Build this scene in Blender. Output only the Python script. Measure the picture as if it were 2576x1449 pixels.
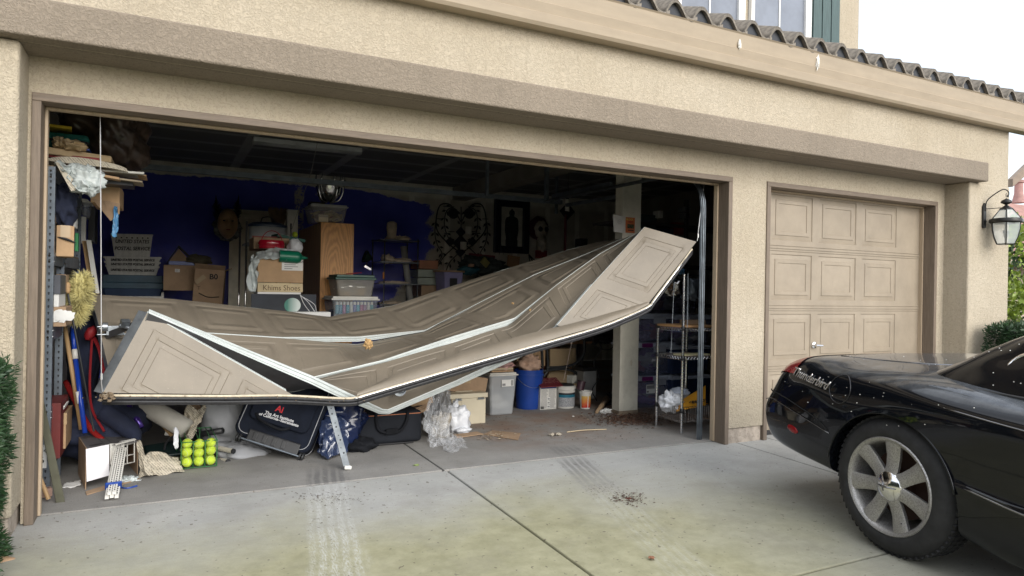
import bpy, bmesh, math, random
import numpy as np
from mathutils import Vector, Matrix, noise
rnd = random.Random(7)
for o in list(bpy.data.objects): bpy.data.objects.remove(o)
SC = bpy.context.scene
COL = SC.collection
# ---------------------------------------------------------------- camera
CP = Vector((0.6228, -4.2185, 1.2407)); YAW, PIT, ROL, FOC = 0.4696, 0.0016, 0.0183, 1718.0
_f = Vector((math.sin(YAW)*math.cos(PIT), math.cos(YAW)*math.cos(PIT), math.sin(PIT)))
_r = Vector((math.cos(YAW), -math.sin(YAW), 0)); _u = _r.cross(_f)
CR = _r*math.cos(ROL)+_u*math.sin(ROL); CU = _u*math.cos(ROL)-_r*math.sin(ROL); CF = _f
cam = bpy.data.objects.new('camera', bpy.data.cameras.new('camera')); COL.objects.link(cam)
cam.data.sensor_width = 36; cam.data.lens = 36*FOC/2576; cam.data.clip_start = .05; cam.data.clip_end = 500
M3 = Matrix((CR, CU, -CF)).transposed(); cam.matrix_world = Matrix.Translation(CP) @ M3.to_4x4()
SC.camera = cam
# ---------------------------------------------------------------- light
SUN_EL, SUN_AZ = math.radians(24), math.radians(172)   # azimuth: direction the light comes from, clockwise from +y
W = bpy.data.worlds.new('World'); SC.world = W; W.use_nodes = True
nt = W.node_tree; nt.nodes.clear()
def wn(t): return nt.nodes.new(t)
sky = wn('ShaderNodeTexSky'); sky.sky_type = 'NISHITA'; sky.sun_disc = False; sky.sun_elevation = SUN_EL; sky.sun_rotation = SUN_AZ
sky.air_density = 1.0; sky.dust_density = 2.0; sky.ozone_density = 1.0
tc = wn('ShaderNodeTexCoord'); nz = wn('ShaderNodeTexNoise'); nz.inputs['Scale'].default_value = 1.6; nz.inputs['Detail'].default_value = 5
mp = wn('ShaderNodeMapping'); mp.inputs['Scale'].default_value = (1, 1, 2.2); mp.inputs['Location'].default_value = (0, 0, 0)
rp = wn('ShaderNodeValToRGB'); rp.color_ramp.elements[0].position = .40; rp.color_ramp.elements[1].position = .56; rp.color_ramp.elements[0].color = (.42, .42, .42, 1)
mx = wn('ShaderNodeMixRGB'); mx.inputs[2].default_value = (9.6, 9.9, 10.4, 1)
bg = wn('ShaderNodeBackground'); bg.inputs['Strength'].default_value = .12; ow = wn('ShaderNodeOutputWorld')
L = nt.links.new
L(tc.outputs['Generated'], mp.inputs[0]); L(mp.outputs[0], nz.inputs['Vector']); L(nz.outputs[0], rp.inputs[0]); L(rp.outputs[0], mx.inputs[0])
L(sky.outputs[0], mx.inputs[1]); L(mx.outputs[0], bg.inputs[0]); L(bg.outputs[0], ow.inputs[0])
sun = bpy.data.objects.new('sun', bpy.data.lights.new('sun', 'SUN')); COL.objects.link(sun)
sun.data.energy = 1.9; sun.data.angle = math.radians(42); sun.data.color = (1, .95, .88)
_sd = Vector((math.sin(SUN_AZ)*math.cos(SUN_EL), math.cos(SUN_AZ)*math.cos(SUN_EL), math.sin(SUN_EL)))
sun.rotation_euler = _sd.to_track_quat('Z', 'Y').to_euler()
SC.view_settings.view_transform = 'Standard'; SC.view_settings.look = 'None'; SC.view_settings.gamma = 1
SC.view_settings.exposure = 0.78; SC.view_settings.use_curve_mapping = False
SC.render.engine = 'CYCLES'; SC.cycles.diffuse_bounces = 9; SC.cycles.max_bounces = 14; SC.cycles.transparent_max_bounces = 16
# ---------------------------------------------------------------- helpers
def at(x, y, X=None, Y=None, Z=None):
    "world point on the plane X=, Y= or Z= seen at photo position (x, y)"
    d = CF + CR*((x-1288)/FOC) - CU*((y-724.5)/FOC)
    if Y is not None: t = (Y-CP.y)/d.y
    elif Z is not None: t = (Z-CP.z)/d.z
    else: t = (X-CP.x)/d.x
    return CP + d*t
class NT:
    def __init__(s, m):
        s.t = m.node_tree; s.b = s.t.nodes['Principled BSDF']; s.o = s.n('ShaderNodeTexCoord').outputs['Object']
    def n(s, t): return s.t.nodes.new(t)
    def set(s, i, v):
        if hasattr(v, 'links'): s.t.links.new(v, i)
        else:
            if isinstance(v, tuple) and len(v) == 3 and i.type == 'RGBA': v = v+(1,)
            i.default_value = v
    def m(s, op, a, b=0.0, c=None):
        n = s.n('ShaderNodeMath'); n.operation = op; s.set(n.inputs[0], a); s.set(n.inputs[1], b)
        if c is not None: s.set(n.inputs[2], c)
        return n.outputs[0]
    def noise(s, sc, det=3, rough=.55, vec=None, dist=0, stretch=None):
        n = s.n('ShaderNodeTexNoise'); n.inputs['Scale'].default_value = sc; n.inputs['Detail'].default_value = det
        n.inputs['Roughness'].default_value = rough; n.inputs['Distortion'].default_value = dist
        v = vec or s.o
        if stretch:
            mp = s.n('ShaderNodeMapping'); mp.inputs['Scale'].default_value = stretch; s.t.links.new(v, mp.inputs[0]); v = mp.outputs[0]
        s.t.links.new(v, n.inputs['Vector']); return n.outputs[0]
    def voro(s, sc, feat='F1', vec=None):
        n = s.n('ShaderNodeTexVoronoi'); n.feature = feat; n.inputs['Scale'].default_value = sc; s.t.links.new(vec or s.o, n.inputs['Vector']); return n.outputs[0]
    def ramp(s, f, a, b):
        n = s.n('ShaderNodeMapRange'); n.clamp = True; s.set(n.inputs[0], f); n.inputs[1].default_value = a; n.inputs[2].default_value = b; return n.outputs[0]
    def mix(s, f, a, b):
        n = s.n('ShaderNodeMixRGB'); s.set(n.inputs[0], f); s.set(n.inputs[1], a); s.set(n.inputs[2], b); return n.outputs[0]
    def xyz(s):
        n = s.n('ShaderNodeSeparateXYZ'); s.t.links.new(s.o, n.inputs[0]); return n.outputs
    def col(s, v): s.set(s.b.inputs['Base Color'], v)
    def bump(s, h, st, d=.01):
        n = s.n('ShaderNodeBump'); n.inputs['Strength'].default_value = st; n.inputs['Distance'].default_value = d
        s.t.links.new(h, n.inputs['Height']); s.t.links.new(n.outputs[0], s.b.inputs['Normal'])
_mc = {}
def newmat(name):
    m = bpy.data.materials.new(name); m.use_nodes = True; _mc[name] = m; return m, NT(m)
def mat(name, c=(.5, .5, .5), rough=.6, metal=0, var=.18, vs=6, bump=.15, bs=60, alpha=1, stretch=None, dirt=0, trans=0, spec=.5):
    if name in _mc: return _mc[name]
    m, n = newmat(name)
    c = tuple(c); lo = tuple(v*(1-var) for v in c); hi = tuple(min(1, v*(1+var)) for v in c)
    f = n.ramp(n.noise(vs, 4, stretch=stretch), .3, .7); cc = n.mix(f, lo, hi)
    if dirt: cc = n.mix(n.m('MULTIPLY', n.ramp(n.noise(vs*2.3, 6, .7), .5, .72), dirt), cc, (.06, .048, .035))
    n.col(cc); n.b.inputs['Roughness'].default_value = rough; n.b.inputs['Metallic'].default_value = metal
    n.b.inputs['Specular IOR Level'].default_value = spec
    if bump: n.bump(n.noise(bs, 3, stretch=stretch), bump, .004)
    if alpha < 1: n.b.inputs['Alpha'].default_value = alpha
    if trans: n.b.inputs['Transmission Weight'].default_value = trans
    return m
class MB:
    "collects shapes into one mesh"
    def __init__(s): s.v = []; s.f = []; s.uv = None
    def add(s, vs, fs):
        k = len(s.v); s.v += [tuple(v) for v in vs]; s.f += [tuple(k+i for i in f) for f in fs]; return s
    def box(s, x0, x1, y0, y1, z0, z1, mw=None):
        vs = [Vector((x, y, z)) for z in (z0, z1) for y in (y0, y1) for x in (x0, x1)]
        if mw is not None: vs = [mw @ v for v in vs]
        return s.add(vs, [(0, 2, 3, 1), (4, 5, 7, 6), (0, 1, 5, 4), (2, 6, 7, 3), (0, 4, 6, 2), (1, 3, 7, 5)])
    def cbox(s, c, sx, sy, sz, rz=0, rx=0, ry=0):
        mw = Matrix.Translation(c) @ Matrix.Rotation(rz, 4, 'Z') @ Matrix.Rotation(ry, 4, 'Y') @ Matrix.Rotation(rx, 4, 'X')
        return s.box(-sx/2, sx/2, -sy/2, sy/2, -sz/2, sz/2, mw)
    def prism(s, poly, d, mw=None):
        "poly: 2-D points in x,z ; extruded along +y by d"
        n = len(poly); vs = [Vector((p[0], 0, p[1])) for p in poly]+[Vector((p[0], d, p[1])) for p in poly]
        if mw is not None: vs = [mw @ v for v in vs]
        return s.add(vs, [tuple(range(n)), tuple(range(2*n-1, n-1, -1))]+[(i, i+n, (i+1) % n+n, (i+1) % n) for i in range(n)])
    def sheet(s, P, Q, d):
        "solid slab between two equal polylines P and Q, thickness vector d"
        d = Vector(d); n = len(P)
        vs = [Vector(p) for p in P]+[Vector(p) for p in Q]+[Vector(p)+d for p in P]+[Vector(p)+d for p in Q]
        fs = []
        for i in range(n-1): fs += [(i, i+1, n+i+1, n+i), (2*n+i, 3*n+i, 3*n+i+1, 2*n+i+1), (i, 2*n+i, 2*n+i+1, i+1), (n+i, n+i+1, 3*n+i+1, 3*n+i)]
        fs += [(0, n, 3*n, 2*n), (n-1, 3*n-1, 4*n-1, 2*n-1)]
        return s.add(vs, fs)
    def tube(s, pts, r, n=8, closed=False, cap=True):
        pts = [Vector(p) for p in pts]; N = len(pts); rr = r if isinstance(r, (list, tuple)) else [r]*N
        vs = []; up = None
        for i, p in enumerate(pts):
            a = pts[(i-1) % N] if (i or closed) else p; b = pts[(i+1) % N] if (i < N-1 or closed) else p
            t = (b-a).normalized() if (b-a).length > 1e-9 else Vector((0, 0, 1))
            if up is None: up = Vector((0, 0, 1)) if abs(t.z) < .9 else Vector((1, 0, 0))
            x = t.cross(up)
            if x.length < 1e-4: x = t.cross(Vector((.3, 1, .2)))
            x.normalize(); y = x.cross(t).normalized(); up = y
            vs += [p+x*(rr[i]*math.cos(2*math.pi*k/n))+y*(rr[i]*math.sin(2*math.pi*k/n)) for k in range(n)]
        fs = []
        for i in range(N if closed else N-1):
            j = (i+1) % N
            fs += [(i*n+k, i*n+(k+1) % n, j*n+(k+1) % n, j*n+k) for k in range(n)]
        if cap and not closed: fs += [tuple(range(n-1, -1, -1)), tuple((N-1)*n+k for k in range(n))]
        return s.add(vs, fs)
    def lathe(s, prof, c=(0, 0, 0), n=24, mw=None, sx=1, sy=1):
        "prof: (radius, z) points"
        M = mw if mw is not None else Matrix.Translation(c); vs = []
        for r, z in prof:
            for k in range(n):
                a = 2*math.pi*k/n; vs.append(M @ Vector((r*math.cos(a)*sx, r*math.sin(a)*sy, z)))
        m = len(prof); fs = [(i*n+k, i*n+(k+1) % n, (i+1)*n+(k+1) % n, (i+1)*n+k) for i in range(m-1) for k in range(n)]
        if prof[0][0] > 1e-6: fs.append(tuple(range(n-1, -1, -1)))
        if prof[-1][0] > 1e-6: fs.append(tuple((m-1)*n+k for k in range(n)))
        return s.add(vs, fs)
    def blob(s, c, rx, ry, rz, amp=.15, fr=2.0, nu=24, nv=16, seed=0, mw=None, pw=1.0):
        vs = []; sd = Vector((seed*3.7, seed*1.3, seed*2.1)); c = Vector(c)
        def sp(v): return math.copysign(abs(v)**pw, v)
        for j in range(nv+1):
            th = math.pi*j/nv
            for i in range(nu):
                ph = 2*math.pi*i/nu; d = Vector((math.sin(th)*math.cos(ph), math.sin(th)*math.sin(ph), math.cos(th)))
                k = 1+amp*(noise.noise(d*fr+sd)+.5*noise.noise(d*fr*2.7+sd)+.3*noise.noise(d*fr*6+sd))
                q = Vector((sp(d.x)*rx*k, sp(d.y)*ry*k, sp(d.z)*rz*k))
                if mw is not None: q = mw @ q
                vs.append(c+q)
        fs = [(j*nu+i, (j+1)*nu+i, (j+1)*nu+(i+1) % nu, j*nu+(i+1) % nu) for j in range(nv) for i in range(nu)]
        return s.add(vs, fs)
    def grid(s, fn, nu, nv):
        vs = [fn(i/nu, j/nv) for j in range(nv+1) for i in range(nu+1)]
        return s.add(vs, [(j*(nu+1)+i, j*(nu+1)+i+1, (j+1)*(nu+1)+i+1, (j+1)*(nu+1)+i) for j in range(nv) for i in range(nu)])
    def obj(s, name, m, parent=None, smooth=False, bevel=0, solid=0, sub=0, local=False, seg=2):
        me = bpy.data.meshes.new(name); me.from_pydata(s.v, [], s.f)
        if solid is not None and smooth in (False, True): pass
        bm = bmesh.new(); bm.from_mesh(me)
        bmesh.ops.remove_doubles(bm, verts=bm.verts, dist=1e-5)
        if not solid: bmesh.ops.recalc_face_normals(bm, faces=bm.faces)
        bm.to_mesh(me); bm.free()
        if smooth:
            me.polygons.foreach_set('use_smooth', [True]*len(me.polygons))
            if smooth != True: me.set_sharp_from_angle(angle=math.radians(smooth))
        me.materials.append(m)
        o = bpy.data.objects.new(name, me); COL.objects.link(o)
        if parent is not None:
            o.parent = parent
            if not local: o.location = -wloc(parent)
        if solid: md = o.modifiers.new('s', 'SOLIDIFY'); md.thickness = solid; md.offset = 0
        if bevel:
            md = o.modifiers.new('b', 'BEVEL'); md.width = bevel; md.segments = seg; md.limit_method = 'ANGLE'; md.angle_limit = math.radians(40)
        if sub: md = o.modifiers.new('u', 'SUBSURF'); md.levels = sub; md.render_levels = sub
        return o
def wloc(o):
    v = Vector((0, 0, 0))
    while o is not None: v += o.location; o = o.parent
    return v
def tag(o, label=None, cat=None, group=None, kind=None):
    for k, v in (('label', label), ('category', cat), ('group', group), ('kind', kind)):
        if v: o[k] = v
    return o
def thing(name, label, cat, loc=(0, 0, 0), group=None):
    o = bpy.data.objects.new(name, None); COL.objects.link(o); o.location = loc; o.empty_display_size = .1
    return tag(o, label, cat, group)
def cr(pts, n):
    "Catmull-Rom through points"
    P = [Vector(p) for p in pts]; out = []
    for i in range(len(P)-1):
        a = P[i-1] if i else P[0]*2-P[1]; b = P[i]; c = P[i+1]; d = P[i+2] if i+2 < len(P) else P[-1]*2-P[-2]
        for k in range(n):
            t = k/n; out.append(.5*((2*b)+(c-a)*t+(2*a-5*b+4*c-d)*t*t+(3*b-a-3*c+d)*t*t*t))
    return out+[P[-1]]
def text(s, size, loc, right, up, m, parent=None, name='lettering', shear=0, align='LEFT', ext=.0006, sx=1.0, bold=0):
    cu = bpy.data.curves.new('t', 'FONT'); cu.body = s; cu.size = size; cu.extrude = ext; cu.shear = shear; cu.align_x = align; cu.offset = bold
    cu.resolution_u = 3
    t = bpy.data.objects.new('t', cu); COL.objects.link(t)
    dg = bpy.context.evaluated_depsgraph_get(); me = bpy.data.meshes.new_from_object(t.evaluated_get(dg))
    bpy.data.objects.remove(t); bpy.data.curves.remove(cu)
    R = Vector(right).normalized(); U = Vector(up); U = (U-R*U.dot(R)).normalized(); F = R.cross(U)
    A = Matrix((R*sx, U, F)).transposed().to_4x4(); me.transform(Matrix.Translation(Vector(loc)) @ A)
    me.materials.clear(); me.materials.append(m)
    o = bpy.data.objects.new(name, me); COL.objects.link(o)
    if parent is not None: o.parent = parent; o.location = -wloc(parent)
    return o
X_, Y_, Z_ = Vector((1, 0, 0)), Vector((0, 1, 0)), Vector((0, 0, 1))
# ================================================================ materials
def stucco(name, c1, c2):
    m, n = newmat(name)
    ds = n.noise(52, 3, .6, dist=1.2); cell = n.voro(76)
    h = n.m('ADD', n.ramp(ds, .42, .58), n.m('MULTIPLY', cell, .5))
    big = n.ramp(n.noise(1.3, 5, .6), .3, .7)
    c = n.mix(big, c1, c2); c = n.mix(n.m('MULTIPLY', n.ramp(ds, .5, .36), .34), c, tuple(v*.5 for v in c1))
    c = n.mix(n.m('MULTIPLY', n.ramp(n.noise(2.2, 6, .7, stretch=(3, 3, .5)), .55, .8), .3), c, tuple(v*.62 for v in c1))
    dr_ = n.ramp(n.noise(5, 4, .7, stretch=(3.5, 3.5, .25)), .56, .72); c = n.mix(n.m('MULTIPLY', dr_, .22), c, tuple(v*.55 for v in c1))
    ck = n.ramp(n.voro(1.1, 'DISTANCE_TO_EDGE', None), .006, .002); ck = n.m('MULTIPLY', ck, n.ramp(n.noise(1.7, 3), .52, .58)); c = n.mix(n.m('MULTIPLY', ck, .0), c, tuple(v*.45 for v in c1))
    c = n.mix(n.m('MULTIPLY', n.ramp(n.noise(150, 2), .6, .7), .22), c, tuple(v*.55 for v in c1))
    n.col(c); n.b.inputs['Roughness'].default_value = .93; n.bump(n.m('ADD', h, n.m('MULTIPLY', n.noise(130, 3), .35)), .6, .006); return m
M_stucco = stucco('stucco_beige', (.42, .36, .268), (.49, .43, .335))
M_stucco2 = stucco('stucco_taupe', (.225, .188, .145), (.27, .225, .175))
M_found = mat('foundation', (.42, .36, .30), .95, var=.3, vs=14, bump=.6, bs=40, dirt=.5)
M_trim = mat('brown_trim', (.165, .128, .096), .6, var=.2, vs=9, bump=.35, bs=25, stretch=(9, 9, .6), dirt=.12)
M_trimh = mat('brown_header_trim', (.165, .128, .096), .6, var=.2, vs=9, bump=.35, bs=25, stretch=(.6, 9, 9), dirt=.12)
M_trimlt = mat('stop_moulding', (.42, .33, .23), .6, var=.1, bump=.15, stretch=(8, 8, .5))
def doorpaint(name, c, g):
    m, n = newmat(name)
    grain = n.noise(90, 3, .6, stretch=(.12, 1, 1)); dust = n.ramp(n.noise(3.5, 6, .65), .35, .75)
    cc = n.mix(dust, tuple(v*.86 for v in c), tuple(v*1.12 for v in c))
    cc = n.mix(n.m('MULTIPLY', n.ramp(n.noise(140, 2), .7, .76), .5*g), cc, (.5, .45, .38))
    cc = n.mix(n.m('MULTIPLY', n.ramp(n.noise(5, 5, .7, stretch=(4, 4, .7)), .58, .8), .35), cc, tuple(v*.6 for v in c))
    n.col(cc); n.b.inputs['Roughness'].default_value = .5; n.bump(n.m('ADD', grain, n.m('MULTIPLY', n.noise(260, 2), .6)), .22, .0015); return m
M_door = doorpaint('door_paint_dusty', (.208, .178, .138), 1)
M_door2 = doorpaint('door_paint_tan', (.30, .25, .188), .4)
M_rib = mat('white_rail', (.53, .57, .56), .35, var=.06, bump=.05, dirt=.12)
M_cream = mat('cream_edge', (.55, .48, .36), .5, var=.2, vs=30, dirt=.3)
M_back = mat('shaded_inner_steel', (.07, .07, .075), .5, .2, var=.2, dirt=.4)  # near-black tone holds the shadow on the pale inside of the door sections
M_seal = mat('black_rubber_seal', (.018, .018, .020), .55, var=.5, vs=40, bump=.5, bs=80, dirt=.0)
M_galv = mat('galvanised_steel', (.30, .33, .36), .38, .85, var=.25, vs=14, bump=.08)
M_track = mat('track_steel', (.13, .15, .17), .4, .8, var=.3, vs=14, bump=.08)
M_galvd = mat('shelf_steel', (.17, .20, .235), .42, .55, var=.25, vs=9, bump=.06, dirt=.25)
M_chrome = mat('chrome', (.75, .75, .76), .12, 1, var=.1, bump=0)
M_dark = mat('near_black', (.012, .013, .016), .6, var=.3)
M_black = mat('black_plastic', (.02, .021, .023), .45, var=.3)
M_fascia = mat('eave_tan', (.365, .30, .22), .55, var=.07, vs=3, bump=.05, stretch=(1, 1, 6), dirt=.06)
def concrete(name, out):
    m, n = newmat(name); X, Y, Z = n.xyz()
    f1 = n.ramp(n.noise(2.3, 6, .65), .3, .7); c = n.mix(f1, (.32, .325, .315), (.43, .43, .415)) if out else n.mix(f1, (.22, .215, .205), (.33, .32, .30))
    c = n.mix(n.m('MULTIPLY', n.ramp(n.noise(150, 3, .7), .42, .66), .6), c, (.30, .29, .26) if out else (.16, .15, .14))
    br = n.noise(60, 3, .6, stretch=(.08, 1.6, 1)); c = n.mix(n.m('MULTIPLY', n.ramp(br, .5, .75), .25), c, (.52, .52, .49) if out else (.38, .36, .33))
    def band(x0, k, w, y0, y1):
        u = n.m('SUBTRACT', X, n.m('ADD', n.m('MULTIPLY', Y, k), x0)); a = n.m('ABSOLUTE', u)
        mk = n.ramp(n.m('ADD', a, n.m('MULTIPLY', n.noise(11, 5, .7), .12)), w+.09, w+.02)
        mk = n.m('MULTIPLY', mk, n.ramp(Y, y0, y0+.35)); mk = n.m('MULTIPLY', mk, n.ramp(Y, y1, y1-.25))
        st = n.ramp(n.m('SINE', n.m('ADD', n.m('MULTIPLY', u, 118), n.m('MULTIPLY', n.noise(3, 3), 5))), -1.0, .2); st = n.m('MULTIPLY_ADD', st, .72, .28); st = n.m('MULTIPLY', st, n.ramp(n.noise(26, 5, .75, stretch=(1.6, .35, 1)), .2, .5)); return mk, st, u
    b1, s1, u1 = band(1.53, .17, .125, -3.4, .6); b2, s2, u2 = band(3.30, .28, .13, -2.2, .2)
    rub = n.m('MULTIPLY', n.ramp(n.noise(70, 3, .7, stretch=(2.2, .5, 1)), .36, .66), n.ramp(n.noise(2.2, 4, .6), .2, .5))
    if out:
        gy = n.ramp(n.m('ADD', n.m('MULTIPLY', Y, -1), n.m('MULTIPLY', n.noise(1.1, 4), 1.4)), .95, 1.75)
        gx = n.ramp(n.m('ADD', X, n.m('MULTIPLY', n.noise(.8, 3), 2)), 5.6, 4.2)
        c = n.mix(n.m('MULTIPLY', n.m('MULTIPLY', gy, gx), .85), c, n.mix(n.ramp(n.noise(9, 5, .7), .35, .65), (.225, .215, .11), (.32, .305, .18)))
        c = n.mix(n.m('MULTIPLY', n.m('MULTIPLY', b1, n.m('MULTIPLY', rub, s1)), .65), c, (.58, .59, .59))
        c = n.mix(n.m('MULTIPLY', n.m('MULTIPLY', b2, n.m('MULTIPLY', rub, s2)), .3), c, (.52, .53, .53))
        dk = n.m('MULTIPLY', n.ramp(n.noise(45, 4, .75, stretch=(2, .7, 1)), .56, .64), n.ramp(n.m('ABSOLUTE', n.m('ADD', Y, .13)), .2, .03))
        c = n.mix(n.m('MULTIPLY', n.m('MULTIPLY', dk, b1), .8), c, (.06, .05, .045))
        dk2 = n.m('MULTIPLY', n.ramp(n.noise(45, 4, .75, stretch=(2, .7, 1)), .52, .62), n.ramp(n.m('ABSOLUTE', n.m('ADD', Y, .62)), .16, .03))
        c = n.mix(n.m('MULTIPLY', n.m('MULTIPLY', dk2, b2), .85), c, (.09, .055, .04))
        c = n.mix(n.m('MULTIPLY', n.m('MULTIPLY', b2, s2), n.m('MULTIPLY', n.ramp(Y, -.8, 0), .8)), c, (.14, .135, .13))
    else:
        rust = n.m('MULTIPLY', n.ramp(n.noise(1.7, 6, .7), .42, .62), n.m('MULTIPLY', n.ramp(X, 2.5, 3.2), n.ramp(Y, .35, .8)))
        c = n.mix(n.m('MULTIPLY', rust, .55), c, (.235, .115, .055))
        c = n.mix(n.m('MULTIPLY', n.m('MULTIPLY', b1, s1), .55), c, (.07, .07, .075))
        b3, s3, u3 = band(3.36, .22, .14, .12, .46)
        c = n.mix(n.m('MULTIPLY', n.m('MULTIPLY', b3, s3), .9), c, (.05, .05, .05))
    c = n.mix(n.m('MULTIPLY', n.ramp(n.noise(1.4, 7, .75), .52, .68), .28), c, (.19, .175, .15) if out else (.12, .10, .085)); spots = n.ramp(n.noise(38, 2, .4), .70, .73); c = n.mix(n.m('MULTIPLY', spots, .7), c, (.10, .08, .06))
    n.col(c); n.b.inputs['Roughness'].default_value = .88; n.bump(n.m('ADD', br, n.noise(220, 2)), .25, .002); return m
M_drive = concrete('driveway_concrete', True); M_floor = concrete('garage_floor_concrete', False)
def drywall():
    m, n = newmat('blue_wall_paint'); X, Y, Z = n.xyz()
    zig = n.m('MULTIPLY', n.m('PINGPONG', n.m('MULTIPLY', n.m('ADD', Z, .07), 1), .13), .9)
    edge = n.m('ADD', n.m('ADD', 4.28, zig), n.m('MULTIPLY', n.m('SUBTRACT', n.noise(9, 6, .8, stretch=(1, 1, .6)), .5), .45))
    edge = n.m('SUBTRACT', edge, n.m('MULTIPLY', n.ramp(Z, 1.75, .9), .75))
    blue = n.ramp(n.m('SUBTRACT', edge, X), -.02, .03)
    top = n.m('ADD', n.m('SUBTRACT', 2.70, n.m('MULTIPLY', n.ramp(X, 3.2, 4.2), .14)), n.m('MULTIPLY', n.m('SUBTRACT', n.noise(3.5, 5, .7), .5), .12))
    blue = n.m('MULTIPLY', blue, n.ramp(n.m('SUBTRACT', top, Z), 0, .012))
    gap = n.m('MULTIPLY', n.ramp(n.m('ABSOLUTE', n.m('SUBTRACT', X, n.m('ADD', 2.30, n.m('MULTIPLY', n.noise(8, 4), .06)))), .075, .05), n.m('MULTIPLY', n.ramp(n.noise(7, 5, .8), .44, .52), n.ramp(Z, 2.0, 2.1)))
    blue = n.m('MULTIPLY', blue, n.m('SUBTRACT', 1, gap))
    bc = n.mix(n.ramp(n.noise(1.6, 4), .3, .7), (.03, .045, .42), (.07, .09, .55))
    bc = n.mix(n.m('MULTIPLY', n.ramp(Z, 1.9, 1.2), n.ramp(n.noise(3, 5), .3, .8)), bc, (.26, .25, .50))
    tape = n.m('MAXIMUM', n.ramp(n.m('ABSOLUTE', n.m('SUBTRACT', n.m('PINGPONG', n.m('ADD', X, .55), .61), .3)), .05, .04), n.ramp(n.m('ABSOLUTE', n.m('SUBTRACT', Z, 1.28)), .12, .10))
    tape = n.m('MAXIMUM', tape, n.ramp(Z, 2.63, 2.68))
    gw = n.mix(tape, (.52, .49, .43), (.72, .70, .63)); gw = n.mix(n.m('MULTIPLY', n.ramp(n.noise(5, 5), .4, .8), .4), gw, (.17, .155, .13))
    n.col(n.mix(blue, gw, bc)); n.b.inputs['Roughness'].default_value = .62; n.bump(n.noise(30, 4), .15, .004); return m
M_wallb = drywall()
def ceilm():
    m, n = newmat('taped_ceiling'); X, Y, Z = n.xyz()
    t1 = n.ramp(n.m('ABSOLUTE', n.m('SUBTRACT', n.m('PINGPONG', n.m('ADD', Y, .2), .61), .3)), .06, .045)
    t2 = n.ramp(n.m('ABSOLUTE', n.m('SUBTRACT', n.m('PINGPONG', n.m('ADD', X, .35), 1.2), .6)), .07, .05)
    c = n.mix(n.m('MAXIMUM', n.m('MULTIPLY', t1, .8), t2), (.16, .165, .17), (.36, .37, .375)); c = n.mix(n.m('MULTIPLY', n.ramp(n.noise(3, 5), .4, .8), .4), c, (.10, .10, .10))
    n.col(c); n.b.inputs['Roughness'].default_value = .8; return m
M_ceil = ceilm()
M_grey = mat('grey_drywall', (.26, .245, .21), .8, vs=2, var=.25)
# ================================================================ ground
g = MB(); g.box(-60, 80, -60, 90, -.4, -.16); tag(g.obj('ground', mat('soil', (.05, .052, .03), .95, var=.3, vs=3, bump=.5, bs=20)), kind='structure')
DS = .021
def dz(y): return -.006+DS*(y-.13) if y < .13 else 0
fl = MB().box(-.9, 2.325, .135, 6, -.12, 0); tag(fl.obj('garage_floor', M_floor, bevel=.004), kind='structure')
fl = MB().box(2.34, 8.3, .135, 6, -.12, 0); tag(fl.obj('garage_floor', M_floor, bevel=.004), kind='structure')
def slab(x0, x1, y0, y1):
    b = MB(); vs = [(x, y, z) for z in (-.2, None) for y in (y0, y1) for x in (x0, x1)]
    vs = [(x, y, dz(y)-.12 if z is not None else dz(y)) for x, y, z in vs]
    b.add(vs, [(0, 2, 3, 1), (4, 5, 7, 6), (0, 1, 5, 4), (2, 6, 7, 3), (0, 4, 6, 2), (1, 3, 7, 5)])
    tag(b.obj('driveway', M_drive, bevel=.006), kind='structure')
for xa, xb in ((-.6, 2.352), (2.368, 4.895), (4.907, 5.29), (5.30, 8.6)):
    slab(xa, xb, -2.012, .128); slab(xa, xb, -5.2, -2.026); slab(xa, xb, -9, -5.214)
jb = MB().box(-.6, 8.6, -9, .2, -.27, -.235); tag(jb.obj('soil_under_slabs', M_dark), kind='structure')
# ================================================================ house
RC = -.2437      # front plane of piers and upper wall
hs = thing('house', 'beige stucco house with tan gutter, taupe beam over the garage openings and grey roof tiles', 'house', (4, 0, 0))
OW, OH, GX, G2, PR, CX, EV = 4.786, 2.20, 5.182, 7.567, 7.688, 8.395, 3.05
w = MB()    # recessed wall round both openings
w.box(.0, GX+.0, 0, .12, OH, 2.40); w.box(-.015, 0, 0, .12, 0, 2.40); w.box(GX, PR, 0, .12, OH, 2.40)
w.box(OW, GX, 0, .12, .12, OH); w.box(G2, PR, 0, .12, .12, OH)
w.obj('recessed_wall', M_stucco, hs)
w = MB(); w.box(-1.4, -.015, RC, .12, .10, 2.388); w.obj('left_pier', M_stucco, hs, bevel=.018, seg=3)
w = MB(); w.box(PR, CX, RC, .12, .10, 2.388)
w.obj('right_pier', M_stucco, hs, bevel=.018, seg=3)
w = MB(); w.box(-1.4, CX, RC+.02, .12, 2.39, 3.24); w.box(CX-.15, CX, RC+.25, 6.3, 0, 3.24); w.box(-1.4, -1.2, .12, 6.3, 0, 3.24)
w.obj('upper_front_wall', M_stucco, hs)
w = MB(); w.box(-1.5, 7.853, RC-.085, RC+.03, 2.388, 2.575); w.box(-1.5, 7.68, RC+.03, .01, 2.384, 2.42)
w.obj('taupe_beam', M_stucco2, hs, bevel=.012, seg=3)
for bb in ((OW+.005, GX-.005, .012, .12, -.15, .12), (G2+.06, CX-.02, RC+.02, .11, -.2, .10), (-1.4, -.03, RC+.02, .11, -.2, .10)): MB().box(*bb).obj('foundation', M_found, hs, bevel=.01)
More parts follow.
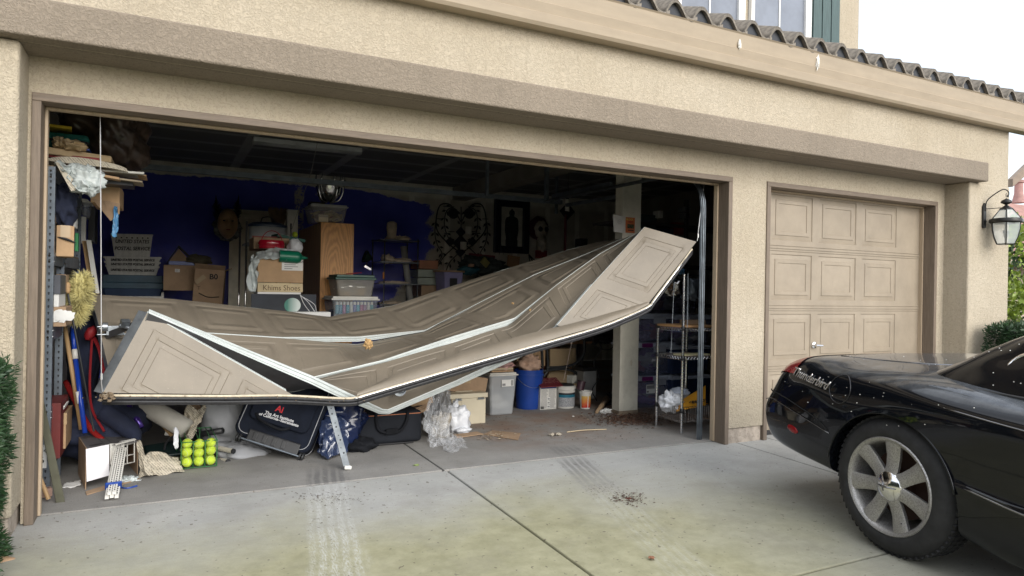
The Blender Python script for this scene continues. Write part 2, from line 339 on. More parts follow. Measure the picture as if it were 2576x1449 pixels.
# door frames: jamb boards, header, stop moulding
def frame(x0, x1, H, lab):
    f = thing('door_frame', lab, 'door frame', ((x0+x1)/2, 0, 0))
    for a, b in ((x0, x0+.042), (x1-.042, x1)):
        z0 = dz(0)-.0
        MB().box(a, b, -.012, .135, z0, H-.042).obj('jamb', M_trim, f, bevel=.004)
    MB().box(x0, x1, -.012, .135, H-.042, H).obj('header', M_trimh, f, bevel=.004)
    for a, b in ((x0+.042, x0+.056), (x1-.056, x1-.042)): MB().box(a, b, .105, .15, .0, H-.056).obj('stop_moulding', M_trimlt, f, bevel=.003)
    MB().box(x0+.042, x1-.042, .105, .15, H-.056, H-.043).obj('stop_moulding', M_trimlt, f, bevel=.003)
    return f
frame(0, OW, OH, 'brown wooden frame round the wide open garage doorway')
frame(GX, G2, OH, 'brown wooden frame round the closed single garage door')
# interior shell
i = MB().box(-.9, 8.25, 6.0, 6.1, 0, 2.95); tag(i.obj('back_wall', M_wallb), kind='structure')
i = MB().box(-.5, -.35, .12, 6.0, 0, 2.95); tag(i.obj('left_wall', M_grey), kind='structure')
i = MB().box(8.1, 8.24, .13, 6.0, 0, 2.95); tag(i.obj('right_wall', M_grey), kind='structure')
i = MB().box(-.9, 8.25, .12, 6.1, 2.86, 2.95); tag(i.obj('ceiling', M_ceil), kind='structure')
i = MB().box(-.35, 8.1, .121, .135, 2.21, 2.86); tag(i.obj('inner_front_wall', M_grey), kind='structure')
i = MB().box(4.80, 5.2, .121, .135, 0, 2.2); tag(i.obj('inner_front_wall', M_grey), kind='structure')
# gutter / eave : profile extruded in x
GY = RC-.10
ge, gh = at(2576, 331, Y=GY).z, None
gt = at(2440, 232, Y=GY).z
print('gutter z', ge, at(1469, 81.6, Y=GY).z, 'top', gt, at(1700, 47.4, Y=GY).z)
ZB, ZT = 2.958, 3.213
prof = [(RC+.03, ZB+.006), (GY+.015, ZB), (GY, ZB+.02), (GY-.012, ZB+.075), (GY-.004, ZB+.08), (GY-.022, ZB+.14), (GY-.014, ZB+.146), (GY-.035, ZT-.01), (GY-.045, ZT), (GY-.03, ZT+.002), (RC+.03, ZT+.0)]
def extx(b, prof, x0, x1):
    n = len(prof); vs = [(x0, y, z) for y, z in prof]+[(x1, y, z) for y, z in prof]
    b.add(vs, [tuple(range(n)), tuple(range(2*n-1, n-1, -1))]+[(k, (k+1) % n, (k+1) % n+n, k+n) for k in range(n)])
b = MB(); extx(b, prof, -1.6, 9.6); gut = b.obj('gutter', M_fascia, hs)
for gx, gz, hh in ((4.47, 3.16, .07), (5.33, 3.17, .12)):
    b = MB(); b.blob((gx, GY-.028, gz-.03), .014, .012, hh/2, .5, 3, 10, 8, seed=gx); b.obj('bird_dropping', mat('bird_lime', (.75, .73, .68), .8, var=.3, vs=60), hs)
# roof tiles (S tiles), deck behind
TP = .253; SL = math.tan(math.radians(20)); TY = GY-.03
def tile_mesh():
    n = 18; vs = []; prof = []
    for k in range(n+1):
        t = k/n; x = t*(TP+.03)
        z = -.012+.092*math.sin(math.pi*min(1, t/.62)) if t < .62 else -.012-.022*math.sin(math.pi*(t-.62)/.38)
        prof.append((x, z))
    L_ = .42; th = .026
    for y in (0, .05, L_):
        for x, z in prof: vs.append((x, y, z+y*SL))
        for x, z in prof: vs.append((x, y, z-th+y*SL))
    m = n+1; fs = []
    for r in range(2):
        a, c = r*2*m, (r+1)*2*m
        for k in range(n): fs += [(a+k, a+k+1, c+k+1, c+k), (a+m+k+1, a+m+k, c+m+k, c+m+k+1)]
        fs += [(a, c, c+m, a+m), (a+n, a+m+n, c+m+n, c+n)]
    for k in range(n): fs += [(k, m+k, m+k+1, k+1), (4*m+k, 4*m+k+1, 5*m+k+1, 5*m+k)]
    return MB().add(vs, fs)
M_tile = mat('roof_tile_grey', (.175, .155, .13), .9, var=.45, vs=22, bump=.7, bs=70, dirt=.2)
roof = thing('tiled_roof', 'grey concrete S-tile roof edge above the long tan gutter', 'roof', (4, TY, ZT))
t0 = None; nx = int(11.1/TP)
for row in range(4):
    for k in range(nx):
        x = -1.55+k*TP; y = TY+row*.36; z = ZT+.046+row*(.36*SL+.004)
        if t0 is None: o = tile_mesh().obj('tile', M_tile, roof, smooth=50, local=True); t0 = o
        else: o = t0.copy(); COL.objects.link(o); o.parent = roof
        o.location = Vector((x+rnd.uniform(-.005, .005), y+rnd.uniform(-.008, .008), z+rnd.uniform(-.003, .003)))-roof.location
        o.rotation_euler = (rnd.uniform(-.01, .01), rnd.uniform(-.012, .012), rnd.uniform(-.012, .012))
b = MB()
for k in range(nx):
    x = -1.55+k*TP; pr_ = [(x+t*(TP*.7), .012+.085*math.sin(math.pi*t)) for t in [q/10 for q in range(11)]]
    b.prism([(p[0], ZT+.018+p[1]*.92) for p in pr_]+[(x+TP*.7, ZT-.01), (x, ZT-.01)], .02, Matrix.Translation((0, TY+.03, 0)))
b.obj('eave_closure', mat('eave_closure_grey', (.05, .055, .065), .8), roof)
b = MB(); b.add([(-1.6, TY+.02, ZT-.01), (9.6, TY+.02, ZT-.01), (9.6, 1.6, ZT-.01+(1.6-TY)*SL), (-1.6, 1.6, ZT-.01+(1.6-TY)*SL)], [(0, 1, 2, 3)]); b.obj('roof_underlay', M_dark, roof)
# upper storey
UY = 1.45
b = MB(); ur = at(2160, 60, Y=UY).x
us = thing('upper_storey', 'upper storey of pale stucco with white windows and teal shutters above the roof tiles', 'upper storey', (6, UY, 3.6))
b.box(-1.5, ur, UY, UY+3.5, 3.4, 6.2); b.obj('wall', M_stucco, us)
M_screen = mat('window_screen', (.17, .19, .23), .25, var=.15, vs=4, bump=0, spec=.8); M_white = mat('white_vinyl', (.78, .78, .76), .4, var=.04, bump=0)
M_teal = mat('teal_shutter', (.05, .088, .088), .6, var=.2, vs=12, bump=.4, bs=40, stretch=(6, 6, .5))
def ux(px, y=60): return at(px, y, Y=UY).x
wz0, wz1 = 3.78, 5.3
for a, c in ((ux(1697), ux(1866)), (ux(1882), ux(2032, 90))):
    fr = MB()
    for q in ((a, a+.05, wz0, wz1), (c-.09, c, wz0, wz1), (a, c, wz0, wz0+.05), (a, c, wz1-.05, wz1)): fr.box(q[0], q[1], UY-.05, UY+.0, q[2], q[3])
    wf = fr.obj('window', M_white, us, bevel=.004)
    MB().box(a+.05, c-.09, UY-.018, UY-.004, wz0+.05, wz1-.05).obj('pane', M_screen, wf)
    mid = (a+c)/2-.02; mm = MB()
    mm.box(mid-.008, mid+.008, UY-.03, UY-.018, wz0+.05, wz1-.05)
    for zz in (4.9,): mm.box(a+.05, mid-.008, UY-.03, UY-.018, zz, zz+.016); mm.box(mid+.008, c-.09, UY-.03, UY-.018, zz, zz+.016)
    mm.obj('glazing_bar', M_white, wf)
for a, c in ((ux(2037, 90), ux(2105, 90)), (ux(1625), ux(1693))):
    sh = MB().box(a, c, UY-.028, UY-.002, wz0-.03, wz1).obj('shutter', M_teal, us)
    nb = 3
    for k in range(nb): MB().box(a+(c-a)*k/nb+.008, a+(c-a)*(k+1)/nb-.008, UY-.045, UY-.028, wz0-.04, wz1).obj('board', M_teal, sh, bevel=.003)
    for zz in (wz0+.10, wz1-.3): MB().box(a-.01, c+.01, UY-.072, UY-.045, zz, zz+.17).obj('batten', M_teal, sh, bevel=.003)
b = MB(); b.add([(-1.6, UY-.3, 6.0), (ur+.4, UY-.3, 6.0), (ur+.4, UY+3.8, 7.2), (-1.6, UY+3.8, 7.2)], [(0, 1, 2, 3)]); b.obj('upper_roof', M_tile, us, solid=.1)
# ================================================================ doors
def emboss_lines(n_pan, pitch, off, pw, total):
    "u breakpoints for raised panels"
    return [(off+k*pitch, off+k*pitch+pw) for k in range(n_pan)]
def emb(u, v, pans, v0, v1):
    "depth of the pressed panel pattern at (u, v) in metres"
    for a, b in pans:
        if a-.001 <= u <= b+.001:
            d = min(u-a, b-u, v-v0, v1-v)
            if d < -.0005: return 0
            if d < .005: return -.0045*max(0, d)/.005
            if d < .043: return -.0045+.003*(d-.005)/.038
            if d < .047: return -.0015+.0035*(d-.043)/.004
            if d < .078: return .002
            if d < .082: return .002-.0035*(d-.078)/.004
            return -.0015+.0008*min(1, (d-.082)/.03)
    return 0
def breaks(pans, total, step=.05):
    s = set([0, total])
    for a, b in pans:
        for e in (0, .005, .043, .047, .078, .082, .112): s.add(round(a+e, 4)); s.add(round(b-e, 4))
    s = sorted(q for q in s if 0 <= q <= total); out = []
    for p, q in zip(s, s[1:]):
        k = max(1, int(math.ceil((q-p)/step))); out += [p+(q-p)*j/k for j in range(k)]
    return out+[total]
def section(name, bot, top, m, parent, total, hgt, pans, smooth=.014, th=.045, rail=(1, 1), v0=.065, label=None, wob=0.006, ends=True, thf=None, ds=1.0):
    "pressed steel section between 3-D polylines bot and top (same number of nodes)"
    def curve(P):
        P = [Vector(p) for p in P]; L = [0]
        for a, b in zip(P, P[1:]): L.append(L[-1]+(b-a).length)
        return P, [l/L[-1] for l in L]
    B, lb = curve(bot); T, _ = curve(top)
    def ev(P, t):
        def lin(t):
            t = min(1, max(0, t))
            for k in range(len(lb)-1):
                if t <= lb[k+1] or k == len(lb)-2:
                    s = (t-lb[k])/(lb[k+1]-lb[k]); return P[k].lerp(P[k+1], s)
        e = smooth/total; a = Vector((0, 0, 0)); W_ = 0
        if e <= 0: return lin(t)
        e = min(e, t, 1-t)
        for q, wt in ((-1, 1), (-.5, 2), (0, 3), (.5, 2), (1, 1)): a += lin(t+q*e)*wt; W_ += wt
        return a/W_
    us = breaks(pans, total); vs_ = breaks([(v0, hgt-v0)], hgt, .06)
    nu = len(us); base = []; 
    for v in vs_:
        for u in us:
            t = u/total; s = v/hgt; base.append(ev(B, t).lerp(ev(T, t), s))
    def nrm(i, j):
        a = base[j*nu+min(i+1, nu-1)]-base[j*nu+max(i-1, 0)]; b = base[min(j+1, len(vs_)-1)*nu+i]-base[max(j-1, 0)*nu+i]
        return a.cross(b).normalized()
    fr = []; N_ = []
    for j, v in enumerate(vs_):
        for i_, u in enumerate(us):
            n = nrm(i_, j); N_.append(n); p = base[j*nu+i_]
            fr.append(p+n*(ds*emb(u, v, pans, v0, hgt-v0)+wob*noise.noise(p*3.1)))
    mb = MB(); nv = len(vs_)
    mb.add(fr, [(j*nu+i_, j*nu+i_+1, (j+1)*nu+i_+1, (j+1)*nu+i_) for j in range(nv-1) for i_ in range(nu-1)])
    o = mb.obj(name, m, parent, smooth=35, solid=None)
    if label: o['label'] = label
    # rails: ribbed edge returns
    def railm(j, sgn, nm, mt):
        q = MB(); prof = [(0, 0), (.08, .004), (.28, .004), (.34, -.006), (.46, -.006), (.52, .004), (.74, .004), (.80, -.003), (1.0, 0)]
        vs2 = []
        for i_ in range(nu):
            p = base[j*nu+i_]; n = N_[j*nu+i_]; jj = 1 if j == 0 else nv-2; out = (p-base[jj*nu+i_]).normalized()
            w_ = thf(us[i_]/total) if thf else 1.0
            for a, e in prof: vs2.append(p-n*(a*th*w_)+out*e*w_)
        k = len(prof); q.add(vs2, [(i_*k+a, i_*k+a+1, (i_+1)*k+a+1, (i_+1)*k+a) for i_ in range(nu-1) for a in range(k-1)])
        q.obj(nm, mt, o, solid=None, smooth=30)
    if rail[0]: railm(0, -1, 'edge_rail', M_rib)
    if rail[1]: railm(nv-1, 1, 'edge_rail', M_rib)
    # back skin and end stiles
    q = MB(); q.add([base[k]-N_[k]*th*.96 for k in range(len(base))], [(j*nu+i_, (j+1)*nu+i_, (j+1)*nu+i_+1, j*nu+i_+1) for j in range(nv-1) for i_ in range(nu-1)])
    q.obj('inner_skin', M_back, o, solid=None, smooth=30)
    for i_ in ((0, nu-1) if ends else ()):
        q = MB(); P = [base[j*nu+i_] for j in range(nv)]; Q = [p-N_[j*nu+i_]*th for j, p in enumerate(P)]
        d = (base[i_+1 if i_ == 0 else i_-1]-base[i_]).normalized()*.004
        q.sheet(P, Q, d); q.obj('end_stile', M_galv, o)
    return o
# --- collapsed double door: nodes of the hinge lines, from the top edge to the bottom section
T_ = [(.148, 1.404, 1.151), (.675, 1.562, 1.119), (1.311, 1.764, 1.045), (1.943, 1.979, .962), (2.534, 1.998, 1.068), (3.107, 1.978, 1.258), (3.749, 1.845, 1.477), (4.373, 1.807, 1.673), (4.78, 1.848, 1.775)]
J3 = [(.246, .928, .94), (.788, 1.091, .901), (1.42, 1.289, .838), (2.073, 1.488, .817), (2.686, 1.532, .864), (3.161, 1.475, 1.105), (3.67, 1.329, 1.382), (4.202, 1.313, 1.586), (4.66, 1.361, 1.76)]
J2 = [(.35, .62, .57), (.87, .78, .55), (1.471, .93, .54), (2.152, .988, .671), (2.736, 1.006, .844), (3.286, .974, .994), (3.601, .811, 1.286), (4.024, .814, 1.561), (4.483, .895, 1.773)]
J1 = [tuple(at(*p)) if 0 else tuple(at(p[0], p[1], Y=p[2])) for p in ((375, 778, .38), (560, 853, .43), (790, 947, .51), (970, 1032, .60), (1140, 960, .60), (1340, 868, .52), (1434, 787, .52), (1532, 682, .53), (1622, 576, .52))]
dr = thing('collapsed_garage_door', 'dusty tan double garage door fallen from its tracks and buckled across the opening', 'garage door', (2.4, .6, .3))
PANS = emboss_lines(8, .586, .075, .50, 4.7)
def dn(P, d): return [(p[0], p[1]+d[1], p[2]+d[2]) for p in P]
def fade(a, b, lo): return lambda t: 1 if t < a else (lo if t > b else 1+(lo-1)*(t-a)/(b-a))
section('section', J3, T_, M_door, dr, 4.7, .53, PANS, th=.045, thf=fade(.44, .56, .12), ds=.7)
S3T = [Vector(p)+Vector((0, -.004, -.006)) for p in J3]
for k, px in ((3, (897, 866)),): S3T[k] = at(*px, Y=J3[k][1]-.01)
S3T[2] = at(705, 851, Y=J3[2][1]-.01); S3T[4] = at(1066, 836, Y=J3[4][1]-.01)
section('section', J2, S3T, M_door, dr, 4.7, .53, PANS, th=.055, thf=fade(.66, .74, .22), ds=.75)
S2T = [Vector(p)+Vector((0, -.01, -.02)) for p in J2]
S2T[3] = at(968, 911, Y=J2[3][1]-.01); S2T[4] = at(1139, 862, Y=J2[4][1]-.01); S2T[5] = at(1281, 818, Y=J2[5][1]-.01)
for k in (6, 7, 8): S2T[k] = Vector(J2[k])+Vector((0, -.006, -.004))
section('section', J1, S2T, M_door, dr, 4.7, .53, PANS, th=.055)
# bottom section: nodes left corner, fold, fold, right corner
def A(x, y, Y): return at(x, y, Y=Y)
Bt = [A(258, 990, .25), A(560, 992, .262), A(715, 991, .27), A(897, 996, .28), A(1165, 917, .275), A(1310, 876, .27), A(1500, 822, .27), A(1634, 765, .28), A(1752, 608, .20)]
# left part: face rises to the back from the bottom edge to TL and runs out at 715
LB = [Bt[0], A(400, 991, .255), A(560, 992, .262), A(715, 991, .27), A(760, 991, .275)]
LT = [A(370, 787, .36), A(478, 848, .35), A(590, 910, .33), A(720, 983, .31), A(762, 988, .30)]
def section1_left():
    # triangular visible face: clip the pressed pattern where it would pass below the bottom edge
    B0, T0 = Bt[0], A(370, 787, .36)
    ax = (A(720, 984, .31)-T0).normalized(); dn_ = (B0-T0)
    us = breaks(PANS, 1.9, .03); vs_ = breaks([(.065, .465)], .53, .03); nu = len(us); vv = []
    # local plane spanned by ax (along the top edge) and dn_ (down the side)
    nrm = ax.cross(dn_).normalized()*-1; dnn = dn_/.53
    zb = lambda P: P
    for v in vs_:
        for u in us:
            p = T0+ax*u+dnn*v; vv.append(p+nrm*(-emb(u, .53-v, PANS, .065, .465)))
    mb = MB(); mb.add(vv, [(j*nu+i_, (j+1)*nu+i_, (j+1)*nu+i_+1, j*nu+i_+1) for j in range(len(vs_)-1) for i_ in range(nu-1)])
    bm = bmesh.new(); me = bpy.data.meshes.new('t'); me.from_pydata(mb.v, [], mb.f); bm.from_mesh(me)
    e1 = Bt[3]+Vector((0, 0, .004)); e0 = Bt[0]+Vector((0, 0, .004)); pn = (e1-e0).cross(nrm).normalized()
    if pn.z < 0: pn = -pn
    bmesh.ops.bisect_plane(bm, geom=bm.verts[:]+bm.edges[:]+bm.faces[:], plane_co=e0, plane_no=pn, clear_inner=True)
    bm.to_mesh(me); me.polygons.foreach_set('use_smooth', [True]*len(me.polygons)); me.set_sharp_from_angle(angle=math.radians(35)); me.materials.append(M_door)
    o = bpy.data.objects.new('section', me); COL.objects.link(o); o.parent = dr; o.location = -wloc(dr); o['label'] = 'bottom section, torn and folded under at its left end'
    # top edge trim and left end stile
    LT_ = (A(720, 984, .31)-T0).length
    q = MB(); P = [T0, A(478, 848, .35), A(720, 984, .31)]; q.sheet([T0, T0+ax*LT_], [T0+Vector((0, .02, .006)), T0+ax*LT_+Vector((0, .02, .006))], Vector((0, 0, .005))); q.obj('edge_rail', M_rib, o)
    q = MB(); s0, s1 = B0, T0; off = Vector((-.045, .03, .01)); q.sheet([s0-off*0, s1], [s0+off, s1+off], Vector((0, .004, .004))); q.obj('end_stile', M_galv, o)
    return o
sec1 = section1_left()
# lip of the bottom section right of the first fold and the right-hand folded face
LipB = [Bt[3], A(1000, 967, .28), Bt[4], Bt[5], Bt[6], A(1590, 787, .275), Bt[7]]
LipT = [A(902, 986, .33), A(1000, 938, .37), A(1165, 884, .37), A(1310, 845, .36), A(1500, 797, .35), A(1590, 770, .34), A(1622, 762, .32)]
mb = MB()
def lipf(u, v):
    k = min(int(u*6), 5); s = u*6-k; p = LipB[k].lerp(LipB[k+1], s); q = LipT[k].lerp(LipT[k+1], s); c = p.lerp(q, v)
    return c+Vector((0, -.012, .012))*math.sin(v*math.pi)+Vector((0, 0, .006*noise.noise(Vector((u*9, v*2, 0)))))
mb.grid(lipf, 60, 6)
back = [p+Vector((0, .02, -.07)) for p in LipT]
lip = mb.obj('bottom_lip', M_door, sec1, smooth=True, solid=None)
# right face (upper plane of the bottom section)
RB = [A(1400, 832, .33), A(1500, 800, .33), A(1612, 770, .33), Bt[7]+Vector((0, 0, .0)), Bt[8]]
RB = [A(1404, 822, .345), A(1512, 797, .335), A(1634, 764, .30), Bt[8]]
RT = [A(1404, 815, .35), A(1472, 738, .38), A(1536, 668, .40), A(1622, 571, .43)]
def rface():
    # quad strip: fold line to corner
    F2, R_, TRc, TM = Bt[7]+Vector((0, .02, .0)), Bt[8], A(1622, 571, .43), A(1491, 715, .45)
    E = A(1402, 818, .42)
    PA = [(.075-.012, .60)]
    q1 = section('section', [F2, R_], [TM, TRc], M_door, dr, .66, .53, [(.09, .57)], smooth=0, th=.04, rail=(0, 1), wob=.002, ends=False, label='bottom section, lifted right end hanging from the cable')
    # triangular piece between E, F2, TM, built on the plane continuing the pressed pattern
    us = breaks([(.05, .55)], .72, .03); vs_ = breaks([(.065, .465)], .53, .03)
    ax = (TM-E).normalized(); L_ = (TM-E).length; side = (F2-TM)/.53; n = ax.cross(side).normalized()
    if n.y > 0: n = -n
    mb = MB(); vv = []; nu = len(us)
    for v in vs_:
        for u in us: vv.append(TM-ax*u*(L_/.72)+side*v+n*emb(u, .53-v, [(.05, .55)], .065, .465))
    me = bpy.data.meshes.new('section'); me.from_pydata([tuple(v) for v in vv], [], [(j*nu+i_, (j+1)*nu+i_, (j+1)*nu+i_+1, j*nu+i_+1) for j in range(len(vs_)-1) for i_ in range(nu-1)])
    bm = bmesh.new(); bm.from_mesh(me); pn = (F2-E).cross(n).normalized()
    if pn.z < 0: pn = -pn
    bmesh.ops.bisect_plane(bm, geom=bm.verts[:]+bm.edges[:]+bm.faces[:], plane_co=E-pn*.03, plane_no=pn, clear_inner=True)
    bm.to_mesh(me); me.polygons.foreach_set('use_smooth', [True]*len(me.polygons)); me.set_sharp_from_angle(angle=math.radians(35)); me.materials.append(M_door)
    o = bpy.data.objects.new('section', me); COL.objects.link(o); o.parent = dr; o.location = -wloc(dr); o['label'] = 'bottom section, creased piece left of the lifted end'
    q = MB(); q.sheet([E, TM], [E+Vector((-.004, .022, -.002)), TM+Vector((-.004, .022, -.002))], Vector((-.003, 0, .001))); q.obj('edge_rail', M_rib, o)
rface()
# seal + retainer along the bottom edge
sealp = [Bt[0]+Vector((-.0, 0, 0)), Bt[1], Bt[2], Bt[3]+Vector((-.12, 0, .002)), Bt[3], Bt[3]+(Bt[4]-Bt[3])*.12, Bt[4], Bt[5], Bt[6], A(1590, 787, .275), Bt[7], Bt[7]+(Bt[8]-Bt[7])*.12, Bt[8]+(Bt[7]-Bt[8])*.10]
sp = cr(sealp, 5)
def seal(off, r, nm, m, a=0, b=None):
    q = MB(); q.tube([p+off for p in sp[a:b]], r, 7); return q.obj(nm, m, sec1, smooth=True)
seal(Vector((0, -.004, -.010)), .008, 'retainer', M_cream)
seal(Vector((0, -.002, -.026)), .012, 'bottom_seal', M_seal)
seal(Vector((0, .014, -.040)), .011, 'bottom_seal', M_seal)
seal(Vector((0, -.003, -.046)), .010, 'bottom_seal', M_seal)
seal(Vector((0, .004, -.058)), .007, 'bottom_seal', M_seal)
seal(Vector((0, .03, -.03)), .012, 'bottom_seal', M_seal)
seal(Vector((0, -.012, -.013)), .004, 'retainer', M_chrome, 19, 60)
q = MB()
for k in range(26): q.blob(Bt[0]+Vector((rnd.uniform(-.01, .06), rnd.uniform(-.02, .03), rnd.uniform(-.04, .005))), .012, .012, .008, .7, 3, 8, 6, seed=k)
for k in range(60): 
    p = sp[rnd.randint(0, 20)]; q.blob(p+Vector((rnd.uniform(-.1, .1), rnd.uniform(-.02, .01), rnd.uniform(-.03, -.01))), .004, .004, .003, .7, 3, 6, 4, seed=k)
tag(q.obj('dirt_clod', mat('dried_dirt', (.20, .15, .10), .95, bump=.8, bs=90), sec1), kind='stuff')
# hardware: hinges, rollers, knobs, handle
hw = MB()
for p, r in (((300, 818), .012), ((340, 835), .010), ((362, 800), .011), ((318, 842), .010)):
    c = A(*p, .62); hw.tube([c, c+Vector((.09, .02, -.03))], r, 8); hw.cbox(c+Vector((.03, 0, .01)), .05, .03, .05, .4, .5)
c = A(258, 822, .85); hw.tube([c, c+Vector((.03, 0, 0))], .028, 14); hw.tube([c+Vector((-.03, 0, 0)), c+Vector((.14, .02, 0))], .006, 8); hw.tube([c+Vector((-.03, 0, -.05)), c+Vector((.14, .02, -.05))], .006, 8)
hw.cbox(c+Vector((.07, .01, -.025)), .1, .02, .06)
hw.obj('hinge_hardware', M_galv, dr, bevel=.002)
a = A(335, 815, .60); bb = A(287, 800, .75)
q = MB(); q.sheet([A(262, 838, .9), A(372, 795, .45)], [A(262, 855, .9), A(372, 812, .45)], (0, .01, 0)); q.obj('side_bracket', M_back, dr)
c = A(1009, 978, .545); q = MB(); q.lathe([(0, .02), (.025, .02), (.035, .008), (.035, 0), (.028, -.03), (.05, -.035), (.05, -.045), (0, -.05)], n=16, mw=Matrix.Translation(c) @ Matrix.Rotation(math.radians(75), 4, 'X')); q.obj('lock_handle', M_galv, dr, smooth=40)
# cables
q = MB(); q.tube([A(252, 292, .19), A(254, 600, .22), A(255, 962, .25)], .0028, 6); q.lathe([(.006, 0), (.006, .035)], c=tuple(A(255, 955, .25)), n=8); q.tube([A(255, 962, .25), A(258, 990, .26)], .003, 6)
tag(q.obj('lift_cable', mat('steel_cable', (.62, .62, .62), .4, .6)), 'taut steel lift cable holding up the left corner of the collapsed door', 'cable', 'lift cables of the double door')
q = MB(); q.tube([A(1771, 467, .25), A(1766, 500, .22), A(1756, 590, .20), A(1754, 606, .2)], .0028, 6); q.lathe([(.007, 0), (.007, .03)], c=tuple(A(1756, 598, .2)), n=8)
tag(q.obj('lift_cable', _mc['steel_cable']), 'short steel cable from the right track to the raised corner of the collapsed door', 'cable', 'lift cables of the double door')
# right track
q = MB(); tx = 4.66
def trk(pts, nm):
    q = MB()
    for dx, r in ((0, .009), (.019, .005), (-.019, .005)): q.tube([Vector(p)+Vector((dx, 0, 0)) for p in pts], r, 6)
    q.tube([Vector(p)+Vector((0, .02, 0)) for p in pts], .018, 4); return q
path = [(tx, .19, .0), (tx, .19, 1.95)]+[(tx, .19+.34*(1-math.cos(a)), 1.95+.34*math.sin(a)) for a in [k*math.pi/16 for k in range(1, 9)]]+[(tx, 2.9, 2.30)]
tk = trk(path, 'x').obj('door_track', M_track, smooth=30); tag(tk, 'bright galvanised vertical door track beside the right jamb', 'door track')
q = MB(); q.box(tx-.02, tx+.02, 2.85, 2.9, 2.3, 2.86); q.box(tx-.8, tx-.77, 2.85, 2.88, 2.3, 2.86); q.box(.4, 4.9, 2.9, 2.94, 2.28, 2.33)
p1, p2 = at(1388, 489, Y=3.2), at(1535, 457, Y=1.6)
q.sheet([p1, p2], [p1-Vector((0, 0, .05)), p2-Vector((0, 0, .05))], (.03, 0, 0)); q.sheet([p1+Vector((.2, 0, -.1)), p2+Vector((.2, 0, -.1))], [p1+Vector((.2, 0, -.14)), p2+Vector((.2, 0, -.14))], (.03, 0, 0))
h1 = at(1398, 412, Y=3.2); q.box(h1.x, h1.x+.03, 3.18, 3.21, 2.2, 2.86)
tag(q.obj('track_hanger', M_galvd), 'dim steel angle brackets and rails under the dark garage ceiling', 'bracket')
# debris lying on the door
def chip(p, Y, r, m, lab, cat='debris', seed=0, sc=(1, 1, .6)):
    q = MB(); q.blob(A(*p, Y), r*sc[0], r*sc[1], r*sc[2], .6, 2.5, 14, 10, seed=seed); tag(q.obj('debris', m), lab, cat)
M_leaf = mat('dry_leaf', (.42, .27, .12), .8, var=.4, vs=60, bump=.4)
chip((926, 866), .95, .035, M_leaf, 'crumpled dried golden leaf resting on the door beside its kink', 'dried leaf', 3, (1, .8, 1))
chip((1334, 786), .87, .02, M_leaf, 'small brown curled leaf on the creased middle of the fallen door', 'leaf', 5, (.6, .6, 1.3))
chip((1290, 763), 1.05, .012, M_leaf, 'tiny pale speck of leaf on the third door section', 'leaf', 6)
q = MB(); q.tube([A(1445, 640, 1.55), A(1470, 642, 1.55)], .004, 5); tag(q.obj('twig', M_leaf), 'short twig lying high on the sagging door', 'twig')
# --- single closed door
sd = thing('garage_door', 'closed tan single garage door with raised panels behind the black car', 'garage door', (6.4, .14, 0))
dw = G2-GX-.084; zt = OH-.05; sh_ = .505
print('small door px', [tuple(round(v, 2) for v in at(x, y, Y=.14)) for x, y in ((1945, 485), (1943, 497), (2045, 605), (2063, 508), (2155, 612), (2170, 520), (2258, 624), (1945, 640), (2040, 752), (1945, 795), (2040, 912), (2300, 623), (2300, 635), (2300, 755), (2300, 770))])
sec_z = [2.19, 1.66, 1.125, .585, .03]
for k in range(4):
    z1, z0 = sec_z[k], sec_z[k+1]; x0, x1 = GX+.045, G2-.045; h = z1-z0
    pans = [(.183+j*.608, .183+j*.608+.52) for j in range(3)]
    pans = [(a, b) for a, b in pans if b < (x1-x0)]
    o = section('section', [(x0, .145, z0+.004), (x1, .145, z0+.004)], [(x0, .145, z1-.004), (x1, .145, z1-.004)], M_door2, sd, x1-x0, h, pans, smooth=0, th=.04, rail=(0, 0), v0=.06, wob=.0015, ds=1.7)
    q = MB(); q.box(x0, x1, .138, .148, z0-.012, z0+.004) if k < 3 else q.box(x0, x1, .12, .17, .0, .034); q.obj('joint' if k < 3 else 'bottom_seal', M_door2 if k < 3 else M_seal, o)
    if k < 3:
        q = MB(); q.box(x0, x1, .139, .1445, z0+.012, z0+.022); q.box(x0, x1, .139, .1445, z0-.034, z0-.026); q.obj('moulding_line', M_door2, o, bevel=.003)
c = at(2056, 869, Y=.10); q = MB(); q.lathe([(.0, .0), (.03, 0), (.03, .01), (.012, .014), (.012, .045), (0, .045)], mw=Matrix.Translation(c+Vector((0, .042, 0))) @ Matrix.Rotation(math.radians(90), 4, 'X'), n=16)
q.tube([c+Vector((-.02, 0, 0)), c+Vector((.06, -.01, -.003))], [.012, .009], 8); q.obj('handle', M_chrome, sd, smooth=40)
# ================================================================ car
def paint():
    m, n = newmat('black_car_paint'); n.col(n.mix(n.ramp(n.noise(5, 5, .6), .4, .8), (.004, .0045, .006), (.008, .008, .009)))
    n.b.inputs['Roughness'].default_value = .22; n.b.inputs['Coat Weight'].default_value = .7; n.b.inputs['Coat Roughness'].default_value = .035
    n.b.inputs['Specular IOR Level'].default_value = .05; n.b.inputs['Coat Tint'].default_value = (.80, .88, 1, 1)
    ge = n.n('ShaderNodeNewGeometry'); sx_ = n.n('ShaderNodeSeparateXYZ'); n.t.links.new(ge.outputs['Normal'], sx_.inputs[0]); dust = n.m('MULTIPLY', n.ramp(sx_.outputs[2], .75, 1.0), n.ramp(n.noise(14, 5, .7), .2, .8))
    n.col(n.mix(n.m('MULTIPLY', dust, .8), (.005, .0055, .007), (.16, .16, .155)))
    n.set(n.b.inputs['Roughness'], n.m('ADD', .12, n.m('MULTIPLY', n.noise(3, 5), .12))); return m
M_paint = paint()
CTH = math.radians(7); CW = Vector((3.82, -2.04, 0))
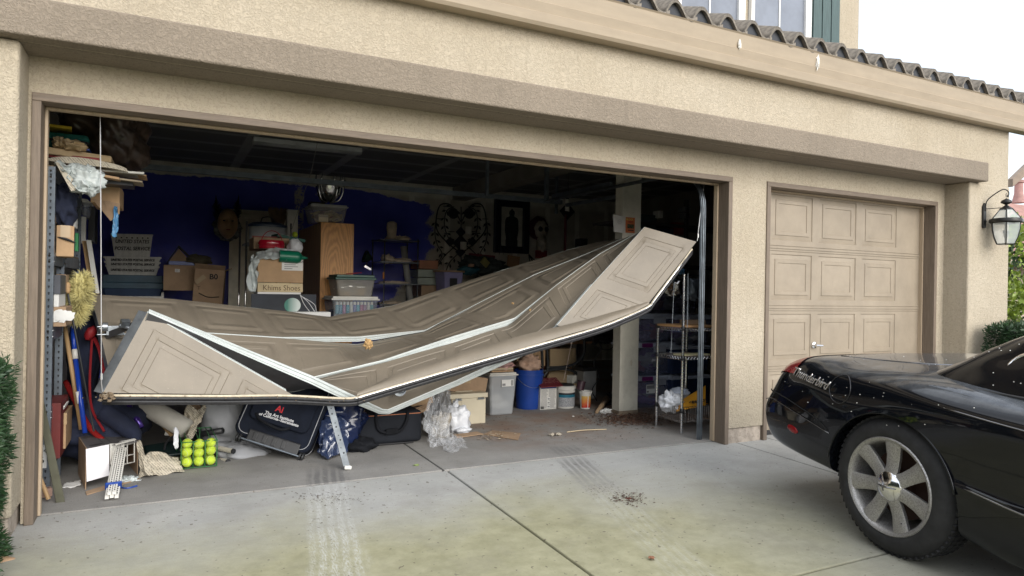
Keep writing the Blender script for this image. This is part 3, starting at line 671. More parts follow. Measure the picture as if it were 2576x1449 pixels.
# car frame: +x to its right side, +y towards its tail, origin under the left rear wheel face
car = thing('car', 'black two-door hardtop coupe backed up to the closed garage door', 'car', (CW.x, CW.y, -.05)); car.rotation_euler = (0, 0, -CTH)
CM = Matrix.Translation(car.location) @ Matrix.Rotation(-CTH, 4, 'Z'); CMI = CM.inverted()
def cat_(px, py, off=None, yl=None):
    "photo position (car crop px) on the car plane x=off, in car coordinates"
    d = CF + CR*((px-1288)/FOC) - CU*((py-724.5)/FOC); o = CMI @ CP; dd = CMI.to_3x3() @ d
    t = (off-o.x)/dd.x if off is not None else (yl-o.y)/dd.y
    return o+dd*t
HW = .885; DZ = .05
S = {  # tailward distance: section as (inset, height above the garage floor)
 -3.30: [(.60, .12), (.42, .14), (.36, .25), (.36, .35), (.38, .48), (.45, .54), (.50, .56), (.56, .58), (.62, .60), (.74, .62), (.885, .63)],
 -3.10: [(.40, .10), (.22, .12), (.14, .25), (.12, .38), (.14, .52), (.18, .60), (.24, .64), (.30, .66), (.42, .68), (.62, .70), (.885, .71)],
 -2.70: [(.22, .10), (.08, .12), (.03, .28), (.01, .42), (.015, .56), (.04, .66), (.10, .71), (.16, .735), (.28, .75), (.5, .77), (.885, .79)],
 -1.9: [(.20, .10), (.06, .12), (.015, .30), (.005, .42), (.01, .56), (.03, .67), (.08, .73), (.14, .755), (.25, .775), (.5, .80), (.885, .82)],
 -1.3: [(.18, .10), (.055, .125), (.02, .33), (.012, .42), (.012, .57), (.02, .66), (.06, .725), (.11, .75), (.22, .77), (.5, .79), (.885, .80)],
 -.66: [(.18, .10), (.05, .13), (.012, .355), (.02, .40), (.012, .57), (.008, .695), (.05, .752), (.11, .775), (.23, .80), (.5, .82), (.885, .83)],
 -.36: [(.18, .12), (.05, .18), (.005, .385), (.01, .43), (.0, .60), (.004, .722), (.055, .775), (.13, .803), (.25, .825), (.5, .85), (.885, .862)],
 .0: [(.18, .18), (.05, .22), (.005, .36), (.0, .44), (-.006, .62), (.008, .765), (.07, .815), (.16, .842), (.27, .855), (.5, .876), (.885, .888)],
 .36: [(.18, .24), (.04, .28), (.010, .37), (.005, .46), (.0, .61), (.025, .775), (.09, .825), (.17, .846), (.28, .860), (.5, .878), (.885, .888)],
 .66: [(.24, .27), (.08, .30), (.045, .38), (.035, .49), (.045, .62), (.08, .765), (.13, .83), (.19, .862), (.29, .872), (.5, .876), (.885, .882)],
 .90: [(.32, .28), (.15, .31), (.10, .40), (.09, .52), (.105, .62), (.15, .73), (.20, .785), (.26, .81), (.35, .825), (.55, .838), (.885, .846)],
 1.04: [(.42, .29), (.24, .32), (.17, .41), (.155, .52), (.20, .60), (.27, .67), (.32, .705), (.38, .725), (.46, .74), (.62, .755), (.885, .765)],
 1.13: [(.60, .31), (.42, .34), (.34, .43), (.32, .52), (.36, .58), (.42, .62), (.47, .64), (.52, .65), (.6, .66), (.72, .67), (.885, .68)],
 1.16: [(.78, .36), (.70, .38), (.66, .44), (.65, .51), (.66, .55), (.69, .58), (.72, .59), (.75, .60), (.79, .605), (.84, .61), (.885, .61)]}
ks = sorted(S); secs = [[Vector((p[0], k, p[1]+DZ)) for p in S[k]] for k in ks]
cols_ = [cr([s[i] for s in secs], 9) for i in range(11)]
rows_ = [cr([c[j] for c in cols_], 4) for j in range(len(cols_[0]))]
ring = []
for r in rows_: ring.append(r+[Vector((2*HW-p.x, p.y, p.z)) for p in reversed(r[:-1])])
nr = len(ring[0]); b = MB(); b.add([p for r in ring for p in r], [(i*nr+k, (i+1)*nr+k, (i+1)*nr+(k+1) % nr, i*nr+(k+1) % nr) for i in range(len(ring)-1) for k in range(nr)]+[tuple(range(nr)), tuple(range(len(ring)*nr-1, (len(ring)-1)*nr-1, -1))])
body = b.obj('body', M_paint, car, local=True)
WC = Vector((0, 0, .295+DZ)); WCF = Vector((.02, -2.63, .295+DZ))
cut = MB()
for c in (WC+Vector((0, .0, 0)), WCF):
    for x0, x1 in ((-.2, .26), (2*HW-.26, 2*HW+.2)):
        cut.add([(x, c.y+.368*math.cos(a), c.z+.36*math.sin(a)) for x in (x0, x1) for a in [2*math.pi*k/56 for k in range(56)]], [tuple(range(56)), tuple(range(111, 55, -1))]+[(k, 56+k, 56+(k+1) % 56, (k+1) % 56) for k in range(56)])
co = cut.obj('cut', M_paint, car, local=True)
md = body.modifiers.new('b', 'BOOLEAN'); md.object = co; md.operation = 'DIFFERENCE'; md.solver = 'EXACT'
bpy.context.view_layer.update(); dg = bpy.context.evaluated_depsgraph_get(); me = bpy.data.meshes.new_from_object(body.evaluated_get(dg))
body.modifiers.clear(); body.data = me; bpy.data.objects.remove(co)
me.polygons.foreach_set('use_smooth', [True]*len(me.polygons)); me.set_sharp_from_angle(angle=math.radians(38))
# arch lips
for c in (WC, WCF):
    q = MB(); q.tube([(.001, c.y+.369*math.cos(a), c.z+.361*math.sin(a)) for a in [math.radians(10)+math.radians(160)*k/40 for k in range(41)]], .006, 6); q.obj('arch_lip', M_paint, car, local=True, smooth=True)
    q = MB(); q.box(.262, 2*HW-.262, c.y-.30, c.y+.30, .2, .62); q.obj('wheel_housing', M_dark, car, local=True)
# hardtop
H = {.05: [(.26, .80), (.34, .84), (.5, .87), (.7, .885), (.885, .89)],
 -.08: [(.225, .81), (.30, .875), (.46, .93), (.68, .955), (.885, .965)],
 -.25: [(.21, .80), (.31, .935), (.43, 1.01), (.66, 1.05), (.885, 1.06)],
 -.45: [(.20, .79), (.30, .96), (.41, 1.085), (.64, 1.135), (.885, 1.145)],
 -.75: [(.19, .78), (.29, 1.0), (.40, 1.165), (.62, 1.215), (.885, 1.225)],
 -1.2: [(.19, .77), (.29, 1.02), (.40, 1.19), (.62, 1.24), (.885, 1.25)],
 -1.6: [(.19, .77), (.30, .99), (.42, 1.13), (.63, 1.175), (.885, 1.185)],
 -2.1: [(.20, .77), (.32, .86), (.46, .92), (.66, .95), (.885, .96)],
 -2.3: [(.24, .77), (.36, .80), (.5, .82), (.7, .83), (.885, .835)]}
hk = sorted(H); hs_ = [[Vector((p[0], k, p[1]+DZ)) for p in H[k]] for k in hk]
hc = [cr([s[i] for s in hs_], 8) for i in range(5)]; hr = [cr([c[j] for c in hc], 5) for j in range(len(hc[0]))]
ring = [r+[Vector((2*HW-p.x, p.y, p.z)) for p in reversed(r[:-1])] for r in hr]; nr = len(ring[0])
b = MB(); b.add([p for r in ring for p in r], [(i*nr+k, (i+1)*nr+k, (i+1)*nr+k+1, i*nr+k+1) for i in range(len(ring)-1) for k in range(nr-1)]); b.obj('hardtop', M_paint, car, local=True, smooth=60)
def onH(y, f):   # point on hardtop side: f along profile
    i = min(range(len(hr)), key=lambda k: abs(hr[k][0].y-y)); r = hr[i]; x = f*(len(r)-1); k = int(x); return r[k].lerp(r[min(k+1, len(r)-1)], x-k)
q = MB(); q.tube([onH(-y, 0.01)+Vector((-.012, 0, .012)) for y in [-.03+k*.05 for k in range(40)]], .008, 6); q.obj('belt_seal', M_black, car, local=True, smooth=True)
# porthole
def circ(c, u, v, r, n=32): return [c+u*(r*math.cos(2*math.pi*k/n))+v*(r*math.sin(2*math.pi*k/n)) for k in range(n)]
pc = cat_(2588, 942, off=.285)
pu = Vector((0, -1, 0)); pv = Vector((.42, 0, .9)).normalized()
q = MB(); q.tube(circ(pc, pu, pv, .10), .009, 8, closed=True); q.obj('porthole_ring', M_chrome, car, local=True, smooth=True)
M_glass = mat('dark_glass', (.01, .012, .014), .05, var=0, bump=0, spec=.9)
q = MB(); q.add(circ(pc+Vector((-.004, 0, 0)), pu, pv, .095), [tuple(range(32))]); q.obj('porthole_glass', M_glass, car, local=True, solid=None)
# surface lookup on the left side
def side(y, f):
    i = min(range(len(rows_)-1), key=lambda k: abs(rows_[k][0].y-y)); r = rows_[i]; x = f*(len(r)-1); k = int(x); return r[k].lerp(r[min(k+1, len(r)-1)], x-k)
def surf(y, z):
    "left-side point at height z"
    j = 0
    for k in range(len(rows_)-1):
        if rows_[k][0].y <= y <= rows_[k+1][0].y: j = k
    best = None
    for a, b_ in zip(rows_[j], rows_[j][1:]):
        if a.z <= z <= b_.z and b_.z > a.z: t = (z-a.z)/(b_.z-a.z); best = a.lerp(b_, t); break
    return Vector((best.x, y, z)) if best else Vector((.05, y, z))
def seam(pts, r, nm, m, off=-.0005, n=4):
    q = MB(); P = cr([Vector((0, y, z)) for y, z in pts], 6); q.tube([surf(p.y, p.z)+Vector((off, 0, 0)) for p in P], r, 5); return q.obj(nm, m, car, local=True, smooth=True)
M_seam = mat('panel_gap', (.002, .002, .002), .9, var=0, bump=0)
M_edge = mat('dim_chrome', (.25, .25, .26), .25, 1, bump=0)
seam([(.37, .50+DZ), (.5, .56+DZ), (.8, .62+DZ), (1.0, .63+DZ)], .004, 'bumper_gap', M_seam)
seam([(.36, .485+DZ), (.6, .54+DZ), (.9, .585+DZ), (1.05, .56+DZ)], .003, 'bumper_edge', M_edge, -.002)
seam([(-.39, .40+DZ), (-.7, .352+DZ), (-1.2, .32+DZ), (-2.2, .32+DZ)], .006, 'sill_line', M_edge, .003)
seam([(-.3, .735+DZ), (-.66, .70+DZ), (-1.2, .665+DZ), (-2.2, .66+DZ)], .0035, 'character_line', M_edge, .001)
# fuel door
fc = surf(.298, .735+DZ); q = MB(); q.tube([surf(fc.y+.075*math.cos(a), fc.z+.075*math.sin(a))+Vector((-.001, 0, 0)) for a in [2*math.pi*k/32 for k in range(32)]], .0026, 5, closed=True); q.obj('fuel_door', mat('fuel_ring', (.06, .06, .065), .3, .8, bump=0), car, local=True, smooth=True)
# tail lamp : patch over the upper tail corner
M_lamp = mat('red_lens', (.20, .006, .008), .15, var=.1, bump=0); 
q = MB()
def lampf(u, v):
    y = .72+.32*u; f0 = .50+.06*u; f1 = 1.0-.12*u*u
    p = side(y, f0+(f1-f0)*v); i = p
    a = side(y+.012, f0+(f1-f0)*v); b_ = side(y, min(1, f0+(f1-f0)*v+.02)); n = (a-p).cross(b_-p)
    return p+Vector((-.006, .004, .004))
q.grid(lampf, 12, 8); q.obj('tail_lamp', M_lamp, car, local=True, smooth=True, solid=None)
# side marker
mc = surf(.672, .445+DZ); q = MB(); q.blob((0, 0, 0), .010, .052, .021, 0, 1, 20, 10); mk = q.obj('side_marker', M_lamp, car, local=True, smooth=True); mk.location = mc+Vector((0, 0, 0)); mk.rotation_euler = (math.radians(10), 0, math.radians(-8))
# badge
M_sil = mat('badge_silver', (.8, .8, .8), .25, .9, var=0, bump=0)
b0, b1 = surf(.745, .77+DZ), surf(.42, .735+DZ)
rgt = (b1-b0); up = Vector((.22, 0, 1)); o = text('Thunderbird', .075, b0+Vector((-.009, 0, -.012)), rgt, up, M_sil, None, 'badge', shear=.45, ext=.002, sx=.98, bold=.0006); o.parent = car; o.location = (0, 0, 0)
# trunk lid line, antenna base
q = MB(); q.tube([p+Vector((0, 0, .001)) for p in cr([side(.64, .84), side(.40, .87), side(.15, .89), side(-.02, .93)], 6)], .0028, 5); q.obj('boot_line', M_edge, car, local=True, smooth=True)
# wheel
M_tyre = mat('tyre_rubber', (.016, .016, .017), .75, var=.4, vs=20, bump=.4, bs=60)
def rimm():
    m, n = newmat('pitted_rim'); f = n.ramp(n.noise(170, 4, .75), .40, .66)
    n.col(n.mix(f, (.27, .26, .25), (.50, .49, .48))); n.b.inputs['Metallic'].default_value = .75
    n.set(n.b.inputs['Roughness'], n.m('ADD', .62, n.m('MULTIPLY', f, -.35))); n.bump(f, .2, .002); return m
M_rim = rimm(); M_rotor = mat('rusty_rotor', (.05, .025, .018), .7, .3, var=.4)
def wheel(c, R=.338, W_=.22, side_=-1):
    wz = bpy.data.objects.new('wheel', None); COL.objects.link(wz); wz.parent = car; wz.location = c; wz.empty_display_size = .1
    MW = Matrix.Rotation(math.radians(-90), 4, 'Y') if side_ < 0 else Matrix.Rotation(math.radians(90), 4, 'Y')   # local z -> outward (-x)
    q = MB(); prof = [(.232, -.20), (.235, -.004), (.245, .006), (.262, .010), (.285, .008), (.305, .0), (.322, -.014), (.332, -.030), (R, -.042), (R, -.10), (R, -.16), (.325, -.20), (.28, -.225), (.232, -.20)]
    q.lathe(prof, n=72, mw=MW); q.obj('tyre', M_tyre, wz, local=True, smooth=50)
    q = MB()
    for k in range(60):
        a = 2*math.pi*k/60
        for h, s in ((-.052, 1), (-.09, -1), (-.13, 1)): q.cbox((0, 0, 0), .018, .012, .028)
        for j, h in enumerate((-.036, -.075, -.12, -.165)):
            kk = len(q.v)-0
    q = MB()
    for k in range(64):
        a = 2*math.pi*k/64
        for h in (-.046, -.082, -.118, -.154):
            m_ = MW @ Matrix.Rotation(a, 4, 'Z') @ Matrix.Translation((R+.002, 0, h)) @ Matrix.Rotation(.35, 4, 'X'); q.box(-.006, .006, -.012, .012, -.014, .014, m_)
    tag(q.obj('tread_block', M_tyre, wz, local=True), kind='stuff')
    q = MB(); prof = [(.18, -.19), (.215, -.05), (.222, -.012), (.236, -.002), (.243, .004), (.238, .010), (.226, .006), (.218, -.004), (.212, -.03), (.20, -.19)]
    q.lathe(prof, n=64, mw=MW); q.obj('rim', M_rim, wz, local=True, smooth=50)
    q = MB(); q.lathe([(0, -.10), (.17, -.10), (.17, -.115), (0, -.115)], n=40, mw=MW); q.lathe([(0, -.06), (.075, -.06), (.075, -.11)], n=24, mw=MW); q.obj('brake_disc', M_rotor, wz, local=True, smooth=40)
    for k in range(7):
        a0 = math.radians(97)+2*math.pi*k/7; q = MB(); P = []
        for r, hw, z in ((.058, .036, -.006), (.10, .034, -.016), (.15, .037, -.016), (.195, .042, -.008), (.222, .047, -.004)):
            P.append([(r, -hw*.9, z-.02), (r, -hw, z), (r, -hw*.6, z+.006), (r, hw*.6, z+.006), (r, hw, z), (r, hw*.9, z-.02)])
        vs = [MW @ Matrix.Rotation(a0, 4, 'Z') @ Vector(p) for s in P for p in s]
        q.add(vs, [(i*6+j, i*6+j+1, (i+1)*6+j+1, (i+1)*6+j) for i in range(4) for j in range(5)]+[(5, 4, 3, 2, 1, 0)]); q.obj('spoke', M_rim, wz, local=True, smooth=30)
    q = MB(); q.lathe([(0, .022), (.015, .022), (.04, .012), (.066, .002), (.074, -.006), (.078, -.012)], n=40, mw=MW); q.obj('centre_cap', M_chrome, wz, local=True, smooth=40)
    q = MB(); q.tube([MW @ Vector(p) for p in ((.0, -.055, .012), (.0, -.01, .026), (.0, .02, .025), (.0, .05, .014))], [.002, .005, .004, .001], 6); q.tube([MW @ Vector(p) for p in ((-.022, .01, .019), (.0, .012, .026), (.022, .01, .019))], .003, 6); q.obj('emblem', M_edge, wz, local=True, smooth=True)
    q = MB(); q.tube([MW @ Vector(p) for p in ((-.17, -.085, -.02), (-.16, -.075, .0))], .005, 6); q.obj('valve', M_chrome, wz, local=True)
    return wz
wheel(WC+Vector((.022, 0, 0))); wheel(WCF+Vector((.022, 0, 0)))
for c in (WC, WCF): wheel(Vector((2*HW-.022, c.y, c.z)), side_=1)
# dust and bird lime specks on the paint
q = MB()
for k in range(40):
    if k < 26: y, z = rnd.uniform(-.62, .9), rnd.uniform(.60, .80)+DZ; p = surf(y, z)
    else: p = side(rnd.uniform(-.1, .8), rnd.uniform(.84, .97))
    r = rnd.uniform(.0011, .0027); q.blob(p, r, r*1.2, r, .4, 3, 7, 5, seed=k)
for k in range(14): p = onH(rnd.uniform(-.6, -.15), rnd.uniform(.05, .45)); q.blob(p, .0026, .0028, .0024, .4, 3, 7, 5, seed=k)
tag(q.obj('bird_lime_specks', _mc['bird_lime'], car, local=True), kind='stuff')
# ================================================================ generic builders
def WR(x0, y0, x1, y1, Y):
    xm, ym = (x0+x1)/2, (y0+y1)/2
    return at(x0, ym, Y=Y).x, at(x1, ym, Y=Y).x, at(xm, y1, Y=Y).z, at(xm, y0, Y=Y).z
M_card = mat('cardboard', (.44, .29, .165), .85, var=.12, vs=5, bump=.12, bs=120, dirt=.1)
M_card2 = mat('dull_cardboard', (.36, .245, .155), .85, var=.18, vs=5, bump=.12, bs=120, dirt=.2)
M_tape = mat('packing_tape', (.42, .30, .17), .3, var=.1, bump=0)
M_paper = mat('white_paper', (.72, .72, .70), .8, var=.05, bump=.05)
M_ink = mat('black_ink', (.02, .02, .022), .7, var=0, bump=0)
M_print = mat('grey_print', (.22, .22, .23), .7, var=.2, vs=200, bump=0)
M_red = mat('dark_red', (.22, .02, .02), .55, var=.2)
M_wht = mat('off_white_plastic', (.66, .65, .61), .45, var=.08, bump=.03, dirt=.12)
M_clear = mat('clear_bin_plastic', (.45, .48, .53), .25, var=.08, bump=.02, alpha=.42)
M_cleard = mat('dim_bin_plastic', (.17, .19, .30), .2, var=.1, bump=.02, alpha=.5)
M_film = mat('crinkled_film', (.75, .77, .80), .12, var=.1, vs=20, bump=.45, bs=12, alpha=.15)
M_bagw = mat('white_poly_bag', (.68, .70, .74), .35, var=.1, vs=9, bump=.5, bs=18)
M_bagc = mat('thin_poly_bag', (.60, .66, .66), .3, var=.1, vs=9, bump=.8, bs=16, alpha=.85)
M_news = None
def newsm():
    m, n = newmat('newsprint'); X, Y, Z = n.xyz()
    ln = n.m('GREATER_THAN', n.m('SINE', n.m('MULTIPLY', n.m('ADD', X, n.m('MULTIPLY', Z, .9)), 420)), .1)
    tx = n.m('MULTIPLY', ln, n.ramp(n.noise(110, 2), .4, .55)); blk = n.ramp(n.noise(13, 2), .35, .42)
    n.col(n.mix(n.m('MULTIPLY', n.m('MULTIPLY', tx, blk), .7), n.mix(n.noise(5, 3), (.44, .39, .30), (.58, .53, .43)), (.12, .11, .10)))
    n.b.inputs['Roughness'].default_value = .85; n.bump(n.noise(20, 3), .25, .004); return m
M_news = newsm()
M_wood = mat('bare_wood', (.42, .27, .13), .6, var=.2, vs=14, bump=.15, bs=40, stretch=(1, 1, .12))
M_navy = mat('navy_cloth', (.016, .022, .05), .85, var=.3, vs=7, bump=.5, bs=60)
M_blk = mat('black_nylon', (.009, .010, .013), .85, var=.3, vs=7, bump=.4, bs=150, spec=.2)
M_teal2 = mat('teal_cloth', (.01, .145, .125), .75, var=.15, vs=9, bump=.3, bs=90)
M_bluep = mat('blue_plastic', (.012, .055, .30), .35, var=.15, bump=.03)
M_jar = mat('milky_plastic', (.42, .44, .45), .35, var=.12, vs=8, bump=.05, dirt=.15)
M_rust = mat('rust_red', (.13, .035, .02), .8, var=.4)
def place(q, name, m, lab, cat, group=None, **kw):
    o = q.obj(name, m, **kw); return tag(o, lab, cat, group)
def tilt(o_c, rz=0, ry=0, rx=0):
    c = Vector(o_c); return Matrix.Translation(c) @ Matrix.Rotation(rz, 4, 'Z') @ Matrix.Rotation(ry, 4, 'Y') @ Matrix.Rotation(rx, 4, 'X') @ Matrix.Translation(-c)
def carton(x0, y0, x1, y1, Y, d, lab, m=None, rz=0, ry=0, open_=False, lbl=None, tape=True, nm='cardboard_box'):
    a, b, z0, z1 = WR(x0, y0, x1, y1, Y); c = Vector(((a+b)/2, Y+d/2, (z0+z1)/2)); T = tilt(c, rz, ry); m = m or M_card
    t = thing(nm, lab, 'box', (c.x, c.y, z0)); q = MB()
    if open_:
        w = .006
        for s in ((a, a+w, Y, Y+d), (b-w, b, Y, Y+d), (a, b, Y, Y+w), (a, b, Y+d-w, Y+d)): q.box(s[0], s[1], s[2], s[3], z0, z1, T)
        q.box(a, b, Y, Y+d, z0, z0+w, T)
    else: q.box(a, b, Y, Y+d, z0, z1, T)
    q.obj('body', m, t, bevel=.004)
    if tape and not open_:
        q = MB(); mx = (a+b)/2; q.box(mx-.025, mx+.025, Y-.0012, Y+.0, z1-.07, z1, T); q.box(mx-.025, mx+.025, Y, Y+d, z1, z1+.0012, T); q.obj('tape', M_tape, t)
    if open_:
        for (p, r) in (((a, Y), (b, Y)), ((b, Y), (b, Y+d))):
            q = MB(); p0 = T @ Vector((p[0], p[1], z1)); r0 = T @ Vector((r[0], r[1], z1)); out = Vector((0, -.06, .05)) if p[1] == r[1] else Vector((.07, 0, .03))
            q.sheet([p0, r0], [p0+out, r0+out], (0, 0, .005)); q.obj('flap', m, t)
    if lbl:
        q = MB(); u0, v0, u1, v1 = lbl; q.box(a+(b-a)*u0, a+(b-a)*u1, Y-.0025, Y-.0012, z0+(z1-z0)*v0, z0+(z1-z0)*v1, T); lb = q.obj('label', M_paper, t)
        q = MB(); n_ = 5
        for k in range(n_):
            zz = z0+(z1-z0)*(v0+(v1-v0)*(.15+.7*k/(n_-1))); xa = a+(b-a)*(u0+(u1-u0)*.12); xb = a+(b-a)*(u0+(u1-u0)*(.5+.38*((k*37) % 10)/10)); q.box(xa, xb, Y-.0034, Y-.0026, zz, zz+(z1-z0)*(v1-v0)*.06, T)
        q.obj('print_line', M_print, lb)
    return t, (a, b, z0, z1, T)
def tub(x0, y0, x1, y1, Y, d, lab, m, ml, lidh=.03, taper=.03, stuff=(), nm='storage_bin', cat='storage bin', rz=0, lidn='lid', group=None, nst=10):
    a, b, z0, z1 = WR(x0, y0, x1, y1, Y); c = Vector(((a+b)/2, Y+d/2, 0)); T = tilt(c, rz); t = thing(nm, lab, cat, (c.x, c.y, z0), group)
    zt = z1-lidh; w = .004; q = MB()
    def ring_(k, z): i = taper*(1-k); return [(a+i, Y+i, z), (b-i, Y+i, z), (b-i, Y+d-i, z), (a+i, Y+d-i, z)]
    vs = ring_(0, z0)+ring_(1, zt); vs = [T @ Vector(v) for v in vs]
    q.add(vs, [(0, 1, 2, 3)]+[(k, (k+1) % 4, 4+(k+1) % 4, 4+k) for k in range(4)]); q.obj('tub', m, t, bevel=.02, solid=None, smooth=50)
    q = MB(); q.box(a-.012, b+.012, Y-.012, Y+d+.012, zt, zt+lidh*.45, T); q.box(a+.004, b-.004, Y+.004, Y+d-.004, zt+lidh*.45, z1, T); q.obj(lidn, ml, t, bevel=.006)
    if stuff:
        rr = random.Random(int(x0*7+y0))
        for k in range(nst):
            q = MB(); r = rr.uniform(.18, .32)*min(b-a, d, (zt-z0)*1.6); mm = stuff[k % len(stuff)]
            p = T @ Vector((rr.uniform(a+taper+r, b-taper-r) if b-a > 2*(r+taper) else (a+b)/2, rr.uniform(Y+taper+r*.6, Y+d*.5), z0+.01+r*.6+rr.uniform(0, 1)*max(0, (zt-z0-1.5*r))))
            q.blob(p, r*rr.uniform(.8, 1.3), r*.7, r*rr.uniform(.4, .8), .5, 2, 16, 10, seed=k+x0); q.obj('content', mm, t, smooth=True)
    return t, (a, b, z0, z1, T)
def bag(p, Y, r, lab, m, cat='bag', nm='plastic_bag', amp=.45, fr=2.2, seed=0, nu=48, nv=32, rot=0, pw=1):
    "blob whose centre is seen at p; r half sizes"
    c = at(*p, Y=Y); q = MB(); q.blob(c, *r, amp, fr, nu, nv, seed=seed, mw=Matrix.Rotation(rot, 3, 'Y'), pw=pw); return place(q, nm, m, lab, cat, smooth=True)
def clothify(pts_top, pts_bot, nu, nv, amp, m, nm, lab, cat, seed=0, fr=6, solid=.003, parent=None):
    P = cr(pts_top, 6); Q = cr(pts_bot, 6); n = min(len(P), len(Q))-1
    def f(u, v):
        x = u*n; k = min(int(x), n-1); p = P[k].lerp(P[k+1], x-k); r = Q[k].lerp(Q[k+1], x-k); c = p.lerp(r, v)
        s = Vector((u*fr, v*fr*.7, seed)); return c+Vector((noise.noise(s), noise.noise(s+Vector((9, 3, 1)))*1.4, noise.noise(s+Vector((4, 7, 2)))))*amp
    q = MB(); q.grid(f, nu, nv); o = q.obj(nm, m, parent, smooth=50, solid=solid or None)
    return tag(o, lab, cat) if lab else o
# ================================================================ left shelving
sx0, sx1 = -.33, .045
ys = (.50, .965, 1.86)
shf = thing('shelving_unit', 'grey slotted steel shelving unit with bolted posts standing against the left wall', 'shelving', (-.15, 1.1, 0))
def post(x, y, z0, z1, w=.042):
    q = MB(); T = .003; hz = .038
    q.box(x-w, x, y, y+T, z0, z1); q.box(x-T, x, y+T, y+.035, z0, z1)
    o = q.obj('post', M_galvd, shf)
    q = MB(); n = int((z1-z0-.03)/hz)
    for k in range(n):
        z = z0+.03+k*hz; c = Vector((x-w*.5, y-.0008, z))
        q.tube([c, c+Vector((0, .0006, 0))], .0055, 8); q.box(c.x-.003, c.x+.003, y-.0008, y-.0002, z-.011, z-.004)
        c = Vector((x+.0002, y+.019, z)); q.tube([c, c+Vector((.0006, 0, 0))], .0045, 8)
    q.obj('slot', M_dark, o)
    return o
for y in ys: post(sx1, y, 0, 1.90 if y < 1.5 else 1.95)
for y in ys[:2]: post(sx0+.042, y, 0, 1.9)
def shelf(z, y0, y1, zr=None):
    q = MB(); q.box(sx0, sx1-.004, y0+.004, y0+.008, z-.075, z); q.box(sx1-.008, sx1-.004, y0+.008, y1, z-.075, z); q.obj('beam', M_galvd, shf)
    q = MB(); q.box(sx0, sx1-.01, y0+.01, y1, z-.002, z+.012); q.obj('shelf_board', mat('particle_board', (.26, .20, .13), .85, var=.2, vs=30, dirt=.3), shf)
    q = MB()
    for yy in (y0+.019, y1-.01):
        for zz in (z-.02, z-.055): q.tube([(sx1-.002, yy, zz), (sx1+.006, yy, zz)], .005, 8)
    for zz in (z-.02, z-.055): q.tube([(sx1-.021, y0+.002, zz), (sx1-.021, y0-.004, zz)], .0062, 8)
    q.obj('bolt', M_chrome, shf)
for z in (1.895, 1.405, .97, .50): shelf(z, ys[0], ys[1])
for z in (1.86, 1.405): shelf(z, ys[1]+.04, ys[2])
# things on and around the shelves (photo positions, depth)
def fb(nm, r, Y, d, m, lab, cat, bevel=.003, rz=0, ry=0, rx=0, zoff=0):
    a, b, z0, z1 = WR(*r, Y); T = tilt(((a+b)/2, Y+d/2, (z0+z1)/2), rz, ry, rx); q = MB(); q.box(a, b, Y, Y+d, z0, z1, T); return place(q, nm, m, lab, cat, bevel=bevel)
# top of the shelves
c = at(272, 345, Y=1.15); q = MB(); q.blob(c, .26, .42, .23, .35, 1.6, 48, 32, seed=4, mw=Matrix.Rotation(.55, 3, 'Y')); place(q, 'tarpaulin_bundle', mat('brown_film', (.055, .038, .03), .28, var=.35, vs=6, bump=.5, bs=10), 'big dark brown plastic covered bundle on top of the left shelves', 'bundle', smooth=True)
fb('lid', (105, 313, 168, 320), .62, .5, mat('yellow_plastic', (.62, .45, .03), .4), 'flat yellow plastic lid above the teal bag on the shelves', 'lid', rz=.1)
t = thing('cloth_bag', 'teal zipped cloth bag lying on top of the left shelves', 'bag', tuple(at(170, 365, Y=.8)))
a, b, z0, z1 = WR(90, 333, 222, 372, .68)
q = MB(); q.box(a, b, .68, 1.15, (z0+z1)/2+.004, z1); q.obj('body', M_teal2, t, bevel=.025, seg=4, smooth=60)
q = MB(); q.box(a, b-.005, .685, 1.15, z0, (z0+z1)/2-.004); q.obj('body', M_teal2, t, bevel=.02, seg=4, smooth=60)
q = MB(); q.tube(cr([(a, .675, (z0+z1)/2), ((a+b)/2, .674, (z0+z1)/2), (b-.01, .70, (z0+z1)/2), (b, .9, (z0+z1)/2)], 4), .006, 6); q.obj('zip', M_black, t)
fb('cloth', (190, 372, 225, 378), .66, .3, M_bluep, 'blue folded cloth under the teal bag on the shelves', 'cloth')
q = MB()
q.blob(at(150, 360, Y=.60), .035, .06, .03, .5, 2.5, 20, 14, seed=8); place(q, 'crumpled_paper', mat('kraft_paper', (.48, .36, .21), .8, bump=.6, bs=30), 'small crumpled kraft paper wad in front of the teal bag', 'paper', smooth=30)
q = MB(); q.blob(at(185, 368, Y=.60), .065, .08, .032, .5, 2.0, 22, 14, seed=5); place(q, 'crumpled_paper', _mc['kraft_paper'], 'larger crumpled kraft paper sack end beside the teal bag', 'paper', smooth=30)
q = MB(); p0, p1 = at(112, 377, Y=.56), at(281, 400, Y=.66); q.sheet([p0+Vector((0, 0, .022)), p1+Vector((0, 0, .018))], [p0+Vector((0, .4, .03)), p1+Vector((0, .4, .025))], (0, 0, -.042)); place(q, 'kraft_parcel', _mc['kraft_paper'], 'long flat kraft wrapped parcel sticking out over the shelf top', 'parcel', bevel=.008)
fb('cloth', (112, 391, 250, 399), .60, .3, M_red, 'thin dark red folded cloth between the parcel and newspapers', 'cloth')
p = [at(x, y, Y=Y) for x, y, Y in ((115, 399, .52), (150, 394, .52), (200, 396, .53), (260, 406, .56), (300, 416, .6), (318, 424, .62))]
pb = [at(x, y, Y=Y) for x, y, Y in ((115, 403, .52), (150, 408, .52), (200, 414, .53), (260, 420, .56), (300, 427, .6), (322, 433, .62))]
q = MB(); P = cr(p, 5); Q = cr(pb, 5); q.sheet(P, Q, (0, .04, 0)); q.sheet(P, [v+Vector((0, .35, .02)) for v in P], (0, 0, -.012)); place(q, 'newspaper', M_news, 'bulging folded newspaper hanging over the front of the shelf top', 'newspaper', smooth=40)
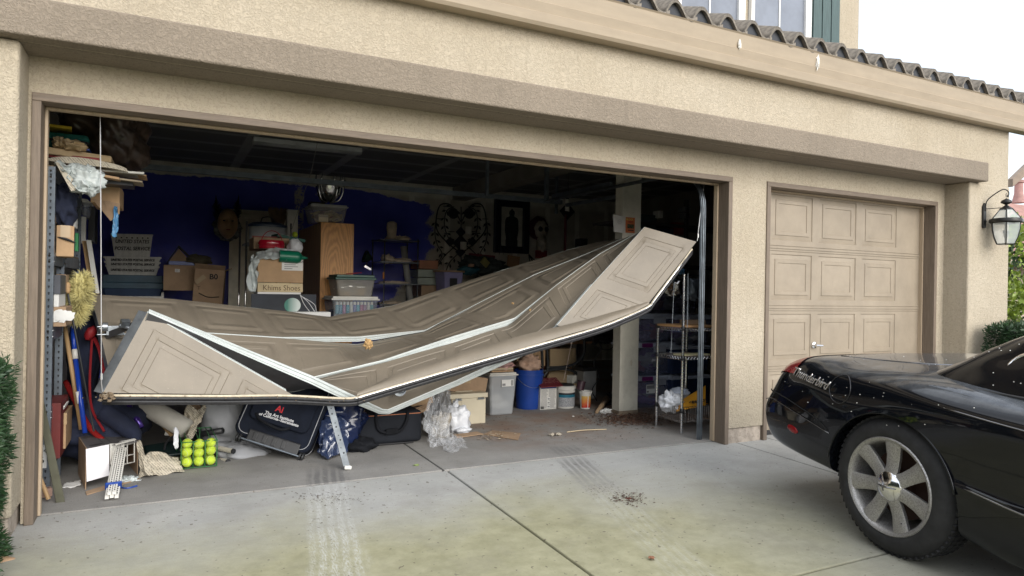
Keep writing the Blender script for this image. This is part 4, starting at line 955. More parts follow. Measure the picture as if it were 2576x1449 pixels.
def plank(nm, p0, p1, Y0, Y1, th, m, lab, dep=.3, cat='board'):
    a, b = at(*p0, Y=Y0), at(*p1, Y=Y1); q = MB(); q.sheet([a, b], [a+Vector((0, dep, .01)), b+Vector((0, dep, .01))], (0, 0, -th)); return place(q, nm, m, lab, cat)
plank('flat_board', (230, 424), (362, 433), .62, .72, .012, M_wht, 'white board poking farthest out of the pile over the shelf')
plank('flat_board', (240, 421), (368, 440), .70, .8, .008, M_card, 'thin kraft board edge behind the white board')
plank('flat_board', (245, 436), (300, 446), .58, .62, .014, M_card, 'torn cardboard strip under the white board')
plank('flat_board', (240, 440), (358, 455), .64, .72, .010, mat('worn_board', (.30, .25, .18), .8, dirt=.3), 'worn brown board with a frayed end below the white one')
plank('flat_board', (240, 449), (335, 459), .70, .78, .022, M_black, 'black framed board lowest in the pile over the shelf')
clothify([at(x, y, Y=Y) for x, y, Y in ((140, 410, .50), (180, 412, .49), (215, 420, .49), (250, 430, .52))], [at(x, y, Y=Y) for x, y, Y in ((178, 447, .49), (192, 470, .47), (215, 482, .46), (245, 462, .50))], 40, 26, .03, M_bagc, 'plastic_bag', 'whitish crinkled plastic bag drooping from the shelf top', 'bag', seed=2, fr=7, solid=.002)
bag((222, 452), .52, (.085, .06, .085), 'bulging rounded end of clear plastic wrap beside the drooping newspaper', M_bagc, seed=7, amp=.5)
q = MB()
for k in range(3):
    o_ = Vector((.006*k, .006*k, -.004*k)); q.sheet([at(139, 408, Y=.49)+o_, at(152, 432, Y=.485)+o_, at(180, 482-k*3, Y=.47)+o_], [at(146, 408, Y=.5)+o_, at(166, 432, Y=.49)+o_, at(195, 462-k*2, Y=.48)+o_], (0, .002, 0))
place(q, 'newspaper', M_news, 'narrow folded newspaper hanging down like a tail at the shelf post', 'newspaper')
t, _ = carton(228, 459, 301, 511, .98, .5, 'open worn carton jutting out under the pile on the left shelves', M_card, open_=False)
q = MB(); a_ = at(302, 512, Y=.98); q.sheet([a_, a_-Vector((.16, 0, -.02))], [a_+Vector((-.0, -.02, -.07)), a_+Vector((-.05, -.02, -.12))], (0, .004, 0)); q.obj('flap', M_card2, t)
q = MB(); q.sheet([at(262, 505, Y=.97), at(278, 505, Y=.97)], [at(272, 545, Y=.97), at(280, 535, Y=.97)], (0, .004, 0)); q.obj('flap', M_card2, t)
clothify([at(287, 519, Y=.95), at(291, 519, Y=.95), at(295, 524, Y=.95)], [at(281, 590, Y=.95), at(290, 597, Y=.95), at(298, 576, Y=.95)], 8, 24, .012, mat('blue_film', (.09, .26, .48), .15, bump=.6, bs=40), 'plastic_strip', 'strip of bright blue plastic film hanging from the carton on the shelves', 'plastic film', seed=5)
# upper compartment
fb('black_case', (117, 505, 138, 560), .62, .3, M_card2, 'brown carton behind the post on the upper shelf', 'box')
q = MB(); q.blob(at(160, 525, Y=.75), .07, .12, .13, .5, 2.2, 24, 18, seed=3); place(q, 'cloth_heap', M_navy, 'dark navy cloth stuffed on the upper left shelf', 'cloth', smooth=True)
t, (a, b, z0, z1, T) = carton(133, 567, 178, 645, .62, .28, 'tan shipping box with a curved dark arrow print on the upper left shelf', M_card, rz=.12)
q = MB(); P = cr([(a+.005, .615, z0+.62*(z1-z0)), (a+.05, .612, z0+.56*(z1-z0)), (a+.10, .612, z0+.45*(z1-z0))], 6); q.tube([T @ Vector(p) for p in P], [.002+.006*math.sin(math.pi*k/(len(P)-1)) for k in range(len(P))], 6); q.obj('arrow_mark', M_ink, t)
fb('jar', (176, 540, 190, 572), .95, .12, M_paper, 'white paper packet behind the tan shipping box', 'packet')
fb('bottle', (188, 586, 196, 632), 1.05, .06, mat('green_label', (.03, .25, .08), .4), 'slim green and white container at the back of the upper shelf', 'container')
fb('bottle', (178, 545, 186, 590), 1.08, .06, M_red, 'small dark red carton on the upper shelf', 'container')
q = MB(); q.tube([at(168, 470, Y=1.0), at(166, 640, Y=1.0)], .003, 6); place(q, 'hanging_rod', M_galv, 'thin steel rod beside the upper shelf', 'rod')
tub(202, 500, 222, 545, 2.2, .3, 'clear plastic bin standing upright behind the shelving', M_clear, M_wht, taper=.01)
fb('flat_box', (201, 545, 215, 612), 2.0, .05, M_wht, 'narrow white plastic panel behind the end of the shelving', 'panel')
fb('dark_box', (222, 520, 238, 610), 2.6, .3, M_black, 'dark stacked cases near the corner behind the shelving', 'case')
fb('drop_box', (102, 560, 125, 585), .7, .25, M_card2, 'brown box end left of the shelf post', 'box')
# lower compartments
fb('file_box', (105, 691, 152, 740), .56, .3, mat('slate_box', (.07, .075, .09), .6), 'plain slate grey box on the middle shelf', 'box')
t = fb('white_carton', (105, 737, 148, 772), .57, .3, M_paper, 'small white printed carton below the slate grey box', 'box')
t, (a, b, z0, z1, T) = carton(103, 772, 166, 822, .57, .3, 'brown taped parcel with crumpled white label on the middle shelf', M_card2, tape=False)
q = MB(); q.blob(at(155, 795, Y=.565), .06, .004, .032, .5, 4, 20, 12, seed=2); q.obj('label', M_paper, t, smooth=30)
carton(140, 690, 166, 735, .80, .15, 'narrow upright brown box behind the slate grey one', M_card2, tape=False)
q = MB(); a, b, z0, z1 = WR(108, 1015, 152, 1155, .60); q.box(a, b, .6, .95, z0, z1); t = place(q, 'red_box', mat('dark_red_box', (.14, .018, .016), .6, dirt=.2), 'dark red carton with a white rim on the bottom shelf', 'box', bevel=.003)
carton(145, 1040, 166, 1130, .74, .3, 'tan box standing on the floor beside the dark red carton', M_card)
fb('magazine', (146, 1020, 160, 1040), .72, .2, M_paper, 'white magazine on the tan box by the dark red carton', 'magazine', ry=.3)
q = MB(); a, b, z0, z1 = WR(75, 1119, 118, 1178, .44); q.box(a, b, .43, .432, z0, z1); t = place(q, 'licence_plate', M_paper, 'white licence plate with black figures behind the leaning bar', 'licence plate')
text('2E 4', .035, (a+.02, .4285, z1-.045), X_, Z_, M_ink, t); text('76 4', .05, (a+.02, .4285, z0+.03), X_, Z_, M_ink, t, bold=.001)
q = MB(); q.tube([at(94, 1185, Y=.40), at(122, 1256, Z=.015)], .011, 8); place(q, 'wooden_stick', M_wood, 'orange wooden stick leaning at the left jamb', 'stick')
q = MB(); q.tube([at(92, 1195, Y=.46), at(112, 1232, Y=.42)], .008, 8); place(q, 'wooden_stick', M_wood, 'shorter orange stick just behind the leaning one', 'stick')
q = MB(); c = at(104, 1240, Z=.03); q.cbox(c, .10, .05, .05, .3); place(q, 'broken_brick', mat('dusty_pink_brick', (.40, .26, .20), .9, bump=.6), 'small pinkish brick piece on the floor by the left jamb', 'brick', bevel=.006)
a_, b_ = at(99, 1000, Y=.36), at(152, 1264, Z=.0); q = MB(); dx = Vector((.022, 0, 0)); q.sheet([a_-dx*.8, b_-dx], [a_+dx*.8, b_+dx], (0, .004, .0)); q.sheet([a_-dx*.8, b_-dx], [a_-dx*.8+Vector((0, .02, 0)), b_-dx+Vector((0, .02, 0))], (.003, 0, 0)); place(q, 'steel_bar', mat('olive_steel', (.10, .10, .07), .5, .5, dirt=.3), 'long olive metal bar leaning across the shelf post', 'metal bar')
clothify([at(160, 1215, Z=.004), at(180, 1212, Z=.01), at(202, 1208, Z=.02)], [at(158, 1226, Z=.004), at(182, 1226, Z=.004), at(203, 1220, Z=.01)], 14, 6, .008, M_paper, 'paper_sheet', 'folded white paper lying flat on the floor by the leaning bar', 'paper')
# brooms and duster
def rod(p0, Y0, p1, Y1, r, m, nm, lab, cat='pole', z1=None):
    q = MB(); q.tube([at(*p0, Y=Y0), at(*p1, Y=Y1)], r, 10); return place(q, nm, m, lab, cat, smooth=True)
rod((160, 800, )[:2], 1.0, (204, 1080), .95, .013, M_wood, 'wooden_pole', 'wooden broom pole left of the blue pole')
t = thing('extension_pole', 'bright blue extension pole leaning behind the shelving', 'pole', tuple(at(214, 1090, Y=.85)))
pp = [at(181, 812, Y=1.05), at(190, 905, Y=.99), at(196, 970, Y=.95), at(214, 1090, Y=.85)]
q = MB(); q.tube([pp[0], pp[1]], .014, 10); q.obj('tube', mat('blue_enamel', (.01, .05, .38), .25, bump=0), t, smooth=True)
q = MB(); q.tube([pp[1]-(pp[1]-pp[0])*.28, pp[1]-(pp[1]-pp[0])*.02], .0165, 10); q.obj('collar', M_wht, t, smooth=True)
q = MB(); q.tube([pp[1], pp[3]], .0145, 10); q.obj('tube', _mc['blue_enamel'], t, smooth=True)
q = MB(); q.tube([at(197, 985, Y=.93), at(201, 1015, Y=.915)], .0158, 10); q.obj('label', M_paper, t, smooth=True)
t = thing('duster', 'long handled duster with a shaggy yellow wool head', 'duster', tuple(at(236, 1085, Y=.8)))
q = MB(); q.tube([at(170, 735, Y=.86), at(236, 1085, Y=.8)], .006, 8); q.obj('handle', M_black, t)
q = MB(); q.lathe([(.012, 0), (.016, .02), (.014, .04), (.017, .05), (.008, .07)], c=tuple(at(170, 738, Y=.85)), n=14); q.obj('grip', M_wood, t, smooth=True)
q = MB(); ax0, ax1 = at(193, 805, Y=.9), at(208, 695, Y=.95); rr = random.Random(3)
for k in range(2600):
    s = rr.random(); c = ax0.lerp(ax1, s); R = .045+.03*math.sin(math.pi*min(1, s*1.05))+(.012 if s > .55 else 0)
    d = Vector((rr.gauss(0, 1), rr.gauss(0, 1), rr.gauss(0, .8)-.2)).normalized(); p = c+d*R*.5; e = p+d*R*.62+Vector((rr.uniform(-1, 1), rr.uniform(-1, 1), rr.uniform(-1.4, .4)))*.015
    sd = d.cross(Vector((rr.uniform(-1, 1), 1, rr.uniform(-1, 1)))).normalized()*.0028
    q.add([p-sd, p+sd, e+sd*.2, e-sd*.2], [(0, 1, 2, 3)])
q.blob(ax0.lerp(ax1, .5), .042, .042, .15, .3, 3, 20, 14)
o = q.obj('wool_head', mat('yellow_wool', (.50, .45, .20), .95, var=.3, vs=15), t, solid=None); o['kind'] = 'stuff'
plank_ = MB(); a_, b_ = at(217, 606, Y=1.9), at(238, 740, Y=1.75); w_ = Vector((.028, 0, 0)); plank_.sheet([a_-w_, b_-w_], [a_+w_, b_+w_], (0, .02, 0)); place(plank_, 'wooden_trim', M_wood, 'brown wooden board leaning behind the yellow duster', 'board')
plank_ = MB(); a_, b_ = at(223, 604, Y=1.85), at(244, 738, Y=1.70); w_ = Vector((.016, 0, 0)); plank_.sheet([a_-w_, b_-w_], [a_+w_, b_+w_], (0, .02, 0)); place(plank_, 'wooden_trim', M_wht, 'white painted trim board leaning behind the yellow duster', 'board')
# red and black bags / skis under the door's left end
q = MB(); q.tube(cr([at(165, 960, Y=1.2), at(190, 1010, Y=1.1), at(225, 1075, Y=1.0), at(262, 1110, Y=.9)], 5), [.018]*15+[.012], 10); place(q, 'red_tube', mat('glossy_red', (.30, .02, .02), .25), 'slanting glossy red tube among the poles', 'tube', smooth=True)
q = MB(); q.blob(at(215, 900, Y=1.45), .10, .18, .45, .35, 1.8, 28, 20, seed=2); place(q, 'sports_bag', M_navy, 'tall dark navy bag with red trim behind the poles', 'bag', smooth=True)
q = MB(); q.tube(cr([at(232, 845, Y=1.2), at(226, 960, Y=1.15), at(232, 1030, Y=1.05), at(262, 1085, Y=.95)], 5), .008, 6); q.tube(cr([at(236, 850, Y=1.2), at(250, 880, Y=1.15), at(262, 940, Y=1.1)], 5), [.012]*11, 6); place(q, 'bag_strap', mat('red_webbing', (.28, .012, .018), .6), 'red webbing strap of the tall navy bag', 'strap')
q = MB(); q.blob(at(228, 838, Y=1.18), .032, .03, .05, .2, 2, 16, 12, mw=Matrix.Rotation(.4, 3, 'Y')); place(q, 'red_pad', _mc['red_webbing'], 'small red padded pull beside the yellow duster', 'pad', smooth=True)
q = MB(); q.tube(cr([at(262, 1035, Y=1.0), at(300, 1060, Y=.95), at(330, 1085, Y=.95), at(348, 1112, Y=.95)], 5), [.06]*10+[.055, .05, .05, .04, .03, .02], 14); place(q, 'rolled_bag', M_navy, 'dark padded roll slanting behind the grey topped carton', 'bag', smooth=True)
q = MB(); q.blob(at(252, 1070, Y=1.25), .3, .25, .2, .3, 2, 28, 18, seed=9); place(q, 'dark_heap', M_navy, 'dark crumpled cloth heap behind the poles on the floor', 'cloth', smooth=True)
# carton with wire racks, white board, bundled rods
t = thing('cardboard_box', 'battered carton lying on its side with white wire racks inside and a grey top', 'box', tuple(at(280, 1200, Z=0)))
P0, P1, P2, P3 = at(216, 1235, Z=0), at(347, 1183, Z=0), at(380, 1195, Y=.93), None
fl_, fr_ = at(216, 1128, Y=.55), at(346, 1110, Y=.80); bl_, br_ = at(198, 1100, Y=.95), at(315, 1083, Y=1.25)
M_greytop = mat('weathered_grey_card', (.12, .115, .12), .75, var=.25, vs=18, bump=.3, dirt=.3)
q = MB(); q.sheet([bl_, br_], [fl_, fr_], (0, 0, -.006)); top = q.obj('top', M_greytop, t)
q = MB(); e1 = (fr_-fl_); e2 = (bl_-fl_)
def onT(u, v, h=.0012): return fl_+e1*u+e2*v+Vector((0, 0, h))
for (u, v, w, h) in ((.08, .12, .26, .07), (.64, .14, .24, .05), (.66, .42, .24, .05)):
    q.add([onT(u, v), onT(u+w, v+.05), onT(u+w, v+h+.05), onT(u, v+h)], [(0, 1, 2, 3)])
for (u, v) in ((.36, .10), (.50, .12)): q.add([onT(u, v), onT(u+.01, v), onT(u-.03, v+.6), onT(u-.04, v+.6)], [(0, 1, 2, 3)])
q.obj('print_mark', M_ink, top, solid=None)
q = MB(); q.sheet([fl_, bl_], [Vector((fl_.x, fl_.y, .0)), Vector((bl_.x, bl_.y, 0))], (.005, 0, 0)); q.sheet([fr_, br_], [Vector((fr_.x, fr_.y, 0)), Vector((br_.x, br_.y, 0))], (.005, 0, 0)); q.sheet([bl_, br_], [Vector((bl_.x, bl_.y, 0)), Vector((br_.x, br_.y, 0))], (0, .005, 0)); q.obj('side', M_card2, t)
q = MB(); q.add([at(215, 1237, Z=.004), at(340, 1200, Z=.004), at(352, 1205, Z=.004), at(218, 1250-5, Z=.004)], [(0, 1, 2, 3)]); q.obj('flap', M_card2, t, solid=.006)
q = MB(); f0, f1 = at(216, 1130, Y=.545), at(274, 1118, Y=.62); g0, g1 = at(218, 1212, Y=.535), at(275, 1196, Y=.61); q.sheet([f0, f1], [g0, g1], (0, .004, 0)); place(q, 'white_board', mat('bright_white_board', (.80, .80, .84), .5, var=.02, bump=0), 'blank white board leaning on the front of the battered carton', 'board')
q = MB()
for k in range(9):
    a_ = at(277+k*3, 1116, Y=.66+.01*k); q.tube([a_, at(279+k*4.0, 1168+2*(k % 3), Y=.63+.01*k)], .0032, 6)
for yy in (1112, 1122, 1150, 1170): q.tube([at(300, yy, Y=.78), at(338, yy-8, Y=.86)], .004, 6)
for xx in (300, 320, 338): q.tube([at(xx, 1114-(xx-300)*.2, Y=.8), at(xx, 1170-(xx-300)*.2, Y=.8)], .0035, 6)
q.tube([at(292, 1118, Y=.64), at(340, 1106, Y=.8)], .006, 6); place(q, 'wire_rack', M_wht, 'white coated wire racks inside the battered carton', 'wire rack')
t = thing('rod_bundle', 'bundle of white slotted metal rails tied with blue tape', 'rails', tuple(at(280, 1250, Z=0)))
a_, b_ = at(281, 1250, Z=.022), at(303, 1128, Y=.72)
for k, (ox, oz) in enumerate(((-.024, 0), (0, .004), (.024, 0), (-.012, .022), (.012, .022))):
    o_ = Vector((ox, 0, oz)); q = MB(); q.sheet([a_+o_+Vector((-.010, 0, .004)), b_+o_+Vector((-.010, 0, .004))], [a_+o_+Vector((.010, 0, .004)), b_+o_+Vector((.010, 0, .004))], (0, 0, -.014)); rl = q.obj('rail', M_wht, t)
    q = MB()
    for j in range(22):
        p = a_.lerp(b_, .05+.9*j/22)+o_+Vector((0, -.001, .0052)); q.cbox(p, .006, .010, .001, 0, (b_-a_).normalized().z)
    q.obj('slot', M_ink, rl)
q = MB(); p = a_.lerp(b_, .18); q.cbox(p+Vector((0, 0, .012)), .085, .014, .045, .1, .5); q.obj('tape', M_bluep, t, bevel=.004)
bag((324, 1212), .66, (.055, .05, .028), 'small clear bag of white fittings on the floor beside the rails', M_bagc, seed=11, amp=.7, fr=3)
q = MB(); q.tube(cr([at(300, 1225, Z=.006), at(320, 1228, Z=.004), at(345, 1222, Z=.006)], 5), .005, 6); place(q, 'tape_strip', M_bluep, 'curl of blue tape on the floor in front of the clear bag', 'tape')
# newspaper
clothify([at(347, 1120, Y=.78), at(362, 1145, Y=.76), at(395, 1135, Y=.82), at(448, 1150, Y=.86)], [at(352, 1198, Z=.01), at(385, 1200, Z=.004), at(420, 1193, Z=.004), at(462, 1186, Z=.004)], 40, 24, .022, M_news, 'newspaper', 'crumpled old newspaper spread on the floor left of the tennis balls', 'newspaper', seed=3, fr=5)
clothify([at(344, 1112, Y=.80), at(352, 1108, Y=.80), at(358, 1130, Y=.80)], [at(356, 1185, Y=.70), at(372, 1196, Z=.03), at(386, 1194, Z=.03)], 12, 16, .012, M_news, 'newspaper', 'upright folded newspaper edge beside the wire racks', 'newspaper', seed=8)
# ================================================================ tennis balls and the floor clutter below the door
M_ball = mat('tennis_felt', (.50, .66, .05), .95, var=.15, vs=40, bump=.7, bs=250, dirt=.08)
M_bgreen = mat('green_wire', (.03, .16, .05), .5)
bk = thing('ball_basket', 'green wire basket lying open and packed with tennis balls', 'basket', tuple(at(500, 1180, Z=0)))
bx0 = at(455, 1184, Z=.0); bx1 = at(545, 1176, Z=.0); w_ = bx1.x-bx0.x; y0 = bx0.y; y1 = y0+.36
zt = at(455, 1114, Y=y0).z; ry = .03
q = MB()
def wl(*p): q.tube(p, .0032, 6)
X0, X1 = bx0.x, bx1.x
for z in (.012, zt): wl((X0, y0, z), (X1, y0, z)); wl((X1, y0, z), (X1-.02, y1, z+.02)); wl((X0, y0, z), (X0-.02, y1, z+.02)); wl((X0-.02, y1, z+.02), (X1-.02, y1, z+.02))
for k in range(4):
    x = X0+(X1-X0)*k/3; wl((x, y0, .012), (x, y0, zt)); wl((x, y0, .012), (x-.02, y1, .03))
for k in range(3): wl((X0+(X1-X0)*(k+.5)/3, y0, zt), (X0-.02+(X1-X0)*(k+.5)/3, y1, zt+.02))
for y in (y1,):
    for k in range(4): wl((X0-.02+(X1-X0)*k/3, y, .03), (X0-.02+(X1-X0)*k/3, y, zt+.02))
q.obj('wire_frame', M_bgreen, bk, smooth=True)
# inner side has the thin paper slip
rr = random.Random(5); br = .0325; b0 = None; gp = 'tennis balls in the green wire basket'; pos = []
cw = (X1-X0)/3
names = [('bottom left', 'bottom middle', 'bottom right'), ('middle row left', 'centre', 'middle row right'), ('top left', 'top middle', 'top right')]
for r_ in range(3):
    for c_ in range(3):
        pos.append((X0+cw*(c_+.5), y0+.028+rr.uniform(-.012, .012), .012+br+(zt-.01)*r_/3.0*.98+(rr.uniform(0, .014) if r_ else 0), '%s tennis ball at the front of the green basket' % names[r_][c_]))
for r_ in range(3):
    for d_ in range(1, 3):
        for c_ in range(3 if r_ < 2 else 0): pos.append((X0-.004*d_+cw*(c_+.5), y0+.025+d_*.067, .012+br+.060*r_+rr.uniform(0, .006), None))
seamm = MB()
for k in range(40):
    pass
for k, (x, y, z, lab) in enumerate(pos):
    if b0 is None:
        q = MB(); q.blob((0, 0, 0), br, br, br, .02, 3, 28, 18); b0 = q.obj('tennis_ball', M_ball, smooth=True); o = b0
        q = MB(); P = [];
        for j in range(49):
            a_ = 2*math.pi*j/48; v = Vector((math.cos(a_)+.25*math.cos(3*a_), math.sin(a_)-.25*math.sin(3*a_), .9*math.sin(2*a_))).normalized()*(br*.998); P.append(v)
        q.tube(P[:-1], .0011, 5, closed=True); sm = q.obj('seam', mat('ball_seam', (.55, .58, .35), .7, bump=0), o, local=True)
    else:
        o = b0.copy(); COL.objects.link(o); s2 = sm.copy(); COL.objects.link(s2); s2.parent = o
    o.location = (x, y, z); o.rotation_euler = (rr.uniform(0, 6), rr.uniform(0, 6), rr.uniform(0, 6))
    tag(o, lab or 'tennis ball %s, %s row, %s in the green basket' % (('just behind the front', 'near the back')[((k-9)//3) % 2], ('lowest', 'second')[(k-9)//6], ('left', 'middle', 'right')[(k-9) % 3]), 'tennis ball', gp)
clothify([at(438, 1076, Y=.86), at(443, 1074, Y=.86), at(449, 1084, Y=.86)], [at(436, 1118, Y=.84), at(442, 1130, Y=.84), at(449, 1126, Y=.84)], 6, 14, .006, M_bagw, 'paper_slip', 'narrow pale paper slip standing in the back of the ball basket', 'paper', seed=2)
# racket handles
for (p, pe, lab) in (((553, 1128), (586, 1135), 'upper white taped racket handle poking out right of the basket'), ((553, 1158), (573, 1161), 'lower white taped racket handle on the floor right of the basket')):
    t = thing('racket', lab, 'racket', tuple(at(*p, Y=.98))); a_, b_ = at(*p, Y=1.05), at(*pe, Y=.93); d = (b_-a_)
    q = MB(); q.tube([a_-d*1.2, b_], .0155, 10); q.obj('handle', mat('grip_tape', (.50, .47, .40), .8), t, smooth=30)
    q = MB()
    for k in range(9): c = a_.lerp(b_, k/9); q.tube([c, c+d*.06], .0172, 10)
    q.obj('grip_wrap', _mc['grip_tape'], t); q = MB(); q.tube([b_, b_+d*.06], .019, 8); q.obj('butt_cap', M_black, t)
    q = MB(); q.tube([a_-d*1.2+Vector((.13*(math.cos(k*math.pi/12)-1), .0, .10*math.sin(k*math.pi/12))) for k in range(24)], .008, 6, closed=True); q.obj('hoop', M_black, t)
q = MB(); q.tube([at(470, 1098, Y=1.25), at(560, 1083, Y=1.05)], .022, 12); place(q, 'black_baton', M_black, 'black round padded handle above the racket grips', 'handle', smooth=True)
q = MB(); q.sheet([at(360, 1120, Y=1.3), at(560, 1088, Y=1.4)], [at(370, 1150, Y=1.1), at(600, 1120, Y=1.15)], (0, 0, -.02)); place(q, 'flat_case', mat('dark_green_case', (.012, .03, .03), .5), 'dark flat case with a teal edge behind the ball basket', 'case', bevel=.01)
# rolled tube, cartons under the door
rod((305, 985), 1.35, (470, 1080), 1.05, .068, mat('grey_white_roll', (.50, .48, .43), .6, var=.1), 'paper_roll', 'thick off-white rolled tube slanting under the left end of the door', 'roll')
q = MB(); q.sheet([at(455, 985, Y=1.25), at(558, 985, Y=1.3)], [at(478, 1008, Y=1.3), at(545, 1008, Y=1.35)], (0, .1, .1)); P = [at(462, 990, Y=1.28), at(500, 1052, Y=1.24), at(560, 980, Y=1.3)]; q.add([P[0], P[1], P[2], P[0]+Vector((0, .3, 0)), P[1]+Vector((0, .3, 0)), P[2]+Vector((0, .3, 0))], [(0, 1, 2), (5, 4, 3), (0, 3, 4, 1), (1, 4, 5, 2), (2, 5, 3, 0)]); place(q, 'cardboard_box', M_card2, 'tilted brown carton corner above the rolled tube', 'box')
clothify([at(470, 1010, Y=1.15), at(500, 1030, Y=1.12), at(520, 1000, Y=1.2)], [at(455, 1085, Y=1.1), at(478, 1105, Y=1.05), at(500, 1068, Y=1.1)], 14, 22, .03, M_news, 'newspaper', 'torn newspapers hanging behind the ball basket', 'newspaper', seed=12)
fb('board_scrap', (418, 1055, 470, 1098), 1.3, .02, M_wht, 'square off-white board behind the ball basket', 'board', ry=.2)
q = MB(); q.tube([at(320, 1010, Y=1.2), at(355, 1075, Y=1.05)], .02, 8); place(q, 'purple_tube', mat('purple_sheen', (.06, .03, .22), .15, .4), 'dark purple metallic tube behind the padded roll', 'tube', smooth=True)
q = MB(); q.sheet([at(372, 1035, Y=1.4), at(430, 1100, Y=1.2)], [at(384, 1030, Y=1.4), at(442, 1095, Y=1.2)], (0, .02, 0)); place(q, 'timber_offcut', M_wood, 'dim wooden batten leaning in the shadow under the door', 'batten')
# grey sack
q = MB(); q.blob(at(565, 1060, Y=1.30), .18, .14, .26, .35, 1.7, 36, 24, seed=6); q.blob(at(610, 1140, Y=1.12), .20, .14, .085, .4, 1.9, 36, 20, seed=3, mw=Matrix.Rotation(.3, 3, 'Y')); place(q, 'grey_sack', mat('grey_cloth', (.30, .31, .33), .75, var=.12, vs=5, bump=.5, bs=12), 'pale grey fabric sack slumped behind the black suitcase', 'sack', smooth=True)
# suitcase
t = thing('suitcase', 'black wheeled suitcase lying back with white and red college lettering', 'suitcase', tuple(at(680, 1150, Z=.02)))
sc_c = {'bl': at(588, 1085, Y=.98), 'br': at(772, 1142, Y=.78), 'tl': at(578, 960, Y=1.12), 'tr': at(792, 980, Y=.94)}
U = (sc_c['br']-sc_c['bl']); wU = U.length; U.normalize(); V = (sc_c['tl']-sc_c['bl']); V = (V-U*V.dot(U)); hV = .52; V.normalize(); Nn = U.cross(V)
if Nn.y > 0: Nn = -Nn
FR = Matrix((U, Nn, V)).transposed().to_4x4(); TT = Matrix.Translation(sc_c['bl']) @ FR
M_case = mat('suitcase_fabric', (.008, .011, .020), .85, var=.3, vs=9, bump=.5, bs=180, spec=.2)
def rbox(x0, x1, y0, y1, z0, z1, r, nm, m, par, T_=TT, n=6):
    P = []
    for (cx, cz, a0) in ((x1-r, z0+r, -90), (x1-r, z1-r, 0), (x0+r, z1-r, 90), (x0+r, z0+r, 180)):
        for k in range(n+1): a_ = math.radians(a0+90*k/n); P.append((cx+r*math.cos(a_), cz+r*math.sin(a_)))
    q = MB(); q.prism(P, y1-y0, T_ @ Matrix.Translation((0, y0, 0))); return q.obj(nm, m, par, bevel=.012, seg=3, smooth=40), P
rbox(0, wU, -.0, -.20 if False else .0+.001, 0, hV, .06, 'face', M_case, t)
rbox(-.01, wU+.01, -.22, -.002, -.01, hV+.01, .07, 'shell', M_case, t)
rbox(.05, wU-.05, -.0, .028, .12, hV-.05, .05, 'pocket', M_case, t)
def piping(inset, y, zlo=0):
    P = []
    r = .06
    for (cx, cz, a0) in ((wU-inset-r, zlo+inset+r, -90), (wU-inset-r, hV-inset-r, 0), (inset+r, hV-inset-r, 90), (inset+r, zlo+inset+r, 180)):
        for k in range(7): a_ = math.radians(a0+90*k/6); P.append(TT @ Vector((cx+r*math.cos(a_), y, cz+r*math.sin(a_))))
    return P
q = MB(); q.tube(piping(.012, .006), .0028, 6, closed=True); q.obj('piping', mat('grey_piping', (.35, .36, .38), .4), t, smooth=True)
q = MB(); q.tube(piping(-.008, -.12), .0035, 6, closed=True); q.obj('piping', _mc['grey_piping'], t, smooth=True)
q = MB(); q.tube([TT @ Vector(p) for p in cr([(.10, .03, .16), (.16, .05, .12), (.30, .05, .10), (.36, .03, .13)], 5)], .010, 8); q.obj('pocket_zip', M_blk, t, smooth=True)
def sct(s, sz, x, z, m, bold=0): 
    o = text(s, sz, TT @ Vector((x, .0295, z)), U, V, m, t, bold=bold, ext=.001); return o
M_ltr = mat('white_embroidery', (.75, .76, .78), .7, var=.05); M_rltr = mat('red_embroidery', (.55, .02, .03), .7, var=.05)
zf = hV-.16
for s, sz, px, m, bo in (('Ai', .062, (693, 1030), M_rltr, .0012), ('The Art Institute', .031, (667, 1037), M_ltr, .0004), ('of California--Sacramento', .028, (652, 1040), M_ltr, .0004)):
    # find the point of the pocket front seen at px
    d = CF + CR*((px[0]-1288)/FOC) - CU*((px[1]-724.5)/FOC); o0 = TT.inverted() @ CP; dd = TT.to_3x3().inverted() @ d; tt = (.0295-o0.y)/dd.y; p = o0+dd*tt
    sct(s, sz, p.x, p.z-.01, m, bo)
# wheels and base of the suitcase
q = MB(); q.cbox((0, 0, 0), .01, .01, .01); q = MB(); q.box(.10, wU-.06, -.10, .02, -.035, .05, TT); q.obj('wheel_base', M_black, t, bevel=.008)
for k in range(4): q = MB(); x = .14+k*(wU-.26)/4; q.box(x, x+.03, .02, .028, -.02, .04, TT); q.obj('base_rib', M_black, t, bevel=.003)
q = MB(); q.tube([TT @ Vector((.07, .025, -.03)), TT @ Vector((wU-.04, .025, -.035))], .006, 6); q.obj('axle', M_galvd, t)
for x in (.045, wU-.035):
    q = MB(); c = TT @ Vector((x, .0, -.03))
    for o_ in (-.012, .008): q.tube([c+U*o_, c+U*(o_+.016)], .032, 18)
    q.obj('wheel', M_black, t, bevel=.004, smooth=40)
# blue tarp bag, clear film
q = MB(); q.blob(at(848, 1060, Y=1.02), .21, .16, .22, .35, 1.6, 44, 30, seed=14); place(q, 'tarp_bag', mat('navy_vinyl', (.010, .018, .06), .18, var=.3, vs=5, bump=.6, bs=8), 'shiny navy vinyl bag beside the black suitcase', 'bag', smooth=True)
clothify([at(806, 1060, Y=.86), at(840, 1045, Y=.84), at(880, 1060, Y=.86)], [at(800, 1135, Y=.78), at(825, 1155, Z=.01), at(875, 1130, Y=.80)], 26, 20, .03, mat('glossy_clear', (.03, .045, .10), .06, bump=.8, bs=16, spec=1), 'plastic_sheet', 'glossy crinkled clear plastic over the front of the navy bag', 'plastic sheet', seed=21)
